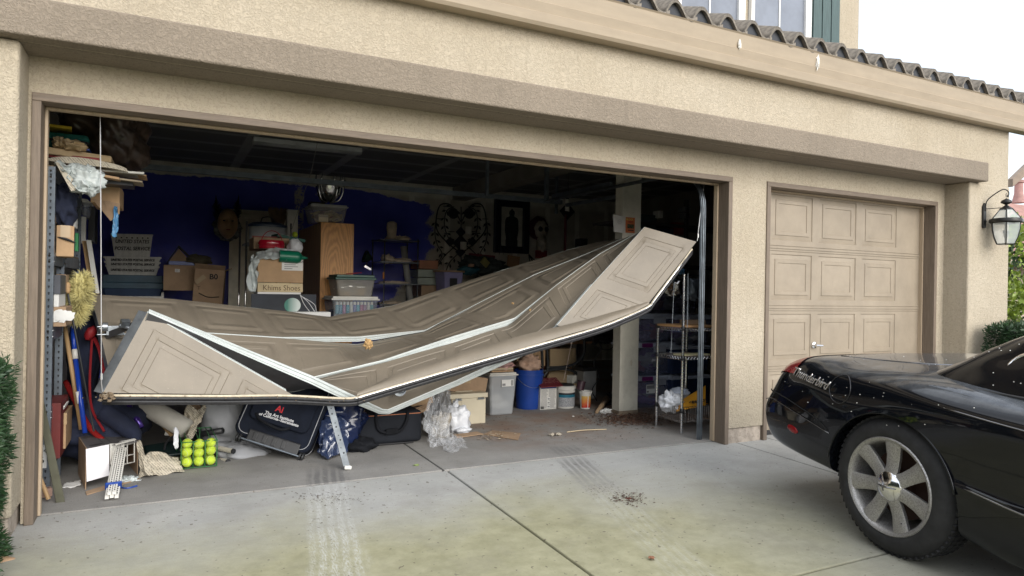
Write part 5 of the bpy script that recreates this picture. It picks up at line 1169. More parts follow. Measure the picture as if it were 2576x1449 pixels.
# bracket hanging from the fallen door
t = thing('angle_bracket', 'perforated galvanised strut hanging from the door with a white rubber foot', 'bracket', tuple(at(873, 1180, Z=.0)))
a_, b_ = at(828, 1008, Y=.42), at(872, 1172, Y=.385); w2 = Vector((.022, .004, 0)); q = MB(); q.sheet([a_-w2, b_-w2], [a_+w2, b_+w2], (0, .002, 0)); q.sheet([a_+w2, b_+w2], [a_+w2+Vector((0, .03, 0)), b_+w2+Vector((0, .03, 0))], (-.002, 0, 0)); q.sheet([a_-w2, b_-w2], [a_-w2+Vector((0, .012, 0)), b_-w2+Vector((0, .012, 0))], (.002, 0, 0)); q.obj('strut', M_galv, t)
q = MB()
for k, s in enumerate((.12, .2, .34, .40, .53, .6, .72, .8)): c = a_.lerp(b_, s)+Vector((rnd.uniform(-.006, .006), -.002, 0)); q.tube([c, c+Vector((0, .001, 0))], .006 if k % 2 else .004, 10)
q.obj('hole', M_ink, t)
q = MB(); c = at(875, 1176, Y=.38); q.cbox(c, .05, .03, .025, 0, 0, .1); q.obj('foot', M_wht, t, bevel=.008)
# duffel
t = thing('duffel_bag', 'long black padded carry case with grab handles and a thin orange stripe', 'bag', tuple(at(985, 1120, Z=0)))
a, b, z0, z1 = WR(898, 1040, 1062, 1122, 1.0); yb = .99
q = MB(); q.box(a, b, yb, yb+.28, .005, z1+.01); q.obj('body', mat('charcoal_nylon', (.015, .017, .022), .85, var=.2, vs=6, bump=.4, bs=140, spec=.2), t, bevel=.035, seg=4, smooth=60)
q = MB(); q.box(a+.02, b-.02, yb-.002, yb+.004, z1-.012, z1-.007); q.obj('stripe', mat('orange_cord', (.45, .16, .07), .6), t)
q = MB(); q.tube(cr([at(945, 1035, Y=.985), at(950, 1075, Y=.975), at(968, 1088, Y=.97), at(1005, 1084, Y=.97), at(1022, 1060, Y=.975), at(1026, 1035, Y=.985)], 5), .013, 8); q.obj('handle', M_blk, t, smooth=True)
q = MB(); c = at(986, 1085, Y=.965); q.cbox(c, .10, .02, .045, 0, 0, -.03); q.obj('grip', M_blk, t, bevel=.006)
q = MB(); q.tube([at(905, 1122, Y=.97), at(1040, 1112, Y=.97)], .006, 6); q.obj('zip', M_ink, t)
q = MB(); q.blob(at(905, 1122, Y=.92), .12, .1, .06, .4, 2, 28, 16, seed=31); place(q, 'black_cloth', M_blk, 'black crumpled cloth bag on the floor left of the carry case', 'cloth', smooth=True)
# cartons behind the plastic wrap
t, _ = carton(1018, 985, 1088, 1020, 1.55, .35, 'crushed tan carton under the middle of the fallen door', M_card, ry=-.12, open_=True)
clothify([at(1000, 1018, Y=1.35), at(1040, 1028, Y=1.3), at(1085, 1008, Y=1.35)], [at(1010, 1032, Y=1.25), at(1045, 1040, Y=1.22), at(1078, 1034, Y=1.3)], 20, 8, .012, M_card2, 'cardboard_flap', 'flattened brown cardboard lying over the carry case', 'cardboard', seed=4)
for (pt, pb2, lab, sd) in ((((1085, 975), (1105, 970), (1135, 968)), ((1063, 1060), (1085, 1100), (1130, 1090)), 'tall sheet of crinkled clear wrap standing beside the white bag', 1), (((1064, 1050), (1085, 1060), (1125, 1065)), ((1085, 1128), (1110, 1132), (1150, 1118)), 'lower folds of crinkled clear wrap spilling on the floor', 2)):
    clothify([at(*p, Y=1.12-.05*k) for k, p in enumerate(pt)], [at(*p, Y=.92-.08*sd+.03*k) for k, p in enumerate(pb2)], 70, 70, .032, M_film, 'plastic_wrap', lab, 'plastic wrap', seed=sd*5, fr=9, solid=.002)
clothify([at(1108, 1108, Y=.82), at(1140, 1095, Y=.9), at(1165, 1100, Y=.95)], [at(1118, 1134, Z=.004), at(1135, 1138, Z=.004), at(1174, 1124, Z=.01)], 40, 24, .02, M_film, 'plastic_wrap', 'torn end of the clear wrap lying flat toward the driveway', 'plastic wrap', seed=41, fr=9, solid=.002)
q = MB(); q.blob(at(1108, 1085, Y=1.12), .08, .05, .16, .5, 2, 24, 18, seed=13); place(q, 'printed_packet', mat('muddled_print', (.30, .27, .22), .5, var=.7, vs=16), 'colourful printed packets inside the clear wrap', 'packet', smooth=True)
q = MB(); q.blob(at(1153, 1055, Y=1.28), .105, .09, .125, .28, 1.6, 40, 28, seed=17, pw=.8); q.blob(at(1165, 1082, Y=1.2), .07, .05, .03, .5, 2, 20, 12, seed=2); q.blob(at(1145, 1020, Y=1.3), .03, .03, .045, .6, 3, 16, 12, seed=1); place(q, 'white_bag', M_bagw, 'full white plastic bag knotted at the top beside the cream box', 'bag', smooth=True)
# cream file box
t = thing('file_box', 'cream plastic hanging file box with latched lid', 'file box', tuple(at(1175, 1068, Z=0))); a, b, z0, z1 = WR(1136, 1002, 1222, 1068, 1.50)
M_creamp = mat('cream_plastic', (.62, .56, .42), .45, var=.05, bump=.03)
q = MB(); q.box(a, b, 1.50, 1.80, 0, z1); q.obj('body', M_creamp, t, bevel=.008)
q = MB(); q.box(a-.022, b+.014, 1.485, 1.82, z1+.002, z1+.045); q.obj('lid', M_creamp, t, bevel=.006)
q = MB(); q.box(a+.08, b-.09, 1.6, 1.68, z1+.046, z1+.052); q.obj('handle', M_creamp, t, bevel=.003)
for xx in (a+.03, b-.085):
    q = MB()
    for k in range(5): q.box(xx+k*.012, xx+k*.012+.006, 1.478, 1.485, z1-.006, z1+.008)
    q.box(xx-.006, xx+.062, 1.477, 1.484, z1-.012, z1-.006); q.obj('latch', M_galvd, t)
q = MB(); q.box(a+.095, a+.098, 1.496, 1.4995, .02, z1-.01); q.obj('moulding_line', M_creamp, t)
t, _ = carton(1128, 945, 1225, 990, 1.62, .35, 'tipped brown carton with a dark side on top of the cream file box', M_card2, ry=.18)
# clear bin with stack on top
tub(1232, 938, 1300, 1046, 1.78, .42, 'large translucent bin with white lid and barcode label beside the cream box', mat('translucent_tub', (.50, .53, .56), .3, var=.06, bump=.02, alpha=.62), M_wht, stuff=(M_wht, M_card2, mat('tan_cloth', (.30, .22, .14), .8)), taper=.025)
q = MB(); a, b, z0, z1 = WR(1262, 955, 1292, 972, 1.775); q.box(a, b, 1.771, 1.7735, z0, z1); t = place(q, 'bin_label', M_paper, 'white barcode sticker on the large translucent bin', 'sticker')
q = MB(); 
for k in range(7): q.box(b-.03+k*.0035, b-.03+k*.0035+.0018, 1.7695, 1.7705, z0+.006, z1-.006)
q.box(a+.006, a+.04, 1.7695, 1.7705, z0+.008, z0+.03); q.obj('print', M_print, t)
for k, (r, m, lab) in enumerate((((1236, 932, 1292, 936), M_card, 'thin card sheet on the lid of the translucent bin'), ((1233, 926, 1290, 931), mat('beige_board', (.42, .33, .22), .7), 'beige cutting board resting over the translucent bin'))):
    fb('flat_board', r, 1.76, .4, m, lab, 'board', rz=.05*k)
q = MB(); q.blob(at(1262, 917, Y=1.85), .10, .10, .045, .6, 2.6, 28, 16, seed=6); place(q, 'crumpled_packet', mat('red_white_packet', (.50, .30, .28), .4, var=.6, vs=14, bump=.5), 'crumpled red and white plastic packet on top of the bin', 'packet', smooth=True)
# bucket with cloth bag
def lathe_t(nm, p, Y, prof, m, lab, cat, n=32, z0=0):
    c = at(*p, Y=Y); q = MB(); q.lathe(prof, c=(c.x, c.y, z0), n=n); o = place(q, nm, m, lab, cat, smooth=35); return o, Vector((c.x, c.y, z0))
t = thing('bucket', 'deep blue plastic bucket with a wire bail', 'bucket', tuple(at(1329, 1020, Y=2.05)))
c = at(1329, 1000, Y=2.08); H_ = at(1329, 928, Y=2.08).z
q = MB(); q.lathe([(.12, 0), (.125, .003), (.15, H_-.06), (.158, H_-.06), (.158, H_-.045), (.151, H_-.045), (.153, H_), (.148, H_), (.12, .01)], c=(c.x, c.y, 0), n=40); q.obj('shell', M_bluep, t, smooth=35)
q = MB(); q.tube([(c.x+.155*math.cos(a_), c.y-.155*math.sin(a_)*.9, H_-.05-.13*math.sin(a_)) for a_ in [math.pi*k/16 for k in range(17)]], .003, 6); q.obj('bail', M_galv, t)
q = MB(); q.blob((c.x, c.y, H_+.05), .13, .12, .10, .4, 2.2, 36, 24, seed=22); place(q, 'cloth_bundle', mat('peach_cloth', (.45, .30, .22), .7, var=.3, vs=8, bump=.5, bs=15), 'peach coloured cloth bundle in clear plastic sitting in the blue bucket', 'bundle', smooth=True)
# jug
t = thing('jug', 'tall milky plastic jug with a wide white cap and blue label', 'jug', tuple(at(1321, 1028, Z=0))); c = at(1321, 1028, Z=0); c.y += .06
q = MB(); q.lathe([(.055, 0), (.066, .01), (.070, .05), (.070, .17), (.064, .22), (.050, .27), (.044, .285)], c=(c.x, c.y, 0), n=32); q.obj('body', M_jar, t, smooth=40)
q = MB(); q.lathe([(.046, .283), (.046, .302), (.0, .303)], c=(c.x, c.y, 0), n=28); q.obj('cap', M_wht, t, smooth=40)
q = MB(); q.grid(lambda u, v: Vector((c.x+.0712*math.sin(-.1+u*1.0), c.y-.0712*math.cos(-.1+u*1.0), .04+.075*v)), 8, 1); q.obj('label', mat('blue_label', (.05, .09, .30), .5, var=.5, vs=60), t, solid=None)
# grout box, sign, pails
def printbox(r, Y, d, lab, top_m):
    a, b, z0, z1 = WR(*r, Y); t = thing('printed_carton', lab, 'box', ((a+b)/2, Y, 0)); q = MB(); q.box(a, b, Y, Y+d, 0, z1); q.obj('body', M_wht, t, bevel=.002)
    q = MB(); q.box(a+.004, b-.004, Y-.0015, Y-.0003, z1-.022, z1-.004); q.obj('stripe', top_m, t); q = MB(); rr = random.Random(9)
    for k in range(19):
        z = z1-.03-k*(z1-.04)/19
        for (u0, u1) in ((.05, .46), (.52, .95)):
            if u0 > .5 or k < 9 or True: q.box(a+(b-a)*u0, a+(b-a)*(u1-rr.uniform(0, .1)), Y-.0014, Y-.0004, z-.004, z-.0005)
    q.obj('print', M_print, t)
    for k in range(3): z = .015+k*.04; q = MB(); q.box(a+(b-a)*.42, a+(b-a)*.6, Y-.0024, Y-.0015, z, z+.03); pn = q.obj('pictogram', M_paper, t); q = MB(); q.box(a+(b-a)*.45, a+(b-a)*.57, Y-.0034, Y-.0025, z+.008, z+.02); q.obj('mark', M_print, pn)
    q = MB()
    for k in range(9): q.box(a+.006+k*.0045, a+.006+k*.0045+.0024, Y-.0024, Y-.0015, .008, .035)
    q.obj('barcode', M_ink, t)
    return t, (a, b, z1)
t, (a, b, z1) = printbox((1359, 972, 1400, 1030), 1.92, .14, 'white printed powder carton with dense grey text panels', mat('blue_stripe', (.03, .06, .22), .5))
M_sign = mat('maroon_card', (.17, .022, .028), .6, var=.15)
t = thing('party_sign', 'maroon block party sign card lying tilted over the powder carton', 'sign', (b, 1.9, z1)); q = MB()
c0, c1, c2, c3 = at(1354, 970, Y=1.86), at(1428, 975, Y=1.80), at(1455, 950, Y=2.1), at(1383, 947, Y=2.2)
c0, c1, c2, c3 = Vector((a-.03, 1.86, z1+.006)), Vector((b+.03, 1.84, z1+.012)), Vector((b+.13, 2.16, z1+.055)), Vector((a+.07, 2.18, z1+.05))
q.sheet([c0, c1], [c3, c2], (0, 0, -.006)); q.obj('card', M_sign, t)
u_ = (c1-c0).normalized(); v_ = (c3-c0).normalized(); M_signl = mat('sign_letters', (.42, .16, .15), .6, var=.1, bump=0)
text('BLOC', .13, c0.lerp(c3, .62)+u_*.06+Vector((0, 0, .003)), u_, v_, M_signl, t, sx=.72); text('PARTY', .09, c0.lerp(c3, .34)+u_*.04+Vector((0, 0, .003)), u_, v_, M_signl, t, sx=.8)
t = thing('pail', 'white plastic pail with teal and grey printed label and black lid top', 'pail', tuple(at(1434, 1028, Z=0))); c = at(1433, 1028, Z=0); c.y += .10; R_ = .103; H_ = .235
q = MB(); q.lathe([(R_*.93, 0), (R_*.95, .004), (R_, H_*.72), (R_+.008, H_*.72), (R_+.008, H_*.80), (R_+.003, H_*.80), (R_+.010, H_*.84), (R_+.010, H_*.98), (R_, H_)], c=(c.x, c.y, 0), n=40); q.obj('body', M_wht, t, smooth=30)
def band_(z0, z1, m, nm, r=R_*.975, a0=-1.2, a1=1.1): 
    q = MB(); q.grid(lambda u, v: Vector((c.x+(r+.0025+.02*(z0+(z1-z0)*v))*math.sin(a0+(a1-a0)*u), c.y-(r+.0025+.02*(z0+(z1-z0)*v))*math.cos(a0+(a1-a0)*u), z0+(z1-z0)*v)), 20, 1); return q.obj(nm, m, t, solid=None)
band_(.145, .163, M_ink, 'label_band'); band_(.115, .145, mat('teal_label', (.01, .14, .22), .5), 'label_band'); band_(.02, .113, mat('grey_label', (.33, .34, .36), .6, var=.7, vs=90, stretch=(1, 1, 4)), 'label_band')
q = MB(); q.lathe([(0, H_+.012), (.09, H_+.012), (.10, H_+.004), (.10, H_-.004)], c=(c.x, c.y, 0), n=36); q.obj('lid', M_black, t, smooth=40)
q = MB(); q.cbox(c+Vector((.075, -.01, H_+.06)), .085, .08, .085, .5); place(q, 'foam_block', mat('stone_grey_block', (.30, .30, .27), .8, var=.3, vs=20), 'small greyish block sitting on the black lid of the pail', 'block', bevel=.008)
t = thing('tub', 'small round tub with yellow and red flame coloured label', 'tub', tuple(at(1481, 1030, Z=0))); c = at(1481, 1030, Z=0); c.y += .07; R_ = .062; H_ = .185
q = MB(); q.lathe([(R_*.82, 0), (R_, H_*.88), (R_+.008, H_*.88), (R_+.008, H_*.95), (R_+.012, H_*.96), (R_+.012, H_), (R_-.004, H_), (R_-.01, H_*.5)], c=(c.x, c.y, 0), n=36); q.obj('body', M_wht, t, smooth=30)
def flame():
    m, n = newmat('flame_label'); X, Y, Z = n.xyz(); f = n.ramp(n.m('ADD', Z, n.m('MULTIPLY', n.noise(25, 3), .08)), .06, .19); n.col(n.mix(n.ramp(f, .0, .45), (.55, .03, .02), n.mix(n.ramp(f, .45, 1), (.65, .22, .05), (.62, .50, .12)))); return m
q = MB(); q.grid(lambda u, v: Vector((c.x+(R_*(.835+.145*(.1+.72*v))+.002)*math.sin(-1.3+2.4*u), c.y-(R_*(.835+.145*(.1+.72*v))+.002)*math.cos(-1.3+2.4*u), H_*(.08+.78*v))), 20, 3); q.obj('label', flame(), t, solid=None)
q = MB(); q.grid(lambda u, v: Vector((c.x+(R_*(.835+.145*(.1+.72*v))+.0035)*math.sin(-.12+.13*u), c.y-(R_*(.835+.145*(.1+.72*v))+.0035)*math.cos(-.12+.13*u), H_*(.05+.82*v))), 2, 2); q.obj('label_seam', M_paper, t, solid=None)
q = MB(); cc = c+Vector((-.045, .02, H_+.055)); q.lathe([(0, -.045), (.043, -.045), (.043, .04), (.047, .042), (.047, .05), (0, .05)], n=28, mw=Matrix.Translation(cc) @ Matrix.Rotation(.25, 4, 'Y')); place(q, 'paint_can', mat('stained_can', (.05, .02, .03), .45, var=.7, vs=18), 'small dark stained can tilted on top of the flame label tub', 'can', smooth=35)
q = MB(); q.tube([at(1500, 1038, Z=.01), at(1527, 1003, Y=1.9)], [.015, .035], 10); place(q, 'tan_shoe', mat('tan_leather', (.36, .25, .15), .7), 'tan leather boot shaft lying right of the flame label tub', 'shoe', smooth=True)
q = MB(); q.blob(at(1535, 1010, Y=1.95), .07, .08, .07, .6, 2, 24, 16, seed=3); place(q, 'dark_shoes', M_blk, 'dark heap of shoes at the foot of the white post', 'shoes', smooth=True)
q = MB(); q.blob(at(1553, 1030, Y=1.55), .025, .03, .07, .4, 2, 18, 12, seed=5); place(q, 'silver_can', M_galvd, 'dull silver canister against the white post base', 'canister', smooth=True)
q = MB(); q.blob(at(1524, 1037, Y=1.52), .06, .04, .03, .8, 3.2, 30, 20, seed=8); place(q, 'crumpled_paper', M_paper, 'crumpled white paper on the floor left of the white post', 'paper', smooth=25)
# litter on the floor
def litter(n, area, m, rs, nm, lab, seed, flat=.35, z=.003):
    rr = random.Random(seed); q = MB()
    for k in range(n):
        u, v = rr.random(), rr.random(); p = area(rr); r = rr.uniform(*rs); a_ = rr.uniform(0, 6.28); e = Vector((math.cos(a_), math.sin(a_), rr.uniform(-.2, .5)*flat)); s = Vector((-e.y, e.x, 0))*rr.uniform(.3, .6)
        c = Vector((p[0], p[1], z+rr.uniform(0, r*.5)+(dz(p[1]) if p[1] < .12 else 0))); q.add([c-e*r, c+s*r+Vector((0, 0, r*.35)), c+e*r, c-s*r+Vector((0, 0, r*.2))], [(0, 1, 2, 3)])
    o = q.obj(nm, m, solid=None); tag(o, lab, 'leaf litter', kind='stuff')
M_lit = mat('brown_litter', (.13, .07, .045), .9, var=.6, vs=60); M_lit2 = mat('pale_litter', (.36, .30, .22), .9, var=.4, vs=60)
def ar1(r): 
    c = at(r.gauss(1590, 45), r.gauss(1053, 9), Z=0); return (min(c.x, 5.6), c.y)
def ar2(r): c = at(r.uniform(1180, 1640), r.uniform(1045, 1110), Z=0); return (c.x, c.y)
def ar3(r): c = at(r.gauss(1245, 22), r.gauss(1098, 5), Z=0); return (c.x, c.y)
def ar4(r): return (r.uniform(-.2, 6), r.uniform(-3, .1))
litter(1500, ar1, M_lit, (.006, .02), 'dry_leaf_litter', 'brown leaf litter drifted round the foot of the white post', 1)
litter(60, ar1, M_lit2, (.008, .02), 'pale_leaf_litter', 'pale bits among the leaf litter by the post', 2)
litter(220, ar2, M_lit, (.004, .012), 'floor_litter', 'scattered brown crumbs across the garage floor', 3)
litter(70, ar3, M_lit2, (.006, .022), 'leaf_bits', 'pale dried leaf bits on the floor near the flattened card', 4)
q = MB(); q.add([at(1215, 1092, Z=.006), at(1240, 1083, Z=.006), at(1310, 1090, Z=.006), at(1303, 1107, Z=.006)], [(0, 1, 2, 3)]); place(q, 'cardboard_scrap', M_card2, 'flat brown cardboard scrap lying on the rusty floor', 'cardboard', solid=.004)
q = MB(); q.add([at(1140, 1094, Z=.01), at(1200, 1086, Z=.02), at(1216, 1092, Z=.012), at(1150, 1101, Z=.005)], [(0, 1, 2, 3)]); place(q, 'cardboard_scrap', M_card2, 'curled cardboard strip beside the white plastic bag', 'cardboard', solid=.005)
for (p, lab, sd) in (((1388, 1093), 'pale paper scrap standing on the floor, left of a pair', 1), ((1405, 1092), 'pale paper scrap standing on the floor with a dark stalk', 2)):
    q = MB(); q.blob(at(*p, Z=.014), .024, .016, .012, .9, 3, 16, 10, seed=sd); place(q, 'paper_scrap', M_news, lab, 'paper scrap', smooth=True)
q = MB(); q.tube(cr([at(1426, 1087, Z=.006), at(1470, 1082, Z=.012), at(1525, 1080, Z=.006)], 5), .005, 6); place(q, 'stick', mat('peeled_stick', (.50, .40, .26), .7), 'long thin pale stick lying on the garage floor', 'stick')
for (p, m, r, lab) in (((1047, 1170), mat('green_leaf_scrap', (.22, .28, .10), .7), .018, 'small green leaf lying on the dark slab edge'), ((1638, 1402), mat('fallen_red_leaf', (.24, .11, .06), .7), .015, 'reddish fallen leaf on the driveway near the wheel'), ((466, 1382), M_paper, .006, 'tiny white chip on the driveway'), ((1442, 1047), M_paper, .012, 'small white plastic bit on the floor before the pail'), ((1480, 1052), M_ink, .012, 'small black cap on the garage floor'), ((1580, 1255), M_rust, .02, 'dark scuffed clot of soil on the driveway tyre mark')):
    z = 0.004 if p[1] < 1180 else -.03; q = MB(); q.blob(at(*p, Z=z), r, r*.9, r*.35, .8, 2.5, 12, 8, seed=p[0]); place(q, 'floor_scrap', m, lab, 'scrap', smooth=25)
litter(160, ar4, mat('driveway_specks', (.10, .08, .06), .9), (.003, .009), 'driveway_specks', 'dark specks of debris scattered over the driveway', 6, z=.002)

def ar5(r): c = at(r.gauss(1582, 24), r.gauss(1253, 8), Z=-.02); return (c.x, c.y)
def ar6(r): c = at(r.gauss(835, 55), r.gauss(1252, 7), Z=-.01); return (c.x, c.y)
litter(170, ar5, mat('wet_leaf_crumbs', (.07, .035, .025), .9, var=.5, vs=60), (.003, .012), 'crushed_leaf_patch', 'dark reddish crushed leaf patch on the driveway tyre mark', 7)
litter(90, ar6, _mc['driveway_specks'], (.003, .009), 'rubber_crumbs', 'dark crumbs across the left tyre mark near the threshold', 8)
# ================================================================ back of the garage, left to right
M_tray = mat('mail_tray_grey', (.58, .58, .55), .7, var=.1, vs=8, bump=.3, bs=90, stretch=(4, 1, .3), dirt=.2)
def tray(r, Y, lab, rz=0, ry=0, lines=('UNITED STATES', 'POSTAL SERVICE'), sz=.06, grp='postal trays stacked by the blue wall', holes=0):
    a, b, z0, z1 = WR(*r, Y); T = tilt(((a+b)/2, Y, z0), rz, ry); t = thing('mail_tray', lab, 'mail tray', ((a+b)/2, Y, z0), grp)
    i = .035; w = .006; q = MB()
    F = lambda x, y, z: T @ Vector((x, y, z))
    q.add([F(a+i, Y, z0), F(b-i, Y, z0), F(b, Y-.02, z1), F(a, Y-.02, z1), F(a+i, Y+.3, z0), F(b-i, Y+.3, z0), F(b, Y+.32, z1), F(a, Y+.32, z1)], [(0, 1, 2, 3), (5, 4, 7, 6), (4, 0, 3, 7), (1, 5, 6, 2), (0, 4, 5, 1)])
    q.obj('body', M_tray, t, solid=.006); q = MB(); q.sheet([F(a-.006, Y-.026, z1), F(b+.006, Y-.026, z1)], [F(a-.006, Y-.022, z1-.02), F(b+.006, Y-.022, z1-.02)], F(0, .012, 0)-F(0, 0, 0)); q.obj('rim', M_tray, t)
    if holes:
        q = MB()
        for k in range(holes): c = F(a+.05+(b-a-.1)*k/(holes-1), Y-.018, z1-.045); q.tube([c, c+Vector((0, -.003, 0))], .009, 10)
        q.obj('rivet', M_ink, t)
    n = len(lines); h = z1-z0
    for k, s in enumerate(lines):
        zz = z0+h*(.72-.30*k if n > 1 else .40)-(.03 if n > 1 else 0); text(s, sz, F((a+b)/2, Y-.032, zz), F(1, 0, 0)-F(0, 0, 0), F(0, 0, 1)-F(0, 0, 0), M_ink, t, shear=.2, align='CENTER', bold=.0012, sx=.84)
    return t
tray((281, 589, 385, 648), 5.0, 'upright grey postal tray on top of the tray stack by the blue wall', rz=.05, ry=-.03, holes=7, sz=.058)
tray((262, 646, 405, 664), 5.0, 'uppermost grey postal tray lying flat in the stack', ry=-.02, lines=('UNITED STATES POSTAL SERVICE',), sz=.036)
tray((264, 658, 403, 674), 5.02, 'middle flat grey postal tray in the stack', ry=-.015, lines=('UNITED STATES POSTAL SERVICE',), sz=.036)
tray((266, 668, 400, 692), 5.04, 'lowest flat grey postal tray resting on the dark blue bin', lines=('UNITED STATES POSTAL SERVICE',), sz=.036)
t, _ = tub(257, 692, 410, 748, 5.0, .5, 'dark navy storage bin below the postal trays', mat('navy_bin', (.03, .06, .13), .5), mat('navy_bin_lid', (.04, .10, .15), .5), lidh=.16, taper=.02)
fb('shelf_end', (405, 735, 412, 790), 4.9, .4, M_wht, 'white board edge right of the dark navy bin', 'board')
fb('screen_frame', (255, 745, 410, 752), 4.8, .05, M_wht, 'thin white frame rails under the navy bin', 'frame')
# birdhouse box and cartons
t, _ = carton(411, 667, 492, 731, 4.6, .5, 'plain brown carton with a small white sticker right of the postal trays', M_card2, tape=False, lbl=(.35, .72, .5, .85))
q = MB(); a, b, z0, z1 = WR(425, 625, 482, 667, 4.9); q.prism([(a, z0), (b, z0), (b, z0+.04), ((a+b)/2-.02, z1), (a, z0+.04)], .3, Matrix.Translation((0, 4.9, 0))); t = tag(q.obj('gabled_box', M_card2), 'dark gabled cardboard box with a blue strip on top of the brown carton', 'box')
q = MB(); q.sheet([((a+b)/2-.02, 4.86, z1+.02), (b+.08, 4.86, z0+.0)], [((a+b)/2-.02, 5.2, z1+.02), (b+.08, 5.2, z0)], (0, 0, .015)); q.sheet([((a+b)/2-.02, 4.86, z1+.02), (a-.02, 4.86, z0+.02)], [((a+b)/2-.02, 5.2, z1+.02), (a-.02, 5.2, z0+.02)], (0, 0, .015)); q.obj('flap', M_dark, t)
fb('blue_case', (424, 657, 490, 667), 4.85, .3, M_bluep, 'flat blue case between the gabled box and the carton', 'case')
q = MB(); q.blob(at(500, 655, Y=4.9), .14, .12, .06, .5, 2.5, 24, 16, seed=3); place(q, 'string_bag', mat('dull_olive', (.09, .08, .05), .8), 'dim tangle of brown bags on the carton stack', 'bag', smooth=True)
t, (a, b, z0, z1, T) = carton(492, 678, 568, 765, 4.3, .45, 'leaning brown carton marked B0 beside the plain carton', M_card2, rz=-.1, ry=.06, open_=True)
text('B0', .085, T @ Vector(((a+b)/2+.0, 4.288, z1-.11)), X_, Z_, M_ink, t, bold=.002); text('TTMF-', .06, T @ Vector((a+.04, 4.297, z1-.24)), X_, Z_, mat('faint_marker', (.12, .08, .05), .8, bump=0), t)
q = MB(); P = cr([T @ Vector(p) for p in ((a+.06, 4.294, z0+.12), ((a+b)/2, 4.292, z0+.08), (b-.04, 4.294, z0+.09))], 6); q.tube(P, .005, 5); q.obj('arrow_mark', M_ink, t)
q = MB(); c = at(504, 703, Y=4.25); q.cbox(c, .12, .02, .05, 0, 0, -.7); place(q, 'carton_label', mat('tan_label', (.42, .32, .20), .7), 'small tan card stuck slantwise on the B0 carton', 'card')
# mask with feathers (plain carnival mask)
t = thing('wall_mask', 'bronze coloured carnival mask with two black feathers hanging on the blue wall', 'mask', tuple(at(573, 600, Y=5.4)))
M_bronze = mat('bronze_paint', (.55, .38, .22), .35, .3, var=.3)
c = at(573, 563, Y=5.42); q = MB()
def maskf(u, v):
    a_ = (u-.5)*math.pi*1.0; h = (v-.5)*2; w = math.sqrt(max(0, 1-abs(h)**2.2))*(1 if h > 0 else 1-.25*h*h); x = .125*math.sin(a_)*w; z = .20*h; y = -.11*math.cos(a_)*w
    y -= .045*math.exp(-((x/.018)**2+((z-.0)/.06)**2)); y += .028*math.exp(-(((abs(x)-.05)/.022)**2+((z-.035)/.018)**2)); y -= .012*math.exp(-((x/.03)**2+((z+.085)/.012)**2)); y -= .01*math.exp(-(((z-.07)/.012)**2))*(1 if abs(x) > .02 else 0)
    return c+Vector((x, y, z))
q.grid(maskf, 32, 36); q.obj('face', M_bronze, t, smooth=True, solid=None)
for s in (-1, 1): q = MB(); q.blob(c+Vector((s*.05, -.085, .033)), .017, .008, .008, 0, 1, 10, 8); q.obj('eye', M_ink, t, smooth=True)
q = MB(); q.blob(c+Vector((0, -.118, -.085)), .028, .008, .008, 0, 1, 12, 8); q.obj('mouth', M_red, t, smooth=True)
q = MB(); q.blob(c+Vector((0, .03, -.05)), .17, .04, .17, .15, 3, 36, 24); q.obj('collar', mat('mottled_collar', (.14, .15, .14), .7, var=.8, vs=20), t, smooth=True)
for (p0, p1) in (((548, 560), (543, 500)), ((592, 565), (600, 500))):
    q = MB(); a_, b_ = at(*p0, Y=5.42), at(*p1, Y=5.45); rr = random.Random(p0[0])
    for k in range(320):
        s = rr.random(); p = a_.lerp(b_, s); e = p+Vector((rr.uniform(-1, 1)*.07*math.sin(math.pi*min(1, s+.15)), rr.uniform(-.02, .02), .05)); d = Vector((.006, 0, 0)); q.add([p-d, p+d, e+d*.3, e-d*.3], [(0, 1, 2, 3)])
    q.tube([a_, b_], .004, 5); q.obj('feather', M_blk, t, solid=None)
# headboard
t = thing('headboard', 'cream panelled headboard leaning against the blue wall', 'headboard', tuple(at(650, 600, Y=5.6))); a, b, z0, z1 = WR(578, 530, 735, 610, 5.6)
q = MB(); q.box(a, b, 5.6, 5.64, z0-.9, z1); q.obj('panel', mat('cream_wood', (.66, .62, .50), .6), t)
for k in range(3): q = MB(); q.box(a-.01, b+.01, 5.575-.006*k, 5.6-.001, z1-.03-.035*k-.022, z1-.03-.035*k); q.obj('moulding', _mc['cream_wood'], t, bevel=.004)
# broom head, white board, straw
q = MB(); a_ = at(695, 545, Y=4.4); rr = random.Random(4)
for k in range(260):
    x = rr.uniform(-.03, .03); p = at(700, 590, Y=4.4)+Vector((x, rr.uniform(-.02, .02), 0)); e = at(700, 526, Y=4.4)+Vector((x*3.8, rr.uniform(-.03, .03), rr.uniform(-.03, .02))); d = Vector((.002, 0, 0)); q.add([p-d, p+d, e+d, e-d], [(0, 1, 2, 3)])
t = thing('broom', 'upturned straw broom head standing behind the oak cabinet', 'broom', tuple(p)); o = q.obj('bristles', mat('broom_straw', (.12, .08, .05), .9, var=.4, vs=20), t, solid=None); o['kind'] = 'stuff'
q = MB(); q.tube([at(700, 590, Y=4.4), at(694, 760, Y=4.4)], .012, 8); q.obj('handle', M_wood, t)
fb('white_machine', (722, 527, 750, 598), 4.3, .12, mat('dim_white', (.6, .6, .57), .5), 'dim white appliance standing behind the oak cabinet', 'appliance', bevel=.01)
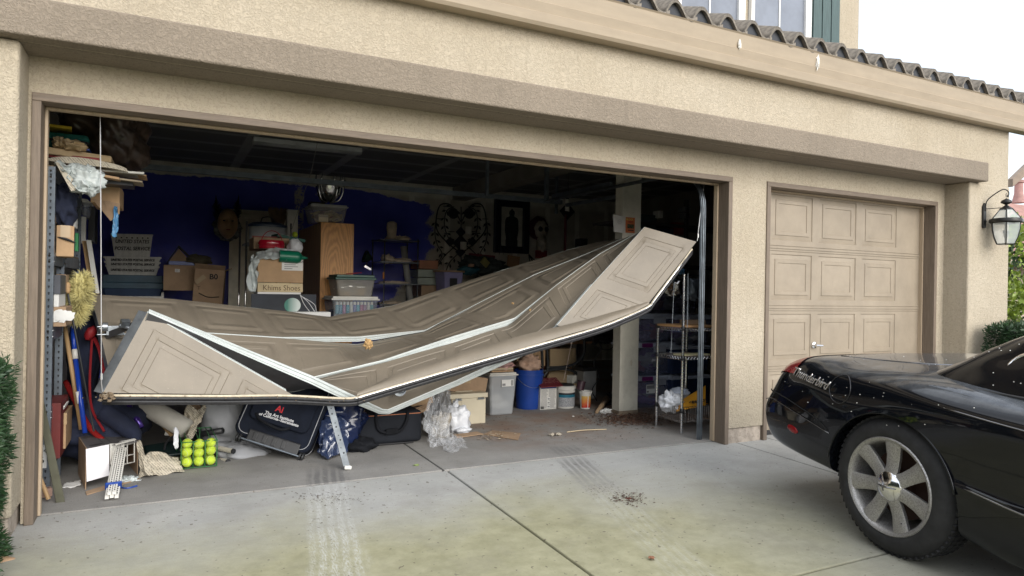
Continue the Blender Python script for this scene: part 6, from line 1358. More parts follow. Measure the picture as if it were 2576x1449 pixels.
# chrome rack with round bin
t = thing('chrome_rack', 'chrome post rack holding a round lidded bin behind the pile of boxes', 'rack', tuple(at(655, 700, Y=3.9)))
for x, y in ((621, 556), (732, 562), (604, 573)):
    q = MB(); p = at(x, y, Y=3.75 if x > 610 else 4.3); q.tube([p, Vector((p.x, p.y, .05))], .011, 10); q.obj('post', M_chrome, t, smooth=True)
q = MB(); a, b, z0, z1 = WR(621, 612, 732, 616, 3.75); q.box(a, b, 3.75, 4.3, z0, z0+.02); q.obj('shelf', M_galvd, t)
t = thing('round_bin', 'oval translucent bin with dark blue lid and handle in the chrome rack', 'storage bin', tuple(at(677, 610, Y=4.0))); a, b, z0, z1 = WR(630, 557, 727, 612, 3.85); c = Vector(((a+b)/2, 4.05, z0)); h = z1-z0; R_ = (b-a)/2
q = MB(); q.lathe([(R_*.9, 0), (R_, .02), (R_, h*.8)], c=tuple(c), n=36, sy=.7); q.obj('tub', mat('smoky_tub', (.42, .46, .48), .3, var=.2), t, smooth=True)
q = MB(); q.lathe([(R_*1.03, h*.78), (R_*1.04, h*.88), (R_*.8, h), (0, h)], c=tuple(c), n=36, sy=.7); q.obj('lid', mat('dark_blue_lid', (.015, .04, .09), .4), t, smooth=40)
q = MB(); q.tube(cr([c+Vector((-R_*.4, -.05, h)), c+Vector((-R_*.3, -.06, h+.05)), c+Vector((R_*.1, -.06, h+.06)), c+Vector((R_*.35, -.05, h))], 5), .006, 6); q.obj('handle', M_black, t)
q = MB(); q.blob(at(742, 590, Y=3.9), .033, .033, .033, .02, 1, 18, 12); tag(q.obj('tennis_ball', M_ball, smooth=True), 'lone tennis ball dangling beside the chrome rack post', 'tennis ball')
# pile of boxes
t, (a, b, z0, z1, T) = carton(638, 598, 728, 628, 3.15, .4, 'tan fruit carton with printed side on the top of the box pile', M_card2, tape=False); q = MB()
for k in range(7): q.box(b-.16+k*.02, b-.16+k*.02+.008, 3.146, 3.1492, z0+.02, z0+.08)
q.obj('print', M_ink, t)
t = thing('red_basket', 'glossy dark red lidded tin with a looped handle before the fruit carton', 'tin', tuple(at(683, 628, Y=2.95))); c = at(683, 626, Y=3.0)
q = MB(); q.lathe([(.12, 0), (.125, .03), (.12, .033), (.13, .05), (.115, .085), (.0, .09)], c=tuple(c), n=32, sy=.6); q.obj('body', mat('ruby_plastic', (.32, .004, .02), .15, bump=0), t, smooth=35)
q = MB(); q.tube([c+Vector((.10*math.cos(a_), -.02, .06+.12*math.sin(a_))) for a_ in [math.pi*k/14 for k in range(15)]], .004, 6); q.obj('handle', _mc['ruby_plastic'], t)
q = MB(); q.cbox(at(725, 600, Y=3.4), .30, .2, .03, .2, 0, .15); place(q, 'green_folder', mat('teal_green', (.008, .10, .075), .5), 'dark teal folder lying behind the fruit carton', 'folder')
q = MB(); q.cbox(at(665, 598, Y=3.4), .24, .2, .02, -.1); place(q, 'red_book', M_red, 'thin red book edge on the fruit carton', 'book')
q = MB(); q.blob(at(742, 622, Y=3.0), .075, .09, .085, .25, 2, 26, 18, seed=5); place(q, 'white_cloth', M_bagw, 'rumpled white printed cloth right of the dark red tin', 'cloth', smooth=True)
clothify([at(648, 634, Y=2.95), at(690, 624, Y=2.9), at(740, 628, Y=2.95)], [at(636, 655, Y=2.78), at(680, 652, Y=2.73), at(728, 652, Y=2.75)], 40, 16, .022, M_bagc, 'plastic_bag', 'pale green plastic bag crumpled over the shipping carton', 'bag', seed=6, fr=6)
clothify([at(638, 640, Y=2.8), at(630, 655, Y=2.78), at(650, 650, Y=2.75)], [at(618, 705, Y=2.8), at(640, 738, Y=2.85), at(646, 705, Y=2.8)], 16, 26, .03, M_bagc, 'plastic_bag', 'limp end of the pale bag drooping left of the shipping carton', 'bag', seed=16, fr=5)
q = MB(); mwx = Matrix.Translation(at(716, 645, Y=2.78)) @ Matrix.Rotation(math.radians(90), 4, 'Y') @ Matrix.Rotation(.04, 4, 'Y'); q.lathe([(0, -.05), (.058, -.05), (.060, .10), (.062, .12), (.05, .15), (.022, .165), (.004, .22), (0, .22)], n=28, mw=mwx); place(q, 'green_bottle', mat('green_jug', (.004, .15, .085), .35), 'bright green plastic bottle with pointed nozzle on the shipping carton', 'bottle', smooth=40)
t, (a, b, z0, z1, T) = carton(647, 651, 762, 711, 2.8, .36, 'clean brown shipping carton with a white address label', M_card, lbl=(.52, .52, .99, .98), tape=False, rz=.02)
text('XPL2-4872', .028, (a+(b-a)*.72, 2.796, z1-.035), X_, Z_, M_ink, t, shear=.2)
t, (a, b, z0, z1, T) = carton(648, 712, 762, 735, 2.8, .36, 'flat cream shoe box with handwritten words below the shipping carton', mat('cream_card', (.55, .45, .28), .8), tape=False)
text('Khims Shoes', .074, (a+.045, 2.797, z0+.018), X_, Z_+X_*.05, mat('pencil_brown', (.13, .085, .045), .8, bump=0), t, sx=.93)
fb('styrofoam', (648, 733, 757, 741), 2.81, .34, M_paper, 'thin white board under the cream shoe box', 'board')
fb('dark_box', (636, 650, 650, 712), 2.95, .3, M_dark, 'dark case side left of the shipping carton', 'case')
q = MB(); a, b, z0, z1 = WR(632, 740, 795, 800, 2.75); q.box(a, b, 2.75, 2.77, z0-.2, z1); t = tag(q.obj('chalk_drawing', mat('black_board', (.018, .022, .03), .7, var=.4, vs=5)), 'black drawing board with a green globe and sweeping white chalk strokes', 'drawing')
def gl():
    m, n = newmat('chalk_globe'); X, Y, Z = n.xyz(); n.col(n.mix(n.ramp(X, -.05, .05), (.02, .16, .12), (.55, .62, .60))); return m
cx = at(736, 768, Y=2.74); q = MB(); q.add([(.078*math.cos(a_), 0, .072*math.sin(a_)) for a_ in [2*math.pi*k/28 for k in range(28)]], [tuple(range(28))]); g_ = q.obj('globe', gl(), t, solid=None); g_.location = cx+Vector((0, .004, 0))
q = MB()
for pts in (((755, 742), (775, 760), (792, 784)), ((755, 742), (765, 765), (780, 785)), ((758, 745), (790, 765), (796, 784))): q.tube(cr([at(*p, Y=2.746) for p in pts], 5), .003, 4)
q.obj('chalk_stroke', M_ltr, t)
fb('foam_board', (700, 785, 832, 799), 2.6, .2, M_paper, 'bright white foam board lying below the chalk drawing', 'board')
# oak cabinet
def oak():
    m, n = newmat('oak_veneer'); w = n.n('ShaderNodeTexWave'); w.wave_type = 'RINGS'; w.rings_direction = 'Y'; w.inputs['Scale'].default_value = 5; w.inputs['Distortion'].default_value = 9; w.inputs['Detail'].default_value = 3; w.inputs['Detail Scale'].default_value = 1.3
    mp = n.n('ShaderNodeMapping'); mp.inputs['Scale'].default_value = (2.2, 2.2, .55); mp.inputs['Location'].default_value = (-5.1, 0, -.75); n.t.links.new(n.o, mp.inputs[0]); n.t.links.new(mp.outputs[0], w.inputs['Vector'])
    f = n.m('MULTIPLY', w.outputs['Fac'], .8); n.col(n.mix(n.m('ADD', n.m('MULTIPLY', f, .75), n.m('MULTIPLY', n.noise(60, 3, stretch=(1, 1, .06)), .3)), (.74, .39, .14), (.42, .19, .06))); n.b.inputs['Roughness'].default_value = .5; return m
t = thing('oak_cabinet', 'tall oak veneer cabinet with bold wavy grain behind the box pile', 'cabinet', tuple(at(820, 790, Y=3.6))); a, b, z0, z1 = WR(805, 561, 888, 790, 3.6)
q = MB(); q.box(a, b, 3.6, 5.0, .05, z1); q.obj('carcass', mat('oak_side', (.34, .20, .11), .55, var=.25, vs=6, stretch=(1, 3, .3)), t, bevel=.003)
q = MB(); q.box(a+.001, b-.001, 3.582, 3.5995, .05, z1-.001); q.obj('front_panel', oak(), t, bevel=.002)
# bin with photos and chrome bowl
t, (ba, bb, bz0, bz1, T) = tub(783, 514, 874, 560, 3.62, .42, 'clear bin of brown keepsakes on top of the oak cabinet', mat('clear_tub_lit', (.40, .38, .38), .2, bump=.02, alpha=.40), mat('clear_lid', (.45, .46, .45), .3, bump=.02), stuff=(mat('maroon_stuff', (.15, .06, .05), .8, var=.5, vs=20), mat('gold_stuff', (.35, .26, .10), .6, var=.5, vs=20)), nst=12)
fb('envelope', (802, 540, 826, 558), 3.64, .02, mat('cream_env', (.62, .55, .42), .6), 'pale envelope inside the clear bin on the cabinet', 'envelope')
fb('black_tray', (782, 508, 818, 514), 3.75, .2, M_black, 'small black tray under the steel bowl', 'tray')
t = thing('antler_bowl', 'shiny steel bowl held by branching antler shaped metal arms', 'bowl', tuple(at(827, 512, Y=3.7))); c = at(827, 510, Y=3.75)
q = MB(); q.lathe([(0, .012), (.05, .015), (.10, .05), (.135, .11), (.148, .17), (.150, .178), (.144, .178), (.13, .11), (.095, .055), (0, .02)], c=tuple(c), n=40); q.obj('bowl', mat('polished_steel', (.45, .46, .46), .16, 1, bump=0), t, smooth=50)
for a_ in (-2.5, -1.2, -.5, .8, 2.2):
    q = MB(); D = Vector((math.cos(a_), math.sin(a_), 0)); S_ = Vector((-D.y, D.x, 0))
    q.tube(cr([c+D*.03, c+D*.12+Vector((0, 0, .03)), c+D*.165+Vector((0, 0, .13)), c+D*.16+Vector((0, 0, .21))], 5), .009, 6)
    for s in (-1, 1): q.tube(cr([c+D*.16+Vector((0, 0, .20)), c+D*.17+S_*s*.04+Vector((0, 0, .25)), c+D*.16+S_*s*.045+Vector((0, 0, .32))], 5), [.009]*6+[.008, .007, .006, .004, .002], 6)
    q.tube(cr([c+D*.14+Vector((0, 0, .07)), c+D*.15+S_*.06+Vector((0, 0, .10))], 4), .005, 6); q.obj('antler_arm', M_chrome, t, smooth=True)
# bins on the right of the cabinet
M_foil = mat('silver_foil', (.75, .75, .72), .2, .8, bump=.9, bs=30)
t, (a, b, z0, z1, T) = tub(846, 691, 944, 748, 3.0, .42, 'translucent bin with dark green lid and foil packets beside the cabinet', mat('milky_bin', (.42, .40, .36), .3, alpha=.5, bump=.02), mat('forest_lid', (.01, .065, .045), .4), lidh=.055, stuff=(mat('tan_contents', (.46, .33, .18), .8), M_foil, M_wht), nst=12, taper=.03)
q = MB(); q.tube([at(870, 689, Y=3.1), at(910, 686, Y=3.1)], .006, 6); q.obj('handle', M_red, t)
t, (a, b, z0, z1, T) = tub(836, 746, 952, 806, 2.98, .45, 'clear bin with white lid full of small craft paint bottles', mat('glassy_bin', (.40, .44, .48), .15, alpha=.32, bump=0), M_wht, lidh=.04, taper=.03)
pc = [(.10, .28, .36), (.05, .20, .30), (.30, .12, .25), (.04, .25, .33), (.45, .45, .42), (.10, .12, .30), (.06, .30, .40), (.35, .10, .20), (.30, .18, .30), (.5, .5, .48), (.10, .30, .33)]
for k in range(11):
    x = a+.06+(b-a-.12)*k/10; bo = thing('paint_bottle', 'small %s paint bottle, number %s from the left in the white lidded bin' % ('teal blue violet sky cream indigo cyan pink mauve white aqua'.split()[k], 'one two three four five six seven eight nine ten eleven'.split()[k]), 'bottle', (x, 3.03, z0+.01), 'paint bottles in the clear bin')
    q = MB(); q.lathe([(.018, 0), (.019, .01), (.019, .085), (.012, .095)], c=(x, 3.03, z0+.07), n=14); q.obj('body', mat('paint_%d' % k if 0 else 'bottle_paint_'+'abcdefghijk'[k], pc[k], .4, bump=0), bo, smooth=40)
    q = MB(); q.lathe([(.014, .095), (.014, .125), (0, .126)], c=(x, 3.03, z0+.07), n=12); q.obj('cap', M_wht, bo, smooth=40)
q = MB(); q.box(a+.035, b-.035, 3.06, 3.35, z0+.008, z0+.10); place(q, 'bin_filler', mat('mixed_craft', (.20, .22, .25), .7, var=.8, vs=30), 'jumbled craft supplies in the bottom of the white lidded bin', 'supplies')
# clip lamp
t = thing('clip_lamp', 'dark clip lamp hanging left of the black wire shelf', 'lamp', tuple(at(922, 660, Y=5.0))); c = at(925, 648, Y=5.0); q = MB(); q.lathe([(.02, .06), (.05, .03), (.085, -.03), (.088, -.05), (.08, -.05), (.03, .02)], n=24, mw=Matrix.Translation(c) @ Matrix.Rotation(1.9, 4, 'Y')); q.obj('shade', mat('dark_green_metal', (.03, .06, .05), .25, .6), t, smooth=50)
q = MB(); q.tube([c, c+Vector((-.02, 0, -.15))], .008, 6); q.cbox(c+Vector((.0, 0, -.14)), .10, .03, .03, 0, 0, .5); q.obj('clip', M_chrome, t)
# black wire shelf
t = thing('wire_shelf', 'black metal shelf stand holding dusty pottery against the blue wall', 'shelf', tuple(at(990, 780, Y=5.2)))
xs = (938, 968, 1025, 1052); YY = (5.45, 5.05, 5.45, 5.05)
M_shb = mat('black_shelf_metal', (.10, .11, .12), .35, .5)
for x, y in zip(xs, YY): q = MB(); p = at(x, 602, Y=y); q.tube([p, Vector((p.x, y, 0))], .010, 8); q.obj('post', M_shb, t, smooth=True)
p0, p1, p2, p3 = (at(x, 602, Y=y) for x, y in zip(xs, YY))
for zy in (603, 659, 714, 766):
    z = at(968, zy, Y=5.05).z; q = MB(); q.add([(p1.x-.06, 5.03, z), (p3.x+.02, 5.03, z), (p2.x+.02, 5.47, z), (p0.x-.02, 5.47, z)], [(0, 1, 2, 3)]); q.obj('shelf', M_shb, t, solid=.014)
q = MB(); c = at(965, 685, Y=5.03); q.tube([c, c-Vector((0, 0, .09))], .014, 8); q.obj('orange_clip', mat('orange_plastic', (.50, .20, .03), .5), t)
M_clay = mat('pale_clay', (.60, .50, .39), .85, var=.2, vs=12, bump=.4, bs=30)
q = MB(); c = at(985, 601, Y=5.2); q.lathe([(.10, 0), (.085, .012), (.065, .05), (.068, .10), (.075, .16), (.072, .22), (.06, .235), (.02, .25), (0, .252)], c=tuple(c), n=28); place(q, 'torso_sculpture', M_clay, 'pale clay torso shaped vessel on top of the black shelf stand', 'sculpture', smooth=50)
for (p, r, lab, sd) in (((1010, 600), (.12, .1, .035), 'low brown clay shard on the top shelf of the stand', 1), ((975, 652), (.10, .1, .06), 'folded cream cloth on the middle shelf of the stand', 2), ((1008, 655), (.16, .1, .03), 'row of small stones on the middle shelf of the stand', 3), ((990, 711), (.20, .1, .022), 'pale pebbles along the lower shelf of the stand', 4), ((985, 762), (.15, .1, .03), 'dim papers on the bottom shelf of the stand', 5)):
    q = MB(); q.blob(at(*p, Y=5.15), *r, .5, 3, 26, 14, seed=sd); place(q, 'shelf_object', M_clay, lab, 'pottery', smooth=True)
q = MB(); q.tube([at(1015, 620, Y=5.3), at(1038, 800, Y=5.2)], .045, 14); place(q, 'paper_tube', mat('grey_tube', (.30, .30, .29), .7), 'grey cardboard tube leaning behind the black shelf stand', 'tube', smooth=True)
# boxes right of the stand
for (r, Y, m, lab) in (((1055, 655, 1102, 676), 5.3, mat('terracotta_box', (.38, .17, .10), .7), 'shallow terracotta fronted box on the stack right of the stand'), ((1050, 679, 1104, 697), 5.25, mat('grey_green_box', (.35, .40, .35), .7), 'upper grey green file box in the dim stack'), ((1050, 699, 1104, 716), 5.25, _mc.get('grey_green_box') or M_grey, 'lower grey green file box in the dim stack'), ((1060, 718, 1106, 745), 5.2, M_card2, 'dim printed carton at the foot of the grey green boxes')):
    fb('box', r, Y, .4, m if m else M_grey, lab, 'box')
t = thing('laundry_hamper', 'lilac plastic bin with a dark square opening near the wall ornament', 'bin', tuple(at(1128, 730, Y=4.9))); c = at(1128, 760, Y=5.0); h = at(1128, 683, Y=5.0).z-c.z; q = MB(); q.lathe([(.17, 0), (.21, h), (.20, h)], c=tuple(c), n=4, mw=Matrix.Translation(c) @ Matrix.Rotation(.9, 4, 'Z')); q.obj('body', mat('lilac_plastic', (.30, .28, .50), .5), t)
q = MB(); q.tube([Vector((c.x, c.y, c.z+h))+Vector((.22*math.cos(a_), .22*math.sin(a_), 0)) for a_ in [2*math.pi*k/24 for k in range(24)]], .014, 6, closed=True); q.obj('rim', M_card2, t)
fb('flat_square', (1132, 700, 1150, 722), 4.82, .01, M_dark, 'square dark opening on the front of the lilac bin', 'opening')
q = MB(); q.blob(at(1215, 668, Y=5.2), .35, .2, .14, .5, 2.2, 40, 24, seed=7); place(q, 'dark_heap', mat('dark_greens', (.03, .04, .04), .8, var=.7, vs=14, bump=.6, bs=25), 'tangled dark heap of netting and foliage on the rear bench', 'heap', smooth=True)
q = MB(); q.blob(at(1180, 680, Y=5.0), .16, .1, .07, .4, 2, 24, 14, seed=2); place(q, 'blue_basket', mat('petrol_cloth', (.01, .07, .10), .7), 'petrol blue cloth basket in front of the dark heap', 'basket', smooth=True)
q = MB(); q.blob(at(1185, 668, Y=4.9), .05, .04, .025, .4, 3, 16, 10, seed=3); place(q, 'pink_shell', mat('peach_shell', (.40, .25, .18), .6), 'small peach coloured shell on the dark heap', 'shell', smooth=True)
q = MB(); q.cbox(at(1220, 660, Y=4.95), .13, .03, .10, .2, 0, .7); place(q, 'yellow_book', mat('mustard_book', (.22, .20, .07), .6), 'small mustard coloured book propped on the dark heap', 'book')
fb('maroon_frame', (1180, 640, 1245, 662), 5.6, .03, mat('maroon_wood', (.16, .02, .035), .6), 'dark maroon board behind the heap of netting', 'board', ry=.06)
q = MB(); q.cbox(at(1291, 659, Y=5.7), .22, .02, .20, 0, 0, .1); place(q, 'square_plaque', mat('brown_plaque', (.30, .17, .09), .7), 'square brown plaque leaning on the rear bench', 'plaque')
for (p0, p1, r, lab) in (((1330, 640), (1345, 665), .02, 'small black tripod ornament on the rear bench'), ((1256, 600), (1256, 640), .006, 'thin upright spike ornament on the rear bench'), ((1366, 645), (1362, 662), .015, 'small branching ornament beside the tripod')):
    a_, b_ = at(*p0, Y=5.8), at(*p1, Y=5.8); q = MB(); q.tube([a_, b_], r*.5, 6); q.tube([a_, b_+Vector((.08, 0, 0))], r*.4, 6); q.tube([a_, b_-Vector((.08, 0, 0))], r*.4, 6); place(q, 'ornament', M_blk, lab, 'ornament')
# wall ornament (leafy iron trellis with candles)
t = thing('iron_wall_ornament', 'large black iron wall ornament of leafy scrolls and diamond plaques with candle cups', 'wall ornament', tuple(at(1160, 590, Y=5.9)))
M_iron = mat('black_iron', (.012, .012, .015), .5)
def A5(x, y): return at(x, y, Y=5.9)
def leafy(pts, nm='scroll', leaves=True, r=.008, n=8):
    q = MB(); P = cr([A5(*p) for p in pts], n); q.tube(P, r, 6)
    if leaves:
        for k in range(3, len(P)-1, 5):
            d = (P[k+1]-P[k-1]).normalized(); s = Vector((-d.z, 0, d.x))
            for sg in (-1, 1):
                c = P[k]+s*sg*.012; e = c+s*sg*.055+d*.06; m_ = (c+e)/2; w = (e-c).cross(Vector((0, 1, 0))).normalized()*.018
                q.add([c, m_+w-Vector((0, .004, 0)), e, m_-w-Vector((0, .004, 0)), c+Vector((0, .006, 0)), m_+w, e+Vector((0, .004, 0)), m_-w], [(0, 1, 2, 3), (7, 6, 5, 4)])
    q.obj(nm, M_iron, t)
CX0 = 1160
for s in (-1, 1):
    f = lambda x, y: (CX0+s*(x-1160), y)
    leafy([f(1160, 560), f(1175, 532), f(1190, 514), f(1212, 516), f(1222, 545), f(1220, 580), f(1195, 610), f(1168, 632)], leaves=False, r=.010)
    leafy([f(1178, 520), f(1196, 530), f(1202, 560), f(1196, 590), f(1180, 615)])
    leafy([f(1222, 545), f(1226, 585), f(1220, 615), f(1208, 640), f(1222, 668)])
    leafy([f(1165, 610), f(1185, 628), f(1205, 648), f(1220, 672)], leaves=False)
    leafy([f(1170, 640), f(1190, 662), f(1200, 690), f(1203, 706)])
    q = MB(); c = A5(*f(1180, 537)); q.lathe([(0, .012), (.085, .012), (.085, -.004), (0, -.004)], n=28, mw=Matrix.Translation(c) @ Matrix.Rotation(math.pi/2, 4, 'X')); q.obj('disc', M_iron, t, smooth=40)
    for (x, y) in ((1200, 522), (1217, 553), (1187, 585), (1198, 589)):
        q = MB(); q.lathe([(0, 0), (.05, .006), (.055, .012), (0, .014)], c=tuple(A5(*f(x, y))-Vector((0, .05, 0))), n=16); q.obj('candle_cup', M_iron, t, smooth=40)
leafy([(1160, 680), (1160, 640), (1160, 600), (1160, 560), (1160, 520)])
for (x, y, r) in ((1159, 584, .075), (1159, 612, .12), (1132, 608, .07), (1188, 608, .07), (1158, 634, .075)):
    q = MB(); c = A5(x, y); r *= 1.15; q.add([c+Vector((r, 0, 0)), c+Vector((0, 0, r)), c+Vector((-r, 0, 0)), c+Vector((0, 0, -r))], [(0, 1, 2, 3)]); q.obj('plaque', mat('dark_plaque', (.018, .02, .035), .4, var=.6, vs=30), t, solid=.012)
for (x, y, w) in ((1175, 582, 'right of the upper plaque'), (1162, 620, 'below the centre plaque')):
    q = MB(); c = A5(x, y)-Vector((0, .06, .05)); q.lathe([(.05, 0), (.05, .12), (0, .12)], c=tuple(c), n=20); place(q, 'candle', mat('wax', (.75, .73, .65), .6), 'stubby white candle on the iron ornament, '+w, 'candle', smooth=40)
# framed standing figure
t = thing('framed_picture', 'tall dark framed picture of a standing robed statue silhouette', 'picture', tuple(at(1286, 635, Y=5.92))); a, b, z0, z1 = WR(1243, 504, 1330, 637, 5.92); w = .115
M_bf = mat('dark_blue_frame', (.006, .008, .025), .4)
for s in ((a, a+w, z0, z1), (b-w, b, z0, z1), (a+w, b-w, z1-w, z1), (a+w, b-w, z0, z0+w)): q = MB(); q.box(s[0], s[1], 5.88, 5.95, s[2], s[3]); q.obj('frame', M_bf, t, bevel=.01)
q = MB(); q.box(a+w, b-w, 5.93, 5.935, z0+w, z1-w); q.obj('backing', mat('picture_ground', (.55, .53, .46), .7), t)
q = MB(); cx = (a+b)/2; h = z1-z0-2*w; zb = z0+w; P = [(-.11, 0), (-.11, .16), (-.10, .18), (-.125, .4), (-.12, .66), (-.10, .73), (-.045, .76), (-.04, .80), (-.055, .84), (-.045, .90), (-.02, .93), (0, .97), (.02, .93), (.045, .90), (.055, .84), (.04, .80), (.045, .76), (.10, .73), (.12, .66), (.125, .4), (.10, .18), (.11, .16), (.11, 0)]
q.prism([(cx+x, zb+z*h) for x, z in P], .02, Matrix.Translation((0, 5.905, 0))); q.obj('figure', mat('figure_dark', (.02, .025, .03), .6, var=.5, vs=12), t, bevel=.008)
# skull-like carved mask
t = thing('carved_mask', 'carved skull faced wooden mask with toothy jaw hanging by the wall seam', 'mask', tuple(at(1360, 640, Y=5.85))); c = at(1360, 592, Y=5.86); M_sk = mat('bone_paint', (.50, .45, .37), .7, var=.3, vs=12)
q = MB(); q.blob(c+Vector((0, 0, .10)), .13, .09, .15, .15, 2, 28, 20, seed=1); q.blob(c+Vector((.01, -.02, -.14)), .085, .07, .19, .12, 2, 24, 18, seed=2); q.obj('skull', M_sk, t, smooth=True)
for s in (-1, 1): q = MB(); q.blob(c+Vector((s*.055+.01, -.075, .10)), .04, .03, .045, .1, 1, 16, 12); q.obj('eye_socket', M_ink, t, smooth=True)
for k in range(3):
    for j in range(4): q = MB(); q.cbox(c+Vector((-.036+j*.026, -.09, -.07-.07*k)), .02, .015, .05); q.obj('tooth', M_sk, t, bevel=.004)
q = MB(); q.blob(c+Vector((-.03, .03, .12)), .19, .05, .2, .1, 2, 24, 16); q.obj('hood', mat('dark_maroon_felt', (.06, .01, .02), .9), t, smooth=True)
fb('mask_stand', (1350, 630, 1376, 650), 5.8, .05, M_red, 'dark red cloth below the carved skull mask', 'cloth')
# hanging bulb
t = thing('light_bulb', 'unlit white spiral lamp bulb hanging on a cord before the rear wall', 'light bulb', tuple(at(1426, 520, Y=3.2))); c = at(1427, 512, Y=3.2)
q = MB(); q.lathe([(.016, .055), (.030, .05), (.032, -.0), (.026, -.012), (0, -.012)], c=tuple(c), n=22); q.obj('base', mat('lamp_white', (.66, .65, .58), .35, bump=0), t, smooth=50)
q = MB(); q.tube([c+Vector((.024*math.cos(a_), .024*math.sin(a_), -.022-.075*a_/(8*math.pi))) for a_ in [k*math.pi/9 for k in range(72)]], .008, 8); q.obj('spiral', _mc['lamp_white'], t, smooth=True)
q = MB(); q.lathe([(.018, .055), (.018, .085), (.01, .10)], c=tuple(c), n=14); q.tube(cr([c+Vector((0, 0, .1)), c+Vector((.03, 0, .16)), c+Vector((.01, 0, .22)), c+Vector((.03, 0, .75))], 5), .003, 6); q.obj('cord', M_black, t)
q = MB(); c2 = at(1423, 540, Y=5.0); q.tube([c2, at(1421, 640, Y=5.0)], .02, 6); place(q, 'red_strap', mat('dark_red_strap', (.16, .008, .02), .6), 'dark red strap hanging behind the spiral bulb', 'strap')
q = MB(); c2 = at(1427, 532, Y=5.0); q.add([c2+Vector((.14, 0, 0)), c2+Vector((0, 0, .14)), c2+Vector((-.14, 0, 0)), c2+Vector((0, 0, -.14))], [(0, 1, 2, 3)]); place(q, 'diamond_plate', M_dark, 'dark diamond shaped plate hanging behind the spiral bulb', 'plate', solid=.01)
# pull cord and fluorescent fixture, opener box
t = thing('light_fixture', 'long unlit fluorescent strip light fixed to the dark ceiling', 'light fixture', tuple(at(770, 370, Z=2.82))); a_, b_ = at(636, 358, Z=2.80), at(908, 386, Z=2.80); d = (b_-a_); ang = math.atan2(d.y, d.x)
q = MB(); q.cbox((a_+b_)/2+Vector((0, 0, .03)), d.length, .13, .05, ang); q.obj('housing', mat('dim_enamel', (.55, .58, .6), .5), t, bevel=.006)
for s in (-.035, .035): q = MB(); n_ = Vector((-d.y, d.x, 0)).normalized()*s; q.tube([a_+n_, b_+n_], .018, 10); q.obj('tube', mat('dim_tube', (.42, .44, .46), .3), t, smooth=True)
q = MB(); q.tube([at(798, 360, Y=3.4), at(785, 425, Y=3.35), at(727, 598, Y=3.2)], .0028, 5); q.tube([at(783, 425, Y=3.35), at(784, 437, Y=3.35)], .004, 5); place(q, 'string', mat('string', (.25, .24, .22), .8), 'thin grey pull cord slanting down from the ceiling light', 'cord')
q = MB(); q.cbox(at(1342, 440, Y=4.2), .16, .10, .06); place(q, 'ceiling_box', _mc['dim_enamel'], 'small pale junction box on the dark ceiling', 'junction box')
# ================================================================ right side of the garage
M_postp = mat('painted_post', (.58, .56, .48), .75, var=.08, vs=5, bump=.25, bs=60, dirt=.18)
t = thing('timber_post', 'off-white boxed timber post between the garage bays', 'post', (4.86, 1.5, 0))
pa = at(1603, 1043, Z=0); pb = at(1541, 1033, Z=0); pl = at(1562, 1036, Z=0)
X0 = 4.735; y0_ = 1.40
fx0, fx1 = at(1560, 900, Y=y0_).x, at(1606, 900, Y=y0_).x
q = MB(); q.box(fx0, fx1, y0_, y0_+.02, 0, 2.855); q.obj('board', M_postp, t, bevel=.003)
sy = onx = at(1541, 900, X=fx0).y
q = MB(); q.box(fx0+.002, fx0+.022, y0_+.022, sy, 0, 2.855); q.obj('board', M_postp, t, bevel=.003)
q = MB(); q.box(fx0+.024, fx1-.002, y0_+.022, sy-.002, 0, 2.855); q.obj('core', M_postp, t)
q = MB(); q.box(fx0-.004, fx1+.004, y0_-.003, sy+.003, 0, .035); q.obj('bare_foot', mat('bare_foot', (.22, .17, .12), .9, dirt=.5), t)
q = MB(); c = at(1588, 913, Y=y0_); q.blob(c, .012, .004, .03, .4, 2, 14, 10); q.obj('scar', mat('pale_scar', (.50, .45, .36), .8), t, smooth=True)
q = MB(); q.box(fx0, fx1, y0_+.2, 6, 2.65, 2.85); t2 = place(q, 'ceiling_beam', M_grey, 'boxed beam running back from the post under the ceiling', 'beam')
# papers on the post
q = MB(); a, b, z0, z1 = WR(1540, 541, 1572, 584, y0_-.004); q.sheet([(a, y0_-.012, z1), (b, y0_-.006, z1-.01)], [(a+.01, y0_-.02, z0), (b-.004, y0_-.008, z0-.005)], (0, .001, 0)); t = place(q, 'pinned_drawing', mat('thin_paper', (.50, .50, .49), .8, bump=.2), 'pale pinned drawing curling on the boxed post', 'paper')
q = MB(); cc = at(1559, 558, Y=y0_-.016); q.tube(circ(cc, X_, Z_, .022, 18), .0009, 4, closed=True); q.tube(cr([cc+Vector((-.01, -.003, 0)), cc+Vector((0, -.003, .008)), cc+Vector((.012, -.003, 0))], 4), .0009, 4); q.obj('pencil_line', M_print, t)
t = thing('party_poster', 'orange block party flyer pinned on the boxed post', 'poster', tuple(at(1585, 585, Y=y0_-.003))); a, b, z0, z1 = WR(1574, 547, 1597, 586, y0_-.004)
q = MB(); q.box(a, b, y0_-.004, y0_-.002, z0, z1); q.obj('sheet', mat('orange_paper', (.48, .13, .045), .7), t)
text('BLOCK', .028, (a+.006, y0_-.005, z1-.03), X_, Z_, mat('yellow_print', (.55, .42, .10), .7), t, sx=.95, bold=.0008); text('PARTY', .026, (a+.03, y0_-.005, z1-.055), X_, Z_, _mc['dark_red'], t, sx=.8, bold=.0008)
q = MB(); q.box(a+.02, b-.012, y0_-.0052, y0_-.0042, z0+.045, z1-.068); q.obj('picture', mat('dark_print', (.05, .06, .03), .7, var=.9, vs=90), t); q = MB(); q.box(a+.03, b-.015, y0_-.0052, y0_-.0042, z0+.022, z0+.032); q.obj('print_line', M_ink, t)
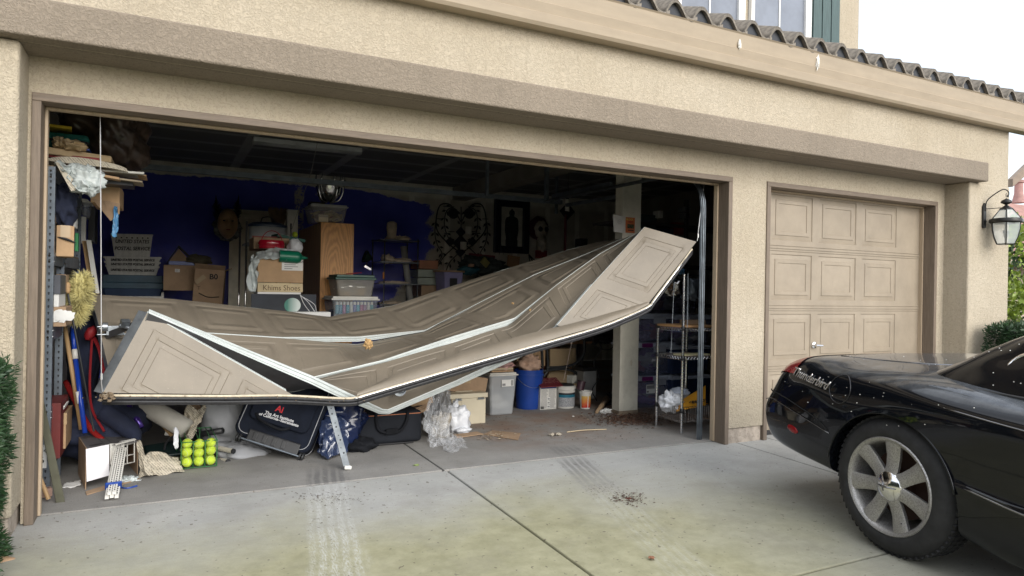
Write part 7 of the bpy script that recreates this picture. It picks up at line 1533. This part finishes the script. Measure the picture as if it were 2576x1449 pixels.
# patio chair
t = thing('patio_chair', 'wrought iron patio chair with plain tan cushions behind the pails', 'chair', tuple(at(1410, 1000, Y=2.4))); M_tan = mat('tan_cushion', (.50, .37, .22), .8, var=.08)
def fbp(nm, r, Y, d, m, par, bevel=.01, **k): a, b, z0, z1 = WR(*r, Y); q = MB(); q.box(a, b, Y, Y+d, z0, z1); return q.obj(nm, m, par, bevel=bevel, **k)
fbp('back_cushion', (1384, 877, 1449, 930), 2.75, .05, M_tan, t); 
q = MB(); a_, b_ = at(1368, 955, Y=2.35), at(1450, 955, Y=2.35); q.add([at(1366, 975, Y=2.35), at(1452, 975, Y=2.35), at(1440, 934, Y=2.7), at(1382, 932, Y=2.7)], [(0, 1, 2, 3)]); q.obj('seat_cushion', M_tan, t, solid=.05, bevel=.015)
for P in (((1362, 865), (1364, 930), (1358, 1005)), ((1374, 862), (1378, 925), (1366, 950)), ((1470, 850), (1468, 890), (1450, 912), (1420, 923), (1374, 925)), ((1364, 934), (1410, 928), (1440, 933), (1460, 948))):
    q = MB(); q.tube(cr([at(*p, Y=2.5) for p in P], 6), .017, 8); q.obj('frame_tube', mat('dark_iron_paint', (.03, .033, .036), .4), t, smooth=True)
for (x, y) in ((1459, 906), (1459, 922)): q = MB(); c = at(x, y, Y=2.5); q.tube([c+Vector((.03*math.cos(a_), 0, .03*math.sin(a_))) for a_ in [k*.35-1.8 for k in range(14)]], .006, 6); q.obj('scroll', _mc['dark_iron_paint'], t, smooth=True)
q = MB(); q.tube([at(1439, 858, Y=1.75), at(1418, 958, Y=1.95)], .0022, 5); q.tube([at(1437, 852, Y=1.74)+Vector((.012*math.cos(a_), 0, .028*math.sin(a_)-.02)) for a_ in [k*math.pi/8 for k in range(16)]], .003, 5, closed=True); place(q, 'pull_string', mat('pinkish_string', (.50, .42, .38), .8), 'pinkish pull string with a loop hanging under the fallen door', 'string')
q = MB(); P = [at(1505+8*math.sin(k*.9)-k*.6, 860+k*10, Y=2.2) for k in range(17)]; q.tube(cr(P, 4), .006, 6); q.tube(cr([at(1490, 850, Y=2.2), at(1500, 872, Y=2.2), at(1530, 880, Y=2.3), at(1545, 870, Y=2.4)], 5), .005, 6); place(q, 'coiled_cable', M_black, 'wavy black cable dangling from the workbench', 'cable', smooth=True)
# workbench
t = thing('workbench', 'dark workbench with a bare timber edge behind the white post', 'workbench', tuple(at(1500, 870, Y=2.6))); a, b, z0, z1 = WR(1320, 852, 1560, 866, 2.7)
q = MB(); q.box(a, fx1+.3, 2.7, 3.4, z0, z1); q.obj('top', mat('bench_timber', (.22, .12, .06), .7, var=.3, vs=8, dirt=.3), t)
for x in (a+.1, fx1+.15): q = MB(); q.box(x, x+.06, 2.75, 2.81, 0, z0); q.obj('leg', mat('bench_leg', (.04, .03, .03), .7), t)
q = MB(); q.box(fx0-.35, fx0+.2, 2.9, 3.3, .1, z0-.05); place(q, 'red_cabinet', M_rust, 'dim rusty red cabinet below the workbench', 'cabinet')
q = MB(); q.blob(at(1500, 845, Y=2.8), .35, .15, .08, .7, 2.8, 36, 20, seed=3); place(q, 'bench_clutter', mat('oily_clutter', (.03, .03, .035), .35, .3, var=.7, vs=25, bump=.8, bs=30), 'dark tangle of tools and cables on the workbench', 'clutter', smooth=True)
fb('speaker_box', (1468, 933, 1500, 1010), 2.35, .2, mat('white_speaker_box', (.40, .40, .39), .6), 'pale panelled box with dark top standing behind the pails', 'box')
fb('flat_cover', (1466, 925, 1500, 934), 2.33, .24, M_black, 'dark cap on the pale panelled box', 'cap')
t, _ = carton(1300, 868, 1372, 922, 2.5, .3, 'tan carton with a white barcode panel behind the peach bundle', M_card, tape=False, lbl=(.28, .2, .55, .95))
fb('black_bottle', (1460, 600, 1478, 622), 4.5, .15, M_black, 'black square tin with a bright edge on the rear bench', 'tin')
# storage bins beyond the post
M_bin_s = (mat('pink_cloth', (.40, .20, .24), .8, var=.3), mat('grey_white_cloth', (.36, .36, .38), .8), mat('purple_cloth', (.20, .12, .28), .8), mat('violet_print', (.26, .2, .3), .8, var=.6, vs=30))
def bigbin(r, Y, lab, lidm, purple=True, stuff=M_bin_s, m=None):
    t, (a, b, z0, z1, T) = tub(*r, Y, .5, lab, m or M_cleard, lidm, lidh=.05, taper=.03, stuff=stuff, nst=9, group='smoky storage bins stacked beyond the post')
    if purple: q = MB(); q.box(a+.02, a+.16, Y-.03, Y-.013, z1-.045, z1-.002); q.obj('latch', mat('purple_latch', (.11, .01, .10), .4), t, bevel=.006)
    q = MB(); q.box(a+.18, a+.34, Y-.022, Y-.0125, z1-.10, z1-.03); q.obj('lid_tab', mat('clear_tab', (.30, .32, .38), .3), t)
    return t, a, b, z0, z1
M_blid = mat('grey_blue_lid', (.42, .46, .55), .35)
bigbin((1608, 790, 1695, 860), 1.62, 'upper smoky bin showing pink and violet clothes', M_blid, False)
bigbin((1608, 862, 1700, 945), 1.62, 'middle smoky bin with a purple latch and pale cloth inside', M_blid)
tt, a, b, z0, z1 = bigbin((1608, 945, 1702, 1043), 1.62, 'lowest smoky bin with a purple latch and a white photo label', M_blid)
q = MB(); aa, ab, az0, az1 = WR(1628, 968, 1650, 990, 1.60); q.box(aa, ab, 1.612, 1.615, az0, az1); t = place(q, 'bin_label', M_paper, 'small white photo label on the lowest smoky bin', 'sticker'); q = MB(); q.box(aa+.005, ab-.01, 1.6095, 1.6115, az0+.05, az1-.008); q.box(aa+.005, aa+.03, 1.6095, 1.6115, az0+.01, az0+.03); q.obj('print', M_print, t)
for (r, lab) in (((1690, 870, 1790, 940), 'upper dark blue bin behind the chrome rack'), ((1690, 945, 1790, 1045), 'lower dark blue bin with a pale lid behind the chrome rack')):
    tub(*r, 1.55, .5, lab, mat('deep_blue_tub', (.02, .035, .085), .25, bump=0), M_blid, lidh=.035, group='dark blue bins behind the chrome rack')
bigbin((1700, 792, 1790, 868), 1.62, 'upper right smoky bin behind the chrome rack shelf', M_blid, False)
tub(1612, 720, 1760, 788, 1.8, .5, 'big smoky bin high behind the raised door corner', M_cleard, M_blid, lidh=.03, stuff=M_bin_s, nst=8)
# deep shelves high on the right (very dark)
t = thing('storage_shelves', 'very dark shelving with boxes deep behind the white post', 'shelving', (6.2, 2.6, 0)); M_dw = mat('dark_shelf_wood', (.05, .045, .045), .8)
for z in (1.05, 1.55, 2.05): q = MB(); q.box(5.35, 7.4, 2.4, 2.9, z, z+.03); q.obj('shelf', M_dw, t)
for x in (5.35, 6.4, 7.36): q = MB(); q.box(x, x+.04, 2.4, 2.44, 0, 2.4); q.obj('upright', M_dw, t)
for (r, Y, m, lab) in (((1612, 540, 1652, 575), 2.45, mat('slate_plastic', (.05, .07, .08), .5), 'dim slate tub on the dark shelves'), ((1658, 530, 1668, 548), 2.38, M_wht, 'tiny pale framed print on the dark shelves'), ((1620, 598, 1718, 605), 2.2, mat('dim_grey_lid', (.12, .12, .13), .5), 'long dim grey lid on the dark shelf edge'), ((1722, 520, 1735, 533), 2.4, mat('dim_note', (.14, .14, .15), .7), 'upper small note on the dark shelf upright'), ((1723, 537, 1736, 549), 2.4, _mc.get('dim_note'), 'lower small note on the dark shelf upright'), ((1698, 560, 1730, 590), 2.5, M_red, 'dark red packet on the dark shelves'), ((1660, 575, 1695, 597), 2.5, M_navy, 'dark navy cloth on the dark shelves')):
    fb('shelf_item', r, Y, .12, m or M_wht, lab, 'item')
# chrome wire rack
t = thing('wire_rack', 'chrome wire shelving rack standing just inside the right jamb', 'rack', (4.65, .6, 0))
fpx, bpx = 4.642, 4.73
ypf, ypb = .40, .80
A0 = at(1714, 1093, Z=0); B0 = at(1651, 1073, Z=0)
XR = 5.05
posts = [(Vector((A0.x, A0.y, 0)), at(1717, 690, Y=A0.y).z), (Vector((B0.x, B0.y, 0)), at(1663, 820, Y=B0.y).z)]
XR = A0.x+.36; posts += [(Vector((XR, A0.y-.0, 0)), posts[0][1]), (Vector((XR, B0.y, 0)), posts[1][1])]
for p, h in posts:
    q = MB(); q.tube([p, p+Vector((0, 0, h))], .0125, 14); o = q.obj('post', M_chrome, t, smooth=40); q = MB()
    for k in range(int(h/.026)): z = .02+k*.026; q.lathe([(.0126, 0), (.0134, .001), (.0134, .003), (.0126, .004)], c=(p.x, p.y, z), n=12)
    q.obj('groove', M_galvd, o)['kind'] = 'stuff'
    for zc in (.205, .665, .925): q = MB(); q.lathe([(.0125, 0), (.019, .003), (.018, .035), (.0125, .04)], c=(p.x, p.y, zc-.02), n=14); q.obj('collar', M_black, o, smooth=True)
def wshelf(z, x0=A0.x, x1=XR, y0=A0.y, y1=B0.y, xs0=B0.x):
    q = MB()
    for dz_ in (0, -.028):
        q.tube([(x0, y0, z+dz_), (x1, y0, z+dz_), (x1, y1, z+dz_), (xs0, y1, z+dz_)], .003, 6, closed=True)
    n = 10
    for e0, e1 in (((x0, y0), (x1, y0)), ((xs0, y1), (x0, y0)), ((xs0, y1), (x1, y1))):
        P = []
        for k in range(n*2+1): s = k/(n*2); P.append((e0[0]+(e1[0]-e0[0])*s, e0[1]+(e1[1]-e0[1])*s, z-(.028 if k % 2 else 0)))
        q.tube(P, .0018, 5)
    for k in range(1, 12): s = k/12; q.tube([(x0+(x1-x0)*s, y0, z), (xs0+(x1-xs0)*s, y1, z)], .0018, 5)
    return q.obj('wire_shelf', M_chrome, t)
wshelf(.925); wshelf(.675)
q = MB(); zb, zt_ = .10, .235
for z in (zb, zt_): q.tube([(A0.x, A0.y, z), (XR, A0.y, z), (XR, B0.y, z), (B0.x, B0.y, z)], .003, 6, closed=True)
for k in range(0, 15): s = k/14; q.tube([(A0.x+(XR-A0.x)*s, A0.y, zb), (A0.x+(XR-A0.x)*s, A0.y, zt_)], .0018, 5); q.tube([(B0.x+(A0.x-B0.x)*s, B0.y+(A0.y-B0.y)*s, zb), (B0.x+(A0.x-B0.x)*s, B0.y+(A0.y-B0.y)*s, zt_)], .0018, 5)
P = [(B0.x+(A0.x-B0.x)*k/12, B0.y+(A0.y-B0.y)*k/12, zt_-(.03 if k % 2 else 0)) for k in range(13)]; q.tube(P, .002, 5)
for k in range(12): s = k/12; q.tube([(A0.x+(XR-A0.x)*s, A0.y, zb), (B0.x+(XR-B0.x)*s, B0.y, zb)], .0018, 5)
q.obj('wire_basket', M_chrome, t)
q = MB(); q.box(A0.x-.01, XR+.0, A0.y+.02, B0.y-.02, .931, .95); place(q, 'cutting_board', mat('maple_board', (.42, .24, .11), .6, var=.2), 'light wooden board on the upper shelf of the chrome rack', 'board', bevel=.004)
fb('brown_box', (1728, 805, 1775, 825), .62, .1, M_card2, 'low brown box at the back of the rack top shelf', 'box')
q = MB(); q.box(A0.x+.03, XR, A0.y+.05, A0.y+.16, .68, .69); o = place(q, 'cribbage_board', mat('pale_yellow', (.52, .48, .28), .6), 'pale toothed board on the lower wire shelf of the chrome rack', 'board')
q = MB(); q.tube([at(1696, 710, Y=.75), at(1688, 882, Y=.70)], .003, 6); q.blob(at(1687, 886, Y=.70), .014, .014, .010, 0, 1, 12, 8); place(q, 'toy_wand', M_galv, 'thin vertical rod with a dark end standing in the chrome rack', 'rod')
def chain(x, y0, y1, Y):
    q = MB(); a_, b_ = at(x, y0, Y=Y), at(x-2, y1, Y=Y); n = 44
    for k in range(n): c = a_.lerp(b_, k/n); q.tube([c+(X_ if k % 2 else Y_)*(.005*math.cos(w))+Z_*(.009*math.sin(w)) for w in [2*math.pi*j/8 for j in range(8)]], .0015, 4, closed=True)
    return q
place(chain(1731, 690, 826, .40), 'hanging_chain', M_galv, 'fine steel chain hanging in front of the chrome rack', 'chain')
for (r, lab, m, sd) in (((1692, 672, 1725, 690), 'blue and white plastic packets on the shadowed rack top', mat('blue_packet', (.08, .20, .35), .4, var=.8, vs=14), 1), ((1700, 700, 1728, 745), 'stack of reflective silver cans behind the tall chrome post', mat('can_silver', (.5, .5, .5), .18, 1, var=.6, vs=30), 2), ((1740, 700, 1765, 755), 'dim wire frame box behind the tall chrome post', M_galvd, 3)):
    a, b, z0, z1 = WR(*r, .9); q = MB(); q.blob(((a+b)/2, 1.0, (z0+z1)/2), (b-a)/2, .1, (z1-z0)/2, .3, 2.4, 24, 16, seed=sd, pw=.6); place(q, 'rack_item', m, lab, 'packets', smooth=True)
fb('dark_shelf', (1680, 690, 1770, 694), 1.0, .4, M_black, 'black wire shelf edge behind the raised door corner', 'shelf')
q = MB(); q.blob(at(1675, 1012, Y=.62)+Vector((.05, 0, 0)), .10, .09, .085, .5, 2.4, 34, 24, seed=3); place(q, 'white_bag', M_bagw, 'white plastic bag slumped in the bottom basket of the chrome rack', 'bag', smooth=True)
q = MB(); q.blob(at(1705, 990, Y=.68)+Vector((.02, 0, 0)), .10, .07, .05, .4, 2, 28, 18, seed=6); place(q, 'pale_cloth', mat('pale_blue_cloth', (.42, .46, .54), .8, var=.1), 'pale blue cloth lying behind the white bag in the basket', 'cloth', smooth=True)
t = thing('yellow_sign', 'orange yellow corner of a printed plastic sign in the rack basket', 'sign', tuple(at(1740, 1010, Y=.5))); M_yel = mat('amber_plastic', (.58, .27, .02), .45, var=.1)
p0, p1, p2, p3 = at(1700, 1035, Y=.52), at(1775, 1020, Y=.50), at(1775, 970, Y=.60), at(1712, 1008, Y=.62); q = MB(); q.add([p0, p1, p2, p3], [(0, 1, 2, 3)]); q.obj('panel', M_yel, t, solid=.008)
uu = (p0-p1).normalized(); vv = (p0-p3); vv = -(vv-uu*vv.dot(uu)).normalized()*-1; nn = uu.cross(vv)
text('-CORR-', .055, p1.lerp(p2, .38)+Vector((.0, -.012, 0))+uu*.02, uu, vv, M_ink, t, bold=.0012)
# ================================================================ outside: lantern
t = thing('wall_lantern', 'black iron coach lantern with faceted clear glass on the right wall', 'wall lantern', (8.0, RC, 2.0))
LY = RC-.16; Lc = at(2531, 545, Y=LY); def_s = 1
M_lan = mat('lantern_black', (.018, .018, .017), .4, .3, bump=.1)
zc = lambda y: at(2530, float(np.interp(y, [440, 453, 463, 480, 503, 532, 545, 611, 620], [463, 476, 491, 508, 526, 550, 561, 614, 622])), Y=LY).z
zw = lambda y: at(2530, y, Y=LY).z
zr = [zc(y) for y in (468, 480, 500, 533, 548, 612)]
cx, cy = Lc.x, LY
n6 = 6; RM = (at(2565, 545, Y=LY).x-at(2488, 545, Y=LY).x)/2*.50
def hexr(r, z): return [Vector((cx+r*math.cos(math.pi/6+k*math.pi/3), cy+r*math.sin(math.pi/6+k*math.pi/3), z)) for k in range(6)]
top, mid, low = hexr(RM*.42, zc(503)), hexr(RM*.98, zc(532)), hexr(RM*.62, zc(611)); mid2 = hexr(RM*.98, zc(545))
bulge = [hexr(RM*(.62+.36*math.sin(math.pi/2*s)**.8), zc(611)+(zc(545)-zc(611))*s) for s in (0, .33, .66, 1)]
M_lg = mat('bevelled_glass', (.74, .80, .79), .08, var=.1, vs=6, bump=.25, bs=10, alpha=.42, spec=.9)
for k in range(6):
    j = (k+1) % 6; q = MB(); q.add([top[k], top[j], mid[j], mid[k]], [(0, 1, 2, 3)]); q.obj('pane', M_lg, t, solid=None)
    q = MB(); q.add([p for r in bulge for p in (r[k], r[j])], [(2*i, 2*i+1, 2*i+3, 2*i+2) for i in range(3)]); q.obj('pane', M_lg, t, solid=None, smooth=True)
    q = MB(); q.tube([top[k], mid[k]], .0045, 6); q.tube([r[k] for r in bulge], .0045, 6); q.obj('glazing_bar', M_lan, t, smooth=True)
q = MB(); q.lathe([(0, zc(540)-.0), (RM*.96, zc(546)), (RM*1.05, zc(543)), (RM*1.07, zc(538)), (RM*1.0, zc(532)), (RM*.9, zc(532))], c=(cx, cy, 0), n=12); q.obj('band', M_lan, t, smooth=40); q = MB(); q.tube(low, .004, 6, closed=True); q.obj('bottom_rim', M_lan, t); q = MB(); q.tube(top, .005, 6, closed=True); q.obj('top_rim', M_lan, t, smooth=40)
q = MB(); q.lathe([(RM*.46, zc(503)), (RM*.30, zc(497)), (RM*.10, zc(491)), (RM*.08, zc(489)), (RM*.34, zc(483)), (RM*.36, zc(480)), (RM*.30, zc(476)), (RM*.08, zc(472)), (0, zc(470))], c=(cx, cy, 0), n=20); q.obj('cap', M_lan, t, smooth=50)
q = MB(); q.tube([Vector((cx+.012*math.cos(a_), cy, zc(463)+.018*math.sin(a_))) for a_ in [k*math.pi/8 for k in range(16)]], .0025, 6, closed=True); q.obj('ring', M_lan, t, smooth=True)
wy = RC-.0; q = MB(); q.box(cx-.125, cx-.075, wy-.02, wy-.001, zw(572), zw(518)); q.prism([(cx-.125, zw(518)), (cx-.075, zw(518)), (cx-.10, zw(508))], .018, Matrix.Translation((0, wy-.019, 0))); q.obj('back_plate', M_lan, t, bevel=.004)
xb = cx-.10; q = MB(); P = cr([Vector((xb, wy-.02, zw(530))), Vector((xb+.005, wy-.03, zw(505))), Vector((xb+.04, wy-.07, zc(462))), Vector((cx-.02, cy+.02, zc(453))), Vector((cx+.035, cy-.0, zc(457))), Vector((cx+.03, cy, zc(466))), Vector((cx+.01, cy, zc(463)))], 6); q.tube(P, .0055, 8); q.tube([Vector((xb, wy-.02, zw(524))), Vector((cx-.02, cy, zw(522)))], .004, 6); q.obj('arm', M_lan, t, smooth=True)
q = MB(); q.tube([(cx, cy, zc(503)), (cx, cy, zc(600))], .004, 6)
for s in (-1, 1): q.tube([(cx, cy, zc(592)), (cx+s*.03, cy, zc(588)), (cx+s*.03, cy, zc(575))], .004, 6); q.lathe([(.012, 0), (.012, .03)], c=(cx+s*.03, cy, zc(578)), n=10)
q.obj('candelabra', M_lan, t)
# ================================================================ hedges and bushes
def leafmat(nm, c1, c2, rough=.5):
    m, n = newmat(nm); oi = n.n('ShaderNodeObjectInfo'); n.col(n.mix(n.ramp(n.noise(9, 4, .7), .3, .7), c1, c2)); n.b.inputs['Roughness'].default_value = rough
    n.b.inputs['Subsurface Weight'].default_value = 0; return m
M_yew = leafmat('yew_needles', (.012, .034, .012), (.035, .085, .028)); M_lush = leafmat('lush_leaf', (.10, .17, .02), (.30, .38, .05)); M_dkleaf = leafmat('dark_leaf', (.018, .045, .015), (.05, .10, .03)); M_twig = mat('twig_brown', (.08, .05, .03), .9)
def foliage(nm, lab, cat, surf_pts, m, leaf=(.012, .05), n=6000, seed=1, core=None, group=None, ln=1):
    rr = random.Random(seed); t = thing(nm, lab, cat, tuple(surf_pts(rr, True)), group); V = []; F = []
    for k in range(n):
        p, d = surf_pts(rr, False); L_ = rr.uniform(.6, 1.3)*leaf[1]; w = leaf[0]*rr.uniform(.7, 1.2)
        d = (d+Vector((rr.gauss(0, .5), rr.gauss(0, .5), rr.gauss(.1, .5)))).normalized(); s = d.cross(Vector((rr.gauss(0, 1), rr.gauss(0, 1), rr.gauss(0, 1)))).normalized()*w; e = p+d*L_; m_ = p+d*L_*.5
        i = len(V); V += [p, m_+s, e, m_-s]; F.append((i, i+1, i+2, i+3))
    q = MB(); q.v = [tuple(v) for v in V]; q.f = F; me = bpy.data.meshes.new('leaves'); me.from_pydata(q.v, [], q.f); me.materials.append(m); o = bpy.data.objects.new('leaves', me); COL.objects.link(o); o.parent = t; o.location = -wloc(t); o['kind'] = 'stuff'
    if core: q = MB(); core(q); q.obj('branches', mat('hedge_core', (.010, .014, .008), 1, bump=0), t)
    return t
def boxhedge(x0, x1, y0, y1, z0, z1, bulge=.06, front=None):
    def f(rr, base):
        if base: return Vector(((x0+x1)/2, (y0+y1)/2, z0))
        s = rr.random()
        if s < .3: p = Vector((rr.uniform(x0, x1), rr.uniform(y0, y1), z1)); d = Z_.copy()
        elif s < .6: p = Vector((rr.uniform(x0, x1), y0, rr.uniform(z0, z1))); d = -Y_
        elif s < .8: p = Vector((x0, rr.uniform(y0, y1), rr.uniform(z0, z1))); d = -X_
        else: p = Vector((x1, rr.uniform(y0, y1), rr.uniform(z0, z1))); d = X_.copy()
        k = noise.noise(p*6)*bulge*1.4+noise.noise(p*2.5)*bulge; return p+d*(k+rr.uniform(-.05, .01)), d
    return f
foliage('hedge', 'clipped dark green yew hedge against the left pier', 'hedge', boxhedge(-.9, -.025, -.80, -.30, -.03, .85, .04), M_yew, (.0042, .036), 30000, 3, lambda q: q.box(-.85, -.05, -.75, -.35, -.03, .80))
foliage('hedge', 'clipped dark hedge to the right of the wall below the lantern', 'hedge', boxhedge(7.80, 9.8, -1.0, -.33, -.1, .95, .06), M_yew, (.007, .05), 34000, 4, lambda q: q.box(7.97, 9.7, -.93, -.4, -.1, .90))
def ball(c, R, sq=1.0):
    def f(rr, base):
        if base: return Vector((c[0], c[1], c[2]-R))
        d = Vector((rr.gauss(0, 1), rr.gauss(0, 1), rr.gauss(0, 1))).normalized(); k = 1+.25*noise.noise(d*2.2+Vector(c))+.15*noise.noise(d*6); return Vector(c)+Vector((d.x*R, d.y*R, d.z*R*sq))*k*rr.uniform(.75, 1.02), d
    return f
foliage('bush', 'bright yellow green leafy shrub beyond the house corner, upper clump', 'shrub', ball((13.6, 2.6, 1.75), .95), M_lush, (.035, .11), 2600, 5)
foliage('bush', 'dark green shrub mass behind the bright shrub', 'shrub', ball((14.4, 3.4, 1.0), 1.6), M_dkleaf, (.03, .10), 7000, 6)
foliage('bush', 'low bright green shrub tuft above the right hedge', 'shrub', ball((12.6, 1.9, 1.0), .5), M_lush, (.03, .10), 1200, 7)
# neighbour house
t = thing('neighbour_house', 'neighbouring house with red tiled roof and tall red flue beyond the hedge', 'house', (26, 12, 0)); M_nt = mat('terracotta_roof', (.30, .16, .13), .8, var=.3, vs=2)
q = MB(); q.box(20, 60, 13, 22, 0, 3.3); q.obj('wall', mat('neighbour_stucco', (.42, .36, .29), .9), t)
for k in range(16):
    y = 11.6+k*.42; z = 2.9+k*.24; q = MB(); q.add([(18.5, y, z), (62, y, z), (62, y+.46, z+.27), (18.5, y+.46, z+.27)], [(0, 1, 2, 3)]); q.obj('tile_course', M_nt, t, solid=.09)
q = MB(); pc_ = at(2563, 470, Y=12.2); q.lathe([(.26, 0), (.17, .4), (.16, .85), (.21, .87), (.21, .98), (0, .98)], c=(pc_.x, 12.2, at(2563, 505, Y=12.2).z-.1), n=14); q.obj('flue', mat('red_flue', (.34, .19, .17), .7), t, smooth=40)
q = MB(); q.box(18.6, 61.8, 11.5, 11.62, 2.65, 2.88); q.obj('fascia', M_fascia, t)
# eave of our roof seen past the corner
q = MB(); q.sheet([at(2548, 470, Y=4.0), at(2600, 425, Y=4.0)], [at(2548, 450, Y=4.0), at(2600, 400, Y=4.0)], (0, .1, 0)); place(q, 'far_eave_beam', mat('brown_eave', (.22, .17, .13), .7), 'slanting tan timber brace seen past the house corner', 'beam')
# river stones by the left hedge
for (p, r, lab) in (((8, 1388), .035, 'upper tan river stone below the left hedge'), ((6, 1415), .04, 'lower tan river stone at the left edge of the driveway')):
    q = MB(); q.blob(at(*p, Z=-.03), r*1.3, r, r*.6, .15, 1.5, 20, 14, seed=p[1]); place(q, 'stone', mat('river_stone', (.42, .27, .16), .6), lab, 'stone', smooth=True)
q = MB()
for k in range(160): c = Vector((rnd.uniform(-.35, -.03), rnd.uniform(-.34, -.1), rnd.uniform(-.03, 0))); q.blob(c, .012, .012, .006, .5, 2, 6, 4, seed=k)
tag(q.obj('soil_crumbs', M_lit), 'crumbs of soil and needles at the foot of the left pier', 'soil', kind='stuff')
# unseen hedges added left of and behind the camera to darken the car's reflections
foliage('hedge', 'tall dark hedge added out of view on the left to darken the car reflections', 'hedge', boxhedge(-9.5, -8, -9, 3, 0, 4.5, .3), M_dkleaf, (.05, .16), 9000, 8, lambda q: q.box(-9.4, -8.1, -8.8, 2.8, 0, 4.2))
foliage('hedge', 'long dark hedge added out of view behind the camera for the car to mirror', 'hedge', boxhedge(-12, 20, -27, -25.5, 0, 2.2, .3), M_dkleaf, (.05, .16), 9000, 9, lambda q: q.box(-11.9, 19.9, -26.8, -25.6, 0, 1.9))
